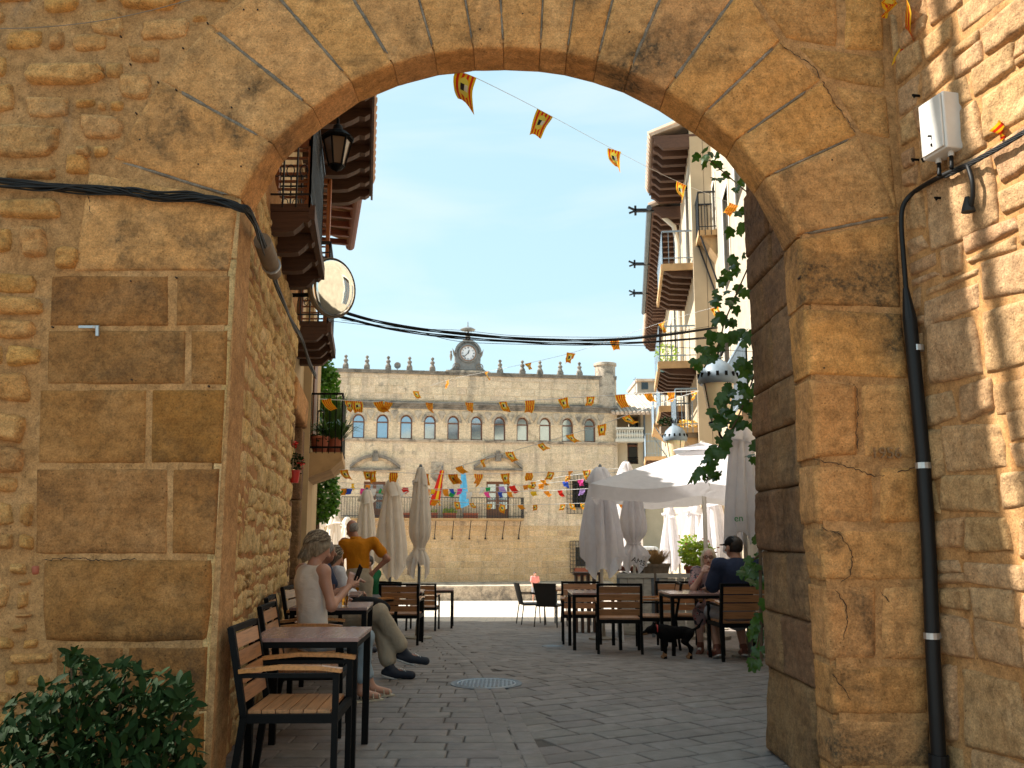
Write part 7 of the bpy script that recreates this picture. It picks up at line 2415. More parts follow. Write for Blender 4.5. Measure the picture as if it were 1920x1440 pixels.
def person(root_loc, face, J, skin, label, h=.014, face_detail=False, s=1.0, head_yaw=0.0, head_tilt=0.0, fine_hands=True):
    """J: joints in the person's own frame (x right, y forward, z up)"""
    root = empty('person', root_loc, label, 'person', rz=R(-face))
    nk, hd = v3(*J['neck']), v3(*J['head'])
    cy, sy = math.cos(head_yaw), math.sin(head_yaw)
    hf = v3(sy, cy, -head_tilt); hf /= np.linalg.norm(hf); hr = v3(cy, -sy, 0); hu = np.cross(hr, hf)
    pr = []
    pelvis, chest = v3(*J['pelvis']), v3(*J['chest'])
    pr.append(cap(pelvis, pelvis + (chest - pelvis) * .45, .14 * s, .125 * s, ((0, 1, 0), .78)))
    pr.append(cap(pelvis + (chest - pelvis) * .45, chest, .125 * s, .145 * s, ((0, 1, 0), .72)))
    for sd in ('L', 'R'):
        sh, el, wr = v3(*J['sh' + sd]), v3(*J['el' + sd]), v3(*J['wr' + sd])
        pr += [cap(chest + (sh - chest) * .3, sh, .09 * s, .058 * s), cap(sh, el, .050 * s, .038 * s), cap(el, wr, .038 * s, .024 * s)]
        hp, kn, an, to = v3(*J['hip' + sd]), v3(*J['kn' + sd]), v3(*J['an' + sd]), v3(*J['to' + sd])
        pr += [cap(hp, kn, .085 * s, .055 * s), cap(kn, kn + (an - kn) * .35, .052 * s, .052 * s), cap(kn + (an - kn) * .3, an, .052 * s, .034 * s)]
        pr += [cap(an + v3(0, 0, -.02), to, .034 * s, .026 * s)]
    pr.append(cap(chest + (nk - chest) * .6, nk + (hd - nk) * .45, .062 * s, .052 * s))
    H = [ell(hd + hu * .02, v3(.076, .094, .098) * s), ell(hd + hf * .025 - hu * .055, v3(.056, .062, .062) * s)]
    H += [cap(hd + hf * .088 * s - hu * .005, hd + hf * .108 * s - hu * .035, .011, .015)]
    H += [ell(hd + sd * hr * .078 * s - hu * .01, v3(.016, .024, .034) * s) for sd in (-1, 1)]
    H.append(cap(nk, hd - hu * .05, .054 * s, .05 * s))
    extra = []
    lo, hi = bounds(H, .02)
    hb = [p for p in H]
    extra.append(snets(sdf(hb, .022), lo, hi, min(h, .009)))
    for sd, side in (('L', 1), ('R', -1)):
        el, wr = v3(*J['el' + sd]), v3(*J['wr' + sd])
        hdv = J.get('hd' + sd); d = v3(*hdv) if hdv else wr - el
        hp_ = hand_prims(wr, d, J.get('up' + sd, (0, -.3, 1)), J.get('curl' + sd, .6), s, side)
        lo, hi = bounds(hp_, .012)
        extra.append(snets(sdf(hp_, .008), lo, hi, .0055 if fine_hands else .009))
    blob('body', pr, skin, root, h, .035 * s, extra=extra)
    root_info = dict(root=root, pelvis=pelvis, chest=chest, nk=nk, hd=hd, hf=hf, hr=hr, hu=hu, J=J, s=s, h=h)
    if face_detail:
        e = MB()
        for sd in (-1, 1):
            c = hd + hf * .083 + hr * sd * .030 + hu * .012
            e.lathe([(.0, .004), (.011, .002), (.012, -.003)], 10, c, rot=Matrix((Vector(hr), Vector(hu), Vector(hf))).transposed())
        link('eyes', newmesh('eyes', e.v, e.f, M['dark_hair']), root)
        m = MB(); c = Vector(hd + hf * .088 - hu * .062); m.bar(c - Vector(hr) * .022, c + Vector(hr) * .022, .009, .008); link('mouth', newmesh('mouth', m.v, m.f, M['red_timber']), root)
    return root_info

def torso_cloth(I, mat, name, lo=-.02, sleeve=0.0, grow=.018, hem=None, neck=.02, h=None, wr_=.006, arms='LR'):
    J, s = I['J'], I['s']
    pe, ch, nk = I['pelvis'], I['chest'], I['nk']
    pr = [cap(pe + v3(0, 0, lo), pe + (ch - pe) * .45, .14 * s + grow, .122 * s + grow, ((0, 1, 0), .8)),
          cap(pe + (ch - pe) * .45, ch, .125 * s + grow, .145 * s + grow, ((0, 1, 0), .75))]
    for sd in 'LR':
        sh, el, wr = v3(*J['sh' + sd]), v3(*J['el' + sd]), v3(*J['wr' + sd])
        inn = .75 if sleeve == 0 else 1.0
        pr.append(cap(ch + (sh - ch) * .2, ch + (sh - ch) * inn, .09 * s + grow, (.058 if sleeve else .064) * s + grow * .8))
        if sleeve > 0 and sd in arms:
            a = min(sleeve, 1.0)
            pr.append(cap(sh, sh + (el - sh) * a, .050 * s + grow * 1.1, (.042 + .008 * (sleeve < 1)) * s + grow * 1.2))
            if sleeve > 1: pr.append(cap(el, el + (wr - el) * (sleeve - 1), .040 * s + grow, .032 * s + grow))
    clips = []
    up = (nk - ch) / np.linalg.norm(nk - ch)
    clips.append((nk + up * neck, up))
    if hem is not None: clips.append((v3(0, 0, hem), v3(0, 0, -1)))
    return blob(name, pr, mat, I['root'], h or I['h'], .03, clips, wrinkle=wr_)
def leg_cloth(I, mat, name, upto=1.0, grow=.016, wr_=.006, waist=.10, flare=0.0, h=None):
    J, s = I['J'], I['s']; pe, ch = I['pelvis'], I['chest']
    pr = [cap(pe, pe + (ch - pe) * .18, .145 * s + grow, .13 * s + grow, ((0, 1, 0), .82))]
    for sd in 'LR':
        hp, kn, an = v3(*J['hip' + sd]), v3(*J['kn' + sd]), v3(*J['an' + sd])
        if upto <= .5:
            pr.append(cap(hp, hp + (kn - hp) * upto * 2, .088 * s + grow, .064 * s + grow * 1.3))
        else:
            e = kn + (an - kn) * (upto - .5) * 2
            pr += [cap(hp, kn, .088 * s + grow, .058 * s + grow), cap(kn, e, .056 * s + grow, .044 * s + grow + flare)]
    return blob(name, pr, mat, I['root'], h or I['h'], .03, wrinkle=wr_)
def hair(I, mat, kind='short', h=.010):
    hd, hf, hu, hr, s = I['hd'], I['hf'], I['hu'], I['hr'], I['s']
    if kind == 'bald':
        pr = [ell(hd + hu * .012 - hf * .012, v3(.081, .094, .094) * s)]
        clips = [(hd + hu * .055, hu), (hd + hf * .02, hf), (hd - hu * .06, -hu)]
    elif kind == 'short':
        pr = [ell(hd + hu * .028 - hf * .012, v3(.086, .100, .100) * s)]
        clips = [(hd + hf * .058 - hu * .0, hf * .8 - hu * .6), (hd - hu * .055 - hf * .03, -hu)]
    elif kind == 'bob':      # gathered loosely at the nape
        pr = [ell(hd + hu * .025 - hf * .018, v3(.098, .108, .108) * s), cap(hd - hf * .07 - hu * .02, hd - hf * .075 - hu * .09, .062, .045), cap(hd - hf * .07 - hu * .09, hd - hf * .06 - hu * .15, .04, .022)]
        for sd in (-1, 1): pr.append(cap(hd + sd * hr * .07 + hf * .01, hd + sd * hr * .075 - hu * .075 - hf * .01, .028, .016))
        clips = [(hd + hf * .060, hf * .75 - hu * .65)]
    else:                    # long hair over the shoulders
        pr = [ell(hd + hu * .025 - hf * .018, v3(.094, .104, .104) * s), cap(hd - hf * .05, hd - hf * .075 - hu * .22, .078, .055)]
        for sd in (-1, 1): pr.append(cap(hd + sd * hr * .068 - hf * .01, hd + sd * hr * .085 - hu * .20 - hf * .02, .034, .026))
        clips = [(hd + hf * .055, hf * .8 - hu * .6 if kind != 'curtain' else hf)]
    return blob('hair', pr, mat, I['root'], h, .03, clips, wrinkle=.012, wf=22)

def strands(I, n, seed, mats, gather, tail, spread=.02, rad=(.100, .112, .112), r_=.0032):
    pr = random.Random(seed); hd, hf, hu, hr = [Vector(I[k]) for k in ('hd', 'hf', 'hu', 'hr')]
    ms = {k: MB() for k in mats}
    c = hd + hu * .025 - hf * .018
    for i in range(n):
        az = pr.uniform(-2.2, 2.2); el = pr.uniform(.0, 1.25)
        d0 = (hf * math.cos(az) * math.cos(el) * .55 + hr * math.sin(az) * math.cos(el) + hu * (math.sin(el) + .35)).normalized()
        g = c + hf * gather[0] + hu * gather[1] + hr * pr.uniform(-spread, spread)
        dg = (g - c).normalized(); pts = []
        k = 1.0 + pr.uniform(-.01, .07)
        for j in range(7):
            u = j / 6; d = (d0 * (1 - u) + dg * u); d.normalize()
            q = c + hr * d.dot(hr) * rad[0] * k + hf * d.dot(hf) * rad[1] * k + hu * d.dot(hu) * rad[2] * k
            pts.append(q + Vector((pr.gauss(0, .0025), pr.gauss(0, .0025), pr.gauss(0, .0025))))
        e = pts[-1] + hf * tail[0] + hu * tail[1] * pr.uniform(.5, 1.2) + hr * pr.uniform(-.035, .035)
        pts += [pts[-1].lerp(e, .5) + hr * pr.uniform(-.01, .01), e]
        ms[pr.choice(mats)].tube(pts, [r_ * .6] + [r_] * 6 + [r_ * .8, r_ * .2], 4, cap=False)
    for k, m in ms.items():
        o = link('hair_strands', newmesh('hair_strands', m.v, m.f, M[k], True), I['root']); o['kind'] = 'stuff'
def sit(p=(0, 0, .50), chest=(0, -.07, .92), neck=(0, -.05, 1.09), head=(0, -.01, 1.23), **k):
    J = dict(pelvis=p, chest=chest, neck=neck, head=head,
             shL=(-.165, chest[1] + .01, chest[2] + .11), shR=(.165, chest[1] + .01, chest[2] + .11),
             elL=(-.21, .10, .78), elR=(.21, .10, .78), wrL=(-.13, .33, .80), wrR=(.13, .33, .80),
             hipL=(-.085, .0, .51), hipR=(.085, .0, .51), knL=(-.11, .43, .50), knR=(.11, .43, .50), anL=(-.11, .46, .10), anR=(.11, .46, .10), toL=(-.12, .62, .035), toR=(.12, .62, .035))
    J.update(k); return J

def shoe(I, sd, mat, sole, grow=.012, name='shoe'):
    J = I['J']; an, to = v3(*J['an' + sd]), v3(*J['to' + sd]); kn = v3(*J['kn' + sd])
    d = to - an; d /= np.linalg.norm(d)
    heel = an + v3(0, 0, -.045) - v3(d[0], d[1], 0) * .045 if abs(an[2] - to[2]) < .12 else an - d * .03
    up = an - kn; up = -up / np.linalg.norm(up)
    pr = [cap(heel, to + d * .015, .043, .038, None), cap(an, heel * .5 + to * .5, .04, .036), cap(an + up * .01, an + up * .03, .042, .044)]
    sdn = np.cross(d, v3(-d[1], d[0], 0) / (np.hypot(d[0], d[1]) + 1e-6)); sdn = sdn / np.linalg.norm(sdn)
    if sdn[2] > 0: sdn = -sdn
    low = heel + sdn * .024
    o = blob(name, pr, mat, I['root'], .008, .02, [(low, sdn)])
    so = [cap(heel + sdn * .026, to + d * .02 + sdn * .020, .044, .042, None)]
    blob(name + '_sole', so, sole, I['root'], .008, .01, [(heel + sdn * .018, -sdn), (heel + sdn * .04, sdn)])
    # laces
    m = MB(); side = np.cross(sdn, d)
    for k in range(5):
        c = heel * (.45 - .07 * k) + to * (.55 + .07 * k) - sdn * (.052 - .006 * k)
        m.bar(c - side * .022, c + side * .022 + d * .008, .006, .006)
    link('laces', newmesh('laces', m.v, m.f, M['white_paint']), I['root'])

# woman in the white top
J = sit(p=(0, 0, .52), chest=(0, -.05, .97), neck=(0, -.02, 1.13), head=(.0, .015, 1.265), elR=(.225, .02, .80), wrR=(.13, .25, .96), elL=(-.20, .06, .80), wrL=(.02, .30, .93),
        shL=(-.165, -.03, 1.075), shR=(.165, -.03, 1.075), hdR=(-.25, .45, .85), upR=(.9, -.3, .2), hdL=(.3, .6, .6), upL=(-.6, -.4, .6), curlR=.9, curlL=.7,
        knL=(-.07, .43, .52), knR=(.12, .42, .52), anL=(-.02, .58, .10), anR=(.10, .40, .10), toL=(.0, .75, .035), toR=(.12, .56, .035))
I1 = person((-1.62, 7.74, 0), 48, J, 'skin', 'woman with blonde grey hair in a white sleeveless top looking at her phone', h=.011, head_yaw=.25, head_tilt=.35)
torso_cloth(I1, 'white_top', 'sleeveless_top', lo=-.02, sleeve=0, grow=.016, neck=-.005, wr_=.007)
leg_cloth(I1, 'light_jeans', 'jeans', upto=.88, grow=.014)
hair(I1, 'blonde_hair', 'bob')
strands(I1, 420, 4, ['strand_light', 'strand_light', 'strand_dark', 'blonde_hair'], (-.10, -.06), (-.01, -.09), .045)
m = MB(); c = Vector((.115, .335, 1.045)); m.box(c, (.012, .075, .15), Euler((-.5, .1, .55)).to_matrix()); bevel(link('phone', newmesh('phone', m.v, m.f, M['phone_black']), None), .004)
ph = bpy.data.objects['phone']; ph.location = I1['root'].location; ph.rotation_euler = I1['root'].rotation_euler
tag(ph, 'dark mobile phone in the hands of the woman in the white top', 'phone')
for sd in 'LR':
    an, to = Vector(J['an' + sd]), Vector(J['to' + sd]); d = Vector((to.x - an.x, to.y - an.y, 0)).normalized(); sx = Vector((d.y, -d.x, 0))
    m = MB(); hl = Vector((an.x, an.y, .008)) - d * .05; m.bar(hl, Vector((to.x, to.y, .008)) + d * .04, .075, .014)
    for f_ in (.30, .62, .85):
        b_ = hl.lerp(Vector((to.x, to.y, .02)) + d * .03, f_); hh = .10 - .075 * f_
        m.tube([b_ - sx * .04, b_ - sx * .03 + Vector((0, 0, hh * .8)), b_ + Vector((0, 0, hh)), b_ + sx * .03 + Vector((0, 0, hh * .8)), b_ + sx * .04], .006, 6)
    link('sandal', newmesh('sandal', m.v, m.f, M['sandal_strap']), I1['root'])
m = MB(); hd = Vector(I1['hd']); hu, hf, hr = Vector(I1['hu']), Vector(I1['hf']), Vector(I1['hr'])
m.tube([hd + hr * .10 * math.cos(a) + (hu * .118 * math.sin(a)) + hf * .02 for a in [k * math.pi / 10 for k in range(2, 9)]], .006, 6); link('sunglasses_band', newmesh('sunglasses_band', m.v, m.f, M['black_metal']), I1['root'])

# man behind her with crossed legs
J = sit(p=(0, -.02, .50), chest=(0, -.12, .92), neck=(0, -.10, 1.08), head=(0, -.06, 1.21), knL=(-.02, .50, .52), knR=(.10, .52, .63), anR=(-.06, .74, .24), toR=(-.08, .94, .16), anL=(.02, .62, .10), toL=(.02, .82, .04), elR=(.20, .02, .76), wrR=(.08, .24, .70), elL=(-.22, .0, .78), wrL=(-.10, .24, .70))
I2 = person((-1.80, 9.28, zg(9.3)), 94, J, 'tan_skin', 'man sitting cross legged in beige trousers and dark sneakers, upper body hidden by the woman', head_yaw=-.5)
torso_cloth(I2, 'navy_shirt', 'shirt', sleeve=.6)
leg_cloth(I2, 'beige_trousers', 'trousers', upto=.90, grow=.024, wr_=.010, flare=.012)
hair(I2, 'grey_hair', 'short')
for sd in 'LR': shoe(I2, sd, 'shoe_navy', 'sole_white')
for sd in 'LR':
    an, kn = v3(*J['an' + sd]), v3(*J['kn' + sd]); blob('sock', [cap(an, an + (kn - an) * .35, .042, .048)], 'sock_black', I2['root'], .01)
q = empty('black_bag', (-1.80, 9.28, .0), 'black bag resting on the knees of the cross legged man', 'bag')
q.rotation_euler = (0, 0, R(-94))
blob('bag_body', [ell((.04, .38, .70), (.13, .17, .075)), ell((.0, .48, .66), (.10, .13, .07))], 'cap_black', q, .012, .04, wrinkle=.01)

# woman in the white blouse
J = sit(chest=(0, -.04, .90), neck=(0, .0, 1.05), head=(0, .05, 1.175), elR=(.23, .04, .74), wrR=(.16, .30, .74), elL=(-.2, .1, .75), wrL=(-.1, .33, .76), shL=(-.155, -.02, 1.0), shR=(.155, -.02, 1.0))
I3 = person((-2.20, 11.40, zg(11.4)), 38, J, 'skin', 'woman with brown hair in a loose white blouse sitting at the second table', h=.016, head_yaw=.45, head_tilt=.3, fine_hands=False)
torso_cloth(I3, 'white_blouse', 'blouse', sleeve=1.55, grow=.026, wr_=.014)
leg_cloth(I3, 'navy_shirt', 'trousers', upto=1.0)
hair(I3, 'brown_hair', 'long')
strands(I3, 160, 5, ['strand_dark', 'brown_hair', 'strand_light'], (-.09, -.10), (-.02, -.16), .06, r_=.005)
for sd in 'LR': shoe(I3, sd, 'shoe_navy', 'sole_white')

# standing man in orange
J = dict(pelvis=(0, 0, .93), chest=(-.01, -.0, 1.30), neck=(-.05, .04, 1.45), head=(-.095, .09, 1.575), shL=(-.19, .02, 1.40), shR=(.19, -.01, 1.40), elL=(-.235, .10, 1.13), elR=(.38, -.05, 1.18), wrL=(-.20, .30, .98), wrR=(.19, -.04, 1.0), hdR=(-.5, .1, -.8), upR=(.5, -.6, .2), curlR=.5,
         hipL=(-.09, 0, .90), hipR=(.09, 0, .90), knL=(-.10, .02, .50), knR=(.10, .03, .50), anL=(-.12, -.02, .09), anR=(.12, .0, .09), toL=(-.14, .16, .035), toR=(.15, .18, .035))
I4 = person((-2.04, 12.4, zg(12.4)), -8, J, 'tan_skin', 'standing man with shaved grey head in an orange polo shirt, hand on hip', h=.012, head_yaw=-.8, head_tilt=.35)
torso_cloth(I4, 'orange_polo', 'polo_shirt', lo=-.03, sleeve=.6, grow=.018, wr_=.014, neck=.01)
leg_cloth(I4, 'beige_trousers', 'trousers', upto=.97, grow=.028, wr_=.010)
hair(I4, 'grey_hair', 'bald')
m = MB(); nk = Vector(I4['nk']); m.lathe([(.072, -.02), (.078, .0), (.068, .025), (.062, .02)], 18, nk + Vector((.008, -.005, -.0))); link('collar', newmesh('collar', m.v, m.f, M['orange_polo'], True), I4['root'])
for sd in 'LR': shoe(I4, sd, 'shoe_navy', 'sole_white')

# child in green
chair(-2.02, 14.0, 172, 'slatted armchair with the child in green on it') if False else None
J = sit(p=(0, 0, .48), chest=(0, .02, .78), neck=(0, .05, .92), head=(0, .09, 1.03), shL=(-.13, .03, .88), shR=(.13, .03, .88), elL=(-.17, .2, .74), elR=(.17, .2, .74), wrL=(-.06, .30, .82), wrR=(.02, .24, .92), knL=(-.08, .35, .48), knR=(.08, .35, .48), anL=(-.08, .37, .12), anR=(.08, .37, .12), toL=(-.08, .5, .05), toR=(.08, .5, .05))
I5 = person((-2.02, 13.45, zg(13.45) + .12), 215, J, 'skin', 'dark haired child in a green shirt seated by the man in orange', h=.016, s=.86, head_yaw=.2, face_detail=True, fine_hands=False)
torso_cloth(I5, 'green_shirt', 'shirt', sleeve=.7, grow=.02)
leg_cloth(I5, 'grey_shorts', 'shorts', upto=.5, grow=.02)
hair(I5, 'dark_hair', 'short')
for sd in 'LR': shoe(I5, sd, 'shoe_navy', 'sole_white')

# man in the cap
J = sit(p=(0, .0, .52), chest=(0, -.05, .97), neck=(0, -.03, 1.14), head=(-.01, .02, 1.275), shL=(-.205, -.03, 1.07), shR=(.205, -.03, 1.07), elL=(-.27, .08, .80), wrL=(-.20, .36, .79), elR=(.28, .05, .78), wrR=(.22, .30, .72), knL=(-.16, .42, .50), knR=(.16, .42, .50), anL=(-.18, .22, .10), anR=(.14, .20, .10), toL=(-.2, .40, .035), toR=(.18, .38, .035))
I6 = person((2.62, 10.95, zg(10.95)), -8, J, 'skin', 'heavy man seen from behind in a black cap and navy shirt', h=.013, s=1.13, head_yaw=-.45)
torso_cloth(I6, 'navy_shirt', 'navy_shirt', sleeve=.85, grow=.03, wr_=.010, hem=.46)
leg_cloth(I6, 'grey_shorts', 'shorts', upto=.46, grow=.03)
hair(I6, 'dark_hair', 'short')
hd, hu, hf, hr = I6['hd'], I6['hu'], I6['hf'], I6['hr']
blob('cap', [ell(hd + hu * .045, (.100, .116, .092)), cap(hd + hu * .035 + hf * .08, hd + hu * .028 + hf * .175, .055, .04, (tuple(hu), .22))], 'cap_black', I6['root'], .009, .015, [(hd + hu * .012, -hu)])
m = MB(); nk = Vector(I6['nk']); m.lathe([(.086, -.045), (.090, -.03), (.078, -.012)], 18, nk); link('undershirt_collar', newmesh('undershirt_collar', m.v, m.f, M['white_top'], True), I6['root'])
m = MB(); w = Vector(J['wrL']); m.tube([w + Vector((.032 * math.cos(a), .004, .032 * math.sin(a))) for a in [k * math.pi / 6 for k in range(13)]], .007, 6, cap=False); link('wristwatch', newmesh('wristwatch', m.v, m.f, M['galvanised']), I6['root'])
for sd in 'LR': shoe(I6, sd, 'red_timber', 'sole_white')

# blonde woman facing us
J = sit(chest=(0, -.02, .90), neck=(0, .02, 1.06), head=(0, .05, 1.195), elR=(.2, .22, .80), wrR=(.06, .26, 1.02), hdR=(-.35, -.35, .6), upR=(.2, .9, .1), curlR=1.0, elL=(-.22, .15, .76), wrL=(-.12, .36, .78), shL=(-.17, .0, 1.01), shR=(.17, .0, 1.01))
I7 = person((2.62, 12.42, zg(12.4)), 196, J, 'pale_skin', 'blonde woman in glasses and floral dress facing us with her hand at her mouth', h=.013, face_detail=True, head_yaw=-.05)
torso_cloth(I7, 'floral_dress', 'dress_top', sleeve=.7, grow=.022, wr_=.012)
leg_cloth(I7, 'floral_dress', 'dress_skirt', upto=.62, grow=.03)
hair(I7, 'pale_hair', 'curtain')
hd, hu, hf, hr = [Vector(I7[k]) for k in ('hd', 'hu', 'hf', 'hr')]
m = MB()
for sd in (-1, 1):
    c = hd + hf * .104 + hr * sd * .033 + hu * .012
    m.tube([c + hr * .026 * math.cos(a) + hu * .019 * math.sin(a) for a in [k * math.pi / 7 for k in range(15)]], .0035, 5, cap=False)
    m.bar(c + hr * sd * .026, hd + hr * sd * .080 + hu * .012, .005)
m.bar(hd + hf * .106 + hr * .008 + hu * .014, hd + hf * .106 - hr * .008 + hu * .014, .005)
link('glasses', newmesh('glasses', m.v, m.f, M['black_metal']), I7['root'])
for sd in 'LR': shoe(I7, sd, 'red_timber', 'sole_white')

# child far off
J = dict(pelvis=(0, 0, .93), chest=(0, 0, 1.28), neck=(0, 0, 1.43), head=(0, .02, 1.56), shL=(-.17, 0, 1.38), shR=(.17, 0, 1.38), elL=(-.22, 0, 1.12), elR=(.22, 0, 1.12), wrL=(-.2, .15, .95), wrR=(.2, .15, .95),
         hipL=(-.09, 0, .90), hipR=(.09, 0, .90), knL=(-.10, .02, .50), knR=(.10, .03, .50), anL=(-.12, -.02, .09), anR=(.12, .0, .09), toL=(-.14, .16, .035), toR=(.15, .18, .035))
c = P(1003, 1100, 45.0)
I8 = person((c.x, 45.0, zg(45)), 160, J, 'skin', 'small distant person in a pink shirt walking before the town hall step', h=.03, fine_hands=False)
I8['root'].scale = (.84, .84, .84)
torso_cloth(I8, 'pink_shirt', 'shirt', sleeve=.8, grow=.03); leg_cloth(I8, 'grey_shorts', 'shorts', upto=.5, grow=.03); hair(I8, 'dark_hair', 'short', h=.02)

# ------------------------------------------------------------------ dog
c = (1.92, 11.15, zg(11.15))
dog = empty('dog', c, 'black dog with tan feet standing under the couple\'s table, head to the left', 'dog', rz=R(0))
# in its own frame it faces -X
D = [cap((-.12, 0, .30), (.12, 0, .29), .085, .065, ((0, 1, 0), .85)), cap((-.14, 0, .30), (-.06, 0, .27), .085, .09, ((0, 1, 0), .85)), cap((.10, 0, .30), (.17, 0, .29), .068, .06),
     cap((-.17, 0, .33), (-.26, 0, .33), .058, .042), cap((-.26, 0, .33), (-.30, 0, .325), .046, .042), cap((-.31, 0, .315), (-.385, 0, .285), .030, .017),
     cap((.20, 0, .31), (.28, .0, .36), .018, .014), cap((.28, 0, .36), (.34, .01, .45), .014, .008)]
for y in (-.05, .05):
    D += [cap((-.13, y, .28), (-.115, y, .17), .038, .024), cap((-.115, y, .17), (-.125, y, .02), .019, .014), cap((-.125, y, .018), (-.15, y, .014), .018, .015)]
    D += [cap((.16, y, .28), (.11, y, .19), .05, .030), cap((.11, y, .19), (.185, y, .12), .026, .017), cap((.185, y, .12), (.17, y, .02), .016, .013), cap((.17, y, .018), (.145, y, .014), .018, .015)]
D += [cap((-.255, -.035, .365), (-.235, -.052, .41), .018, .007), cap((-.255, .035, .365), (-.235, .052, .41), .018, .007)]
blob('body', D, 'dog_black', dog, .008, .022, wrinkle=.003, wf=30)
T = []
for y in (-.05, .05): T += [cap((-.125, y, .05), (-.125, y, .02), .0195, .0175), cap((-.125, y, .018), (-.152, y, .015), .0195, .017), cap((.17, y, .05), (.17, y, .02), .018, .0175), cap((.17, y, .018), (.143, y, .015), .0195, .017)]
for i in range(0, 8, 2): blob('paw', T[i:i + 2], 'dog_tan', dog, .007, .01)
blob('muzzle_patch', [cap((-.335, 0, .296), (-.37, 0, .284), .024, .019)], 'dog_tan', dog, .006, .01, [((0, 0, .298), (0, 0, 1))])
m = MB(); m.tube([(-.21 + .02 * math.sin(a) * 0, .05 * math.cos(a), .33 + .052 * math.sin(a)) for a in [k * math.pi / 8 for k in range(17)]], .007, 6, cap=False); link('collar', newmesh('collar', m.v, m.f, M['red_plastic']), dog)
# ------------------------------------------------------------------ vegetation
def ivy_leaf_mesh(seed):
    pr = random.Random(seed)
    out = [(0, -.42), (.20, -.50), (.42, -.34), (.36, -.12), (.52, .06), (.40, .22), (.22, .24), (.14, .44), (0, .62), (-.14, .44), (-.22, .24), (-.40, .22), (-.52, .06), (-.36, -.12), (-.42, -.34), (-.20, -.50)]
    out = [(x * pr.uniform(.85, 1.15), y * pr.uniform(.9, 1.1)) for x, y in out]
    V = [(0, 0, 0)] + [(x * .5, y * .5, .03 * math.sin(x * 5 + pr.uniform(0, 3)) - .10 * (x * x)) for x, y in out] + [(x, y, -.22 * x * x + .05 * math.sin(y * 6 + seed) - .10 * max(0, y)) for x, y in out]
    n = len(out); F_ = []
    for i in range(n):
        j = (i + 1) % n
        F_ += [(0, 1 + i, 1 + j), (1 + i, 1 + n + i, 1 + n + j, 1 + j)]
    return newmesh('leaf', V, F_, [M['vine_leaf']], True)
IVY = [ivy_leaf_mesh(k) for k in range(5)]
def place_leaf(meshes, root, p, size, pr, nrm, name='leaf', mat=None):
    o = link(name, pr.choice(meshes), root, Vector(p) - wpos(root))
    n = (Vector(nrm) + Vector((pr.gauss(0, .4), pr.gauss(0, .4), pr.gauss(0, .35)))).normalized()
    q = n.to_track_quat('Z', 'Y'); q = q @ Euler((0, 0, pr.uniform(-.9, .9) + math.pi)).to_quaternion()
    o.rotation_euler = q.to_euler(); s = size * pr.uniform(.75, 1.25); o.scale = (s, s, s)
    return o
pr = random.Random(77)
vine = empty('climbing_vine', (1.75, 6.5, 0), 'green climbing vine with lobed leaves hanging beside the right jamb of the arch', 'vine')
YV = 6.75
def vine_stem(pts, r_=.006):
    m = MB(); m.tube(catmull([P(*p) for p in pts], 5), r_, 5); m.build('stem', M['stem_brown'], vine)
vine_stem([(1416, 262, 6.6), (1412, 500, 6.6), (1418, 700, 6.6), (1424, 900, 6.6), (1426, 1100, 6.6), (1428, 1240, 6.6)], .012)
vine_stem([(1412, 480, 6.6), (1360, 600, YV), (1350, 640, YV), (1320, 690, YV)])
vine_stem([(1416, 700, 6.6), (1380, 790, YV), (1340, 850, YV), (1325, 905, YV)])
vine_stem([(1424, 1040, 6.6), (1400, 1060, YV)]); vine_stem([(1428, 1170, 6.6), (1418, 1220, YV)])
vine_stem([(1330, 300, 6.7), (1400, 360, 6.6)], .005)
CL = [  # cluster centre px, radius px, count
    (1318, 290, 14, 4), (1335, 308, 18, 6), (1350, 330, 12, 4), (1390, 355, 12, 4), (1388, 430, 10, 3), (1395, 400, 12, 4), (1372, 432, 10, 3),
    (1385, 490, 14, 4), (1372, 505, 10, 3), (1350, 545, 14, 4), (1358, 520, 10, 3), (1338, 565, 9, 3), (1395, 540, 12, 3), (1380, 570, 12, 4), (1370, 600, 10, 3), (1398, 620, 12, 4),
    (1350, 605, 14, 5), (1360, 625, 16, 6), (1335, 635, 12, 4), (1320, 670, 16, 6), (1342, 660, 12, 4), (1310, 685, 10, 4), (1390, 640, 14, 5), (1392, 680, 14, 5),
    (1400, 720, 20, 9), (1375, 735, 20, 9), (1362, 770, 20, 8), (1392, 770, 24, 12), (1405, 800, 16, 6), (1350, 745, 12, 4), (1340, 790, 16, 6), (1365, 805, 16, 6), (1352, 830, 16, 6), (1338, 850, 12, 5), (1332, 875, 12, 5), (1322, 892, 12, 5), (1345, 890, 10, 4), (1330, 862, 12, 4),
    (1410, 750, 20, 10), (1415, 690, 14, 5), (1408, 860, 8, 3), (1412, 830, 10, 3), (1300, 898, 5, 2),
    (1420, 1010, 8, 3), (1418, 1055, 14, 5), (1405, 1075, 14, 5), (1395, 1065, 10, 3), (1425, 1085, 10, 3), (1422, 1165, 10, 4), (1418, 1190, 12, 4), (1425, 1220, 12, 5), (1412, 1240, 10, 4), (1420, 1180, 8, 2), (1430, 1130, 8, 2)]
nl = 0
for (cx, cy, rr_, n) in CL:
    for k in range(n):
        a = pr.uniform(0, 6.28); q = rr_ * pr.uniform(0, 1) ** .5 * 1.15
        Y = pr.uniform(6.45, 7.05)
        p = P(min(cx + q * math.cos(a), 1432), cy + q * math.sin(a), Y)
        place_leaf(IVY, vine, p, .077, pr, (-.25, -.85, .35)); nl += 1

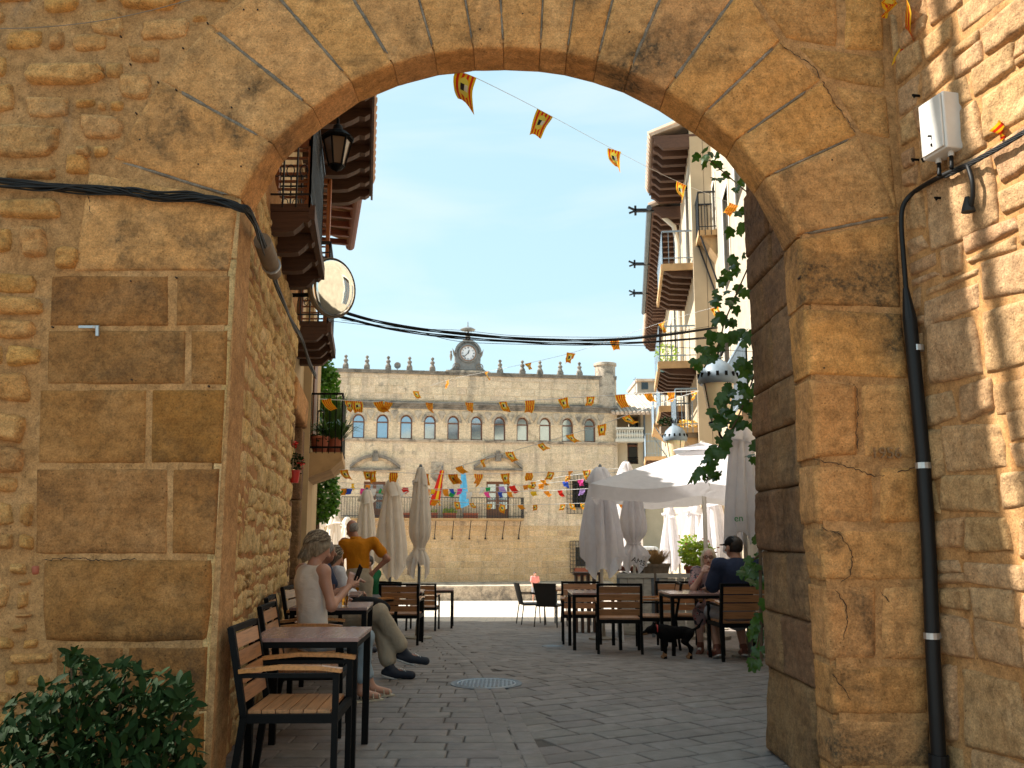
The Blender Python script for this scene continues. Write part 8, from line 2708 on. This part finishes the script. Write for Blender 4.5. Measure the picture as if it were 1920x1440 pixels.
# bush at the lower left
def oval_leaf_mesh(seed):
    pr_ = random.Random(seed)
    V = []; F_ = []; nj = 6
    for j in range(nj + 1):
        t_ = j / nj; w = .20 * math.sin(math.pi * min(1, t_ * .96 + .03)) ** .8
        for i, u in enumerate((-1, 0, 1)):
            V.append((u * w, t_ - .5, abs(u) * .05 - .18 * (t_ - .5) ** 2 + .02 * pr_.uniform(-1, 1)))
    for j in range(nj):
        for i in range(2):
            a = j * 3 + i; F_.append((a, a + 1, a + 4, a + 3))
    return newmesh('leaf', V, F_, [M['bush_leaf']], True)
OV = [oval_leaf_mesh(k) for k in range(4)]
YB_ = 4.45
bush = empty('evergreen_bush', tuple(G(200, 1500)), 'dark evergreen bush with glossy oval leaves in the bottom left corner', 'bush')
pr = random.Random(5)
tips = []
crown = [(150, 1250, 30), (235, 1275, 42), (300, 1300, 44), (180, 1310, 50), (110, 1320, 50), (50, 1345, 46), (250, 1350, 55), (330, 1350, 36), (20, 1400, 40), (100, 1400, 60), (180, 1400, 60), (270, 1420, 60), (340, 1420, 42), (60, 1460, 60), (160, 1470, 70), (260, 1480, 60), (340, 1480, 40), (360, 1320, 14), (345, 1285, 16), (130, 1230, 14)]
bp = P(190, 1700, YB_)
leaf_n = 0
bulk = MB()
tmpV = [v.co.copy() for v in OV[0].vertices]; tmpF = [tuple(p.vertices) for p in OV[0].polygons]
spots = []
for (cx, cy, r_) in crown:
    n = int(r_ * r_ / 26) + 4
    for k in range(n):
        a = pr.uniform(0, 6.28); q = r_ * pr.uniform(0, 1) ** .5
        Y = YB_ + pr.uniform(-.22, .22)
        spots.append((P(cx + q * math.cos(a), cy + q * math.sin(a), Y), (math.cos(a) * .5, -.5, .6 - math.sin(a) * .3)))
spots.sort(key=lambda t_: t_[0].y)
for i, (p, nrm) in enumerate(spots):
    if i < 298:
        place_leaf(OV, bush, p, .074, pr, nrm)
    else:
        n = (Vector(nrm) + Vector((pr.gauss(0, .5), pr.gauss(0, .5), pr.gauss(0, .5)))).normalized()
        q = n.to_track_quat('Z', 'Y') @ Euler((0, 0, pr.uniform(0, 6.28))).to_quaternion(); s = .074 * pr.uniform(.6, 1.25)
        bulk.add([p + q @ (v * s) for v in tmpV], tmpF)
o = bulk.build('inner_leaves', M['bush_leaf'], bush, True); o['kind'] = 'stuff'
for (cx, cy, r_) in crown:
    c = P(cx, cy, YB_); mid = bp.lerp(c, .5) + Vector((pr.uniform(-.05, .05), pr.uniform(-.05, .05), 0))
    m = MB(); m.tube(catmull([bp, mid, c], 4), .005, 5); m.build('branch', M['stem_brown'], bush)
m = MB(); m.tube([Vector((bp.x, bp.y, 0)), bp], .03, 8); m.build('trunk', M['stem_brown'], bush)

# leafy climber / tree hugging the left houses beyond the balcony
Yt = 19.2
c = P(606, 900, Yt)
tree = empty('leafy_tree', (c.x - .15, Yt, zg(Yt)), 'bright green leafy tree rising behind the stone balcony on the left', 'tree')
m = MB(); m.tube(catmull([Vector((c.x - .2, Yt, zg(Yt))), Vector((c.x - .15, Yt, 1.6)), Vector((c.x - .25, Yt, 3.2)), Vector((c.x - .3, Yt, 4.6))], 4), [.12 - .004 * k for k in range(13)], 8); m.build('trunk', M['stem_brown'], tree)
pr = random.Random(31)
V = []; F_ = []
lob = [(612, 700, .30), (606, 660, .2), (604, 690, .3), (618, 720, .30), (612, 750, .38), (620, 770, .3), (600, 790, .5), (598, 740, .5), (610, 640, .12), (604, 830, .5), (612, 910, .36), (622, 925, .26), (604, 940, .44), (618, 950, .2), (596, 880, .5), (590, 960, .3), (608, 965, .2), (626, 905, .14), (628, 946, .14), (600, 700, .4), (590, 650, .4), (622, 712, .22), (628, 760, .12)]
for (cx, cy, r_) in lob:
    cc_ = P(cx - 6, cy, Yt)
    for k in range(int(900 * r_ ** 1.6) + 60):
        d = Vector((pr.gauss(0, 1), pr.gauss(0, 1), pr.gauss(0, 1))).normalized() * pr.uniform(.25, 1) ** .5 * r_
        p = cc_ + d * 1.05
        a = Vector((pr.gauss(0, 1), pr.gauss(0, 1), pr.gauss(0, .7))).normalized(); b = a.cross(Vector((pr.gauss(0, 1), pr.gauss(0, 1), pr.gauss(0, 1)))).normalized()
        s = .062 * pr.uniform(.6, 1.2); n_ = len(V)
        V += [p - a * s, p + b * s * .55, p + a * s, p - b * s * .55]; F_.append((n_, n_ + 1, n_ + 2, n_ + 3))
m = MB(); m.add(V, F_); m.build('crown', M['tree_leaf'], tree)
# balcony plants
zb2 = zb + .13
for i, (Y, o_, lab, kind) in enumerate(((15.3, -.58, 'terracotta pot with long spiky leaves on the stone balcony', 'spiky'), (16.3, -.62, 'tall upright leafy plant at the back of the stone balcony', 'tall'), (15.05, -.80, 'small dark trailing plant at the street corner of the stone balcony', 'trail'))):
    b_ = WP(Y, zb2, o_)
    root = empty('potted_plant', tuple(b_), lab, 'potted plant')
    m = MB(); m.lathe([(.11, 0), (.15, .22), (.165, .22), (.165, .26), (.14, .25)], 14, b_); shade_auto(m.build('pot', M['terracotta'], root))
    if kind == 'spiky': tuft(root, 'leaves', b_ + Vector((0, 0, .22)), 150, .52, .42, 'spiky_leaf', random.Random(3), .012, .55)
    elif kind == 'tall': tuft(root, 'leaves', b_ + Vector((0, 0, .22)), 140, .28, 1.0, 'spiky_leaf', random.Random(4), .014, .1)
    else: leafblob(root, 'leaves', b_ + Vector((0, 0, .26)), 160, (.18, .18, .16), 'bush_leaf', random.Random(5), .03)
# geraniums by the door
for i, (px, py, Y, lab) in enumerate(((552, 888, 9.95, 'bright red plastic pot with a geranium on the door jamb'),)):
    p = P(px, py, Y)
    root = empty('geranium_pot', tuple(p), lab, 'potted plant')
    m = MB(); m.lathe([(.045, -.10), (.062, .02), (.066, .02), (.066, .035), (.058, .03)], 14, p); shade_auto(m.build('pot', M['red_plastic'], root))
    leafblob(root, 'leaves', p + Vector((0, 0, .12)), 120, (.11, .11, .11), 'bush_leaf', random.Random(6), .022)
    leafblob(root, 'blossom', p + Vector((.07, 0, .10)), 16, (.05, .05, .06), 'flower_red', random.Random(7), .022)
    m = MB(); m.bar(p + Vector((-.2, 0, 0)), p + Vector((.08, 0, 0)), .008); m.build('bracket', M['black_metal'], root)
p = P(553, 834, 9.95); root = empty('geranium_bloom', tuple(p), 'single red geranium bloom above the red pot', 'flower')
leafblob(root, 'petals', p, 26, (.035, .03, .035), 'flower_red', random.Random(8), .02)
m = MB(); m.tube([p, p + Vector((-.03, 0, -.28))], .004, 5); m.build('stem', M['spiky_leaf'], root)
# plants on the right hand balconies
for (px, py, Y, rad, lab, mat, pot) in ((1250, 664, 21.5, (.30, .3, .26), 'yellow green plant in a blue planter on the right balcony', 'flower_leaf', 'blue_planter'), (1288, 798, 21.2, (.34, .2, .14), 'orange flowers in a basket under the right balconies', 'flower_yellow', 'clay_pot'), (1252, 792, 23.0, (.26, .2, .14), 'dull olive trailing plant on the lower right balcony', 'bush_leaf', 'clay_pot'), (1345, 712, 12.6, (.10, .1, .2), 'red flowers in a pot on the near right balcony rail', 'flower_red', 'terracotta')):
    p = P(px, py, Y); root = empty('balcony_plant', tuple(p), lab, 'potted plant')
    leafblob(root, 'foliage', p, 180, rad, mat, random.Random(int(px)), .045)
    m = MB(); m.box(p - Vector((0, 0, rad[2] + .06)), (rad[0] * 1.5, .25, .18)); m.build('pot', M[pot], root)
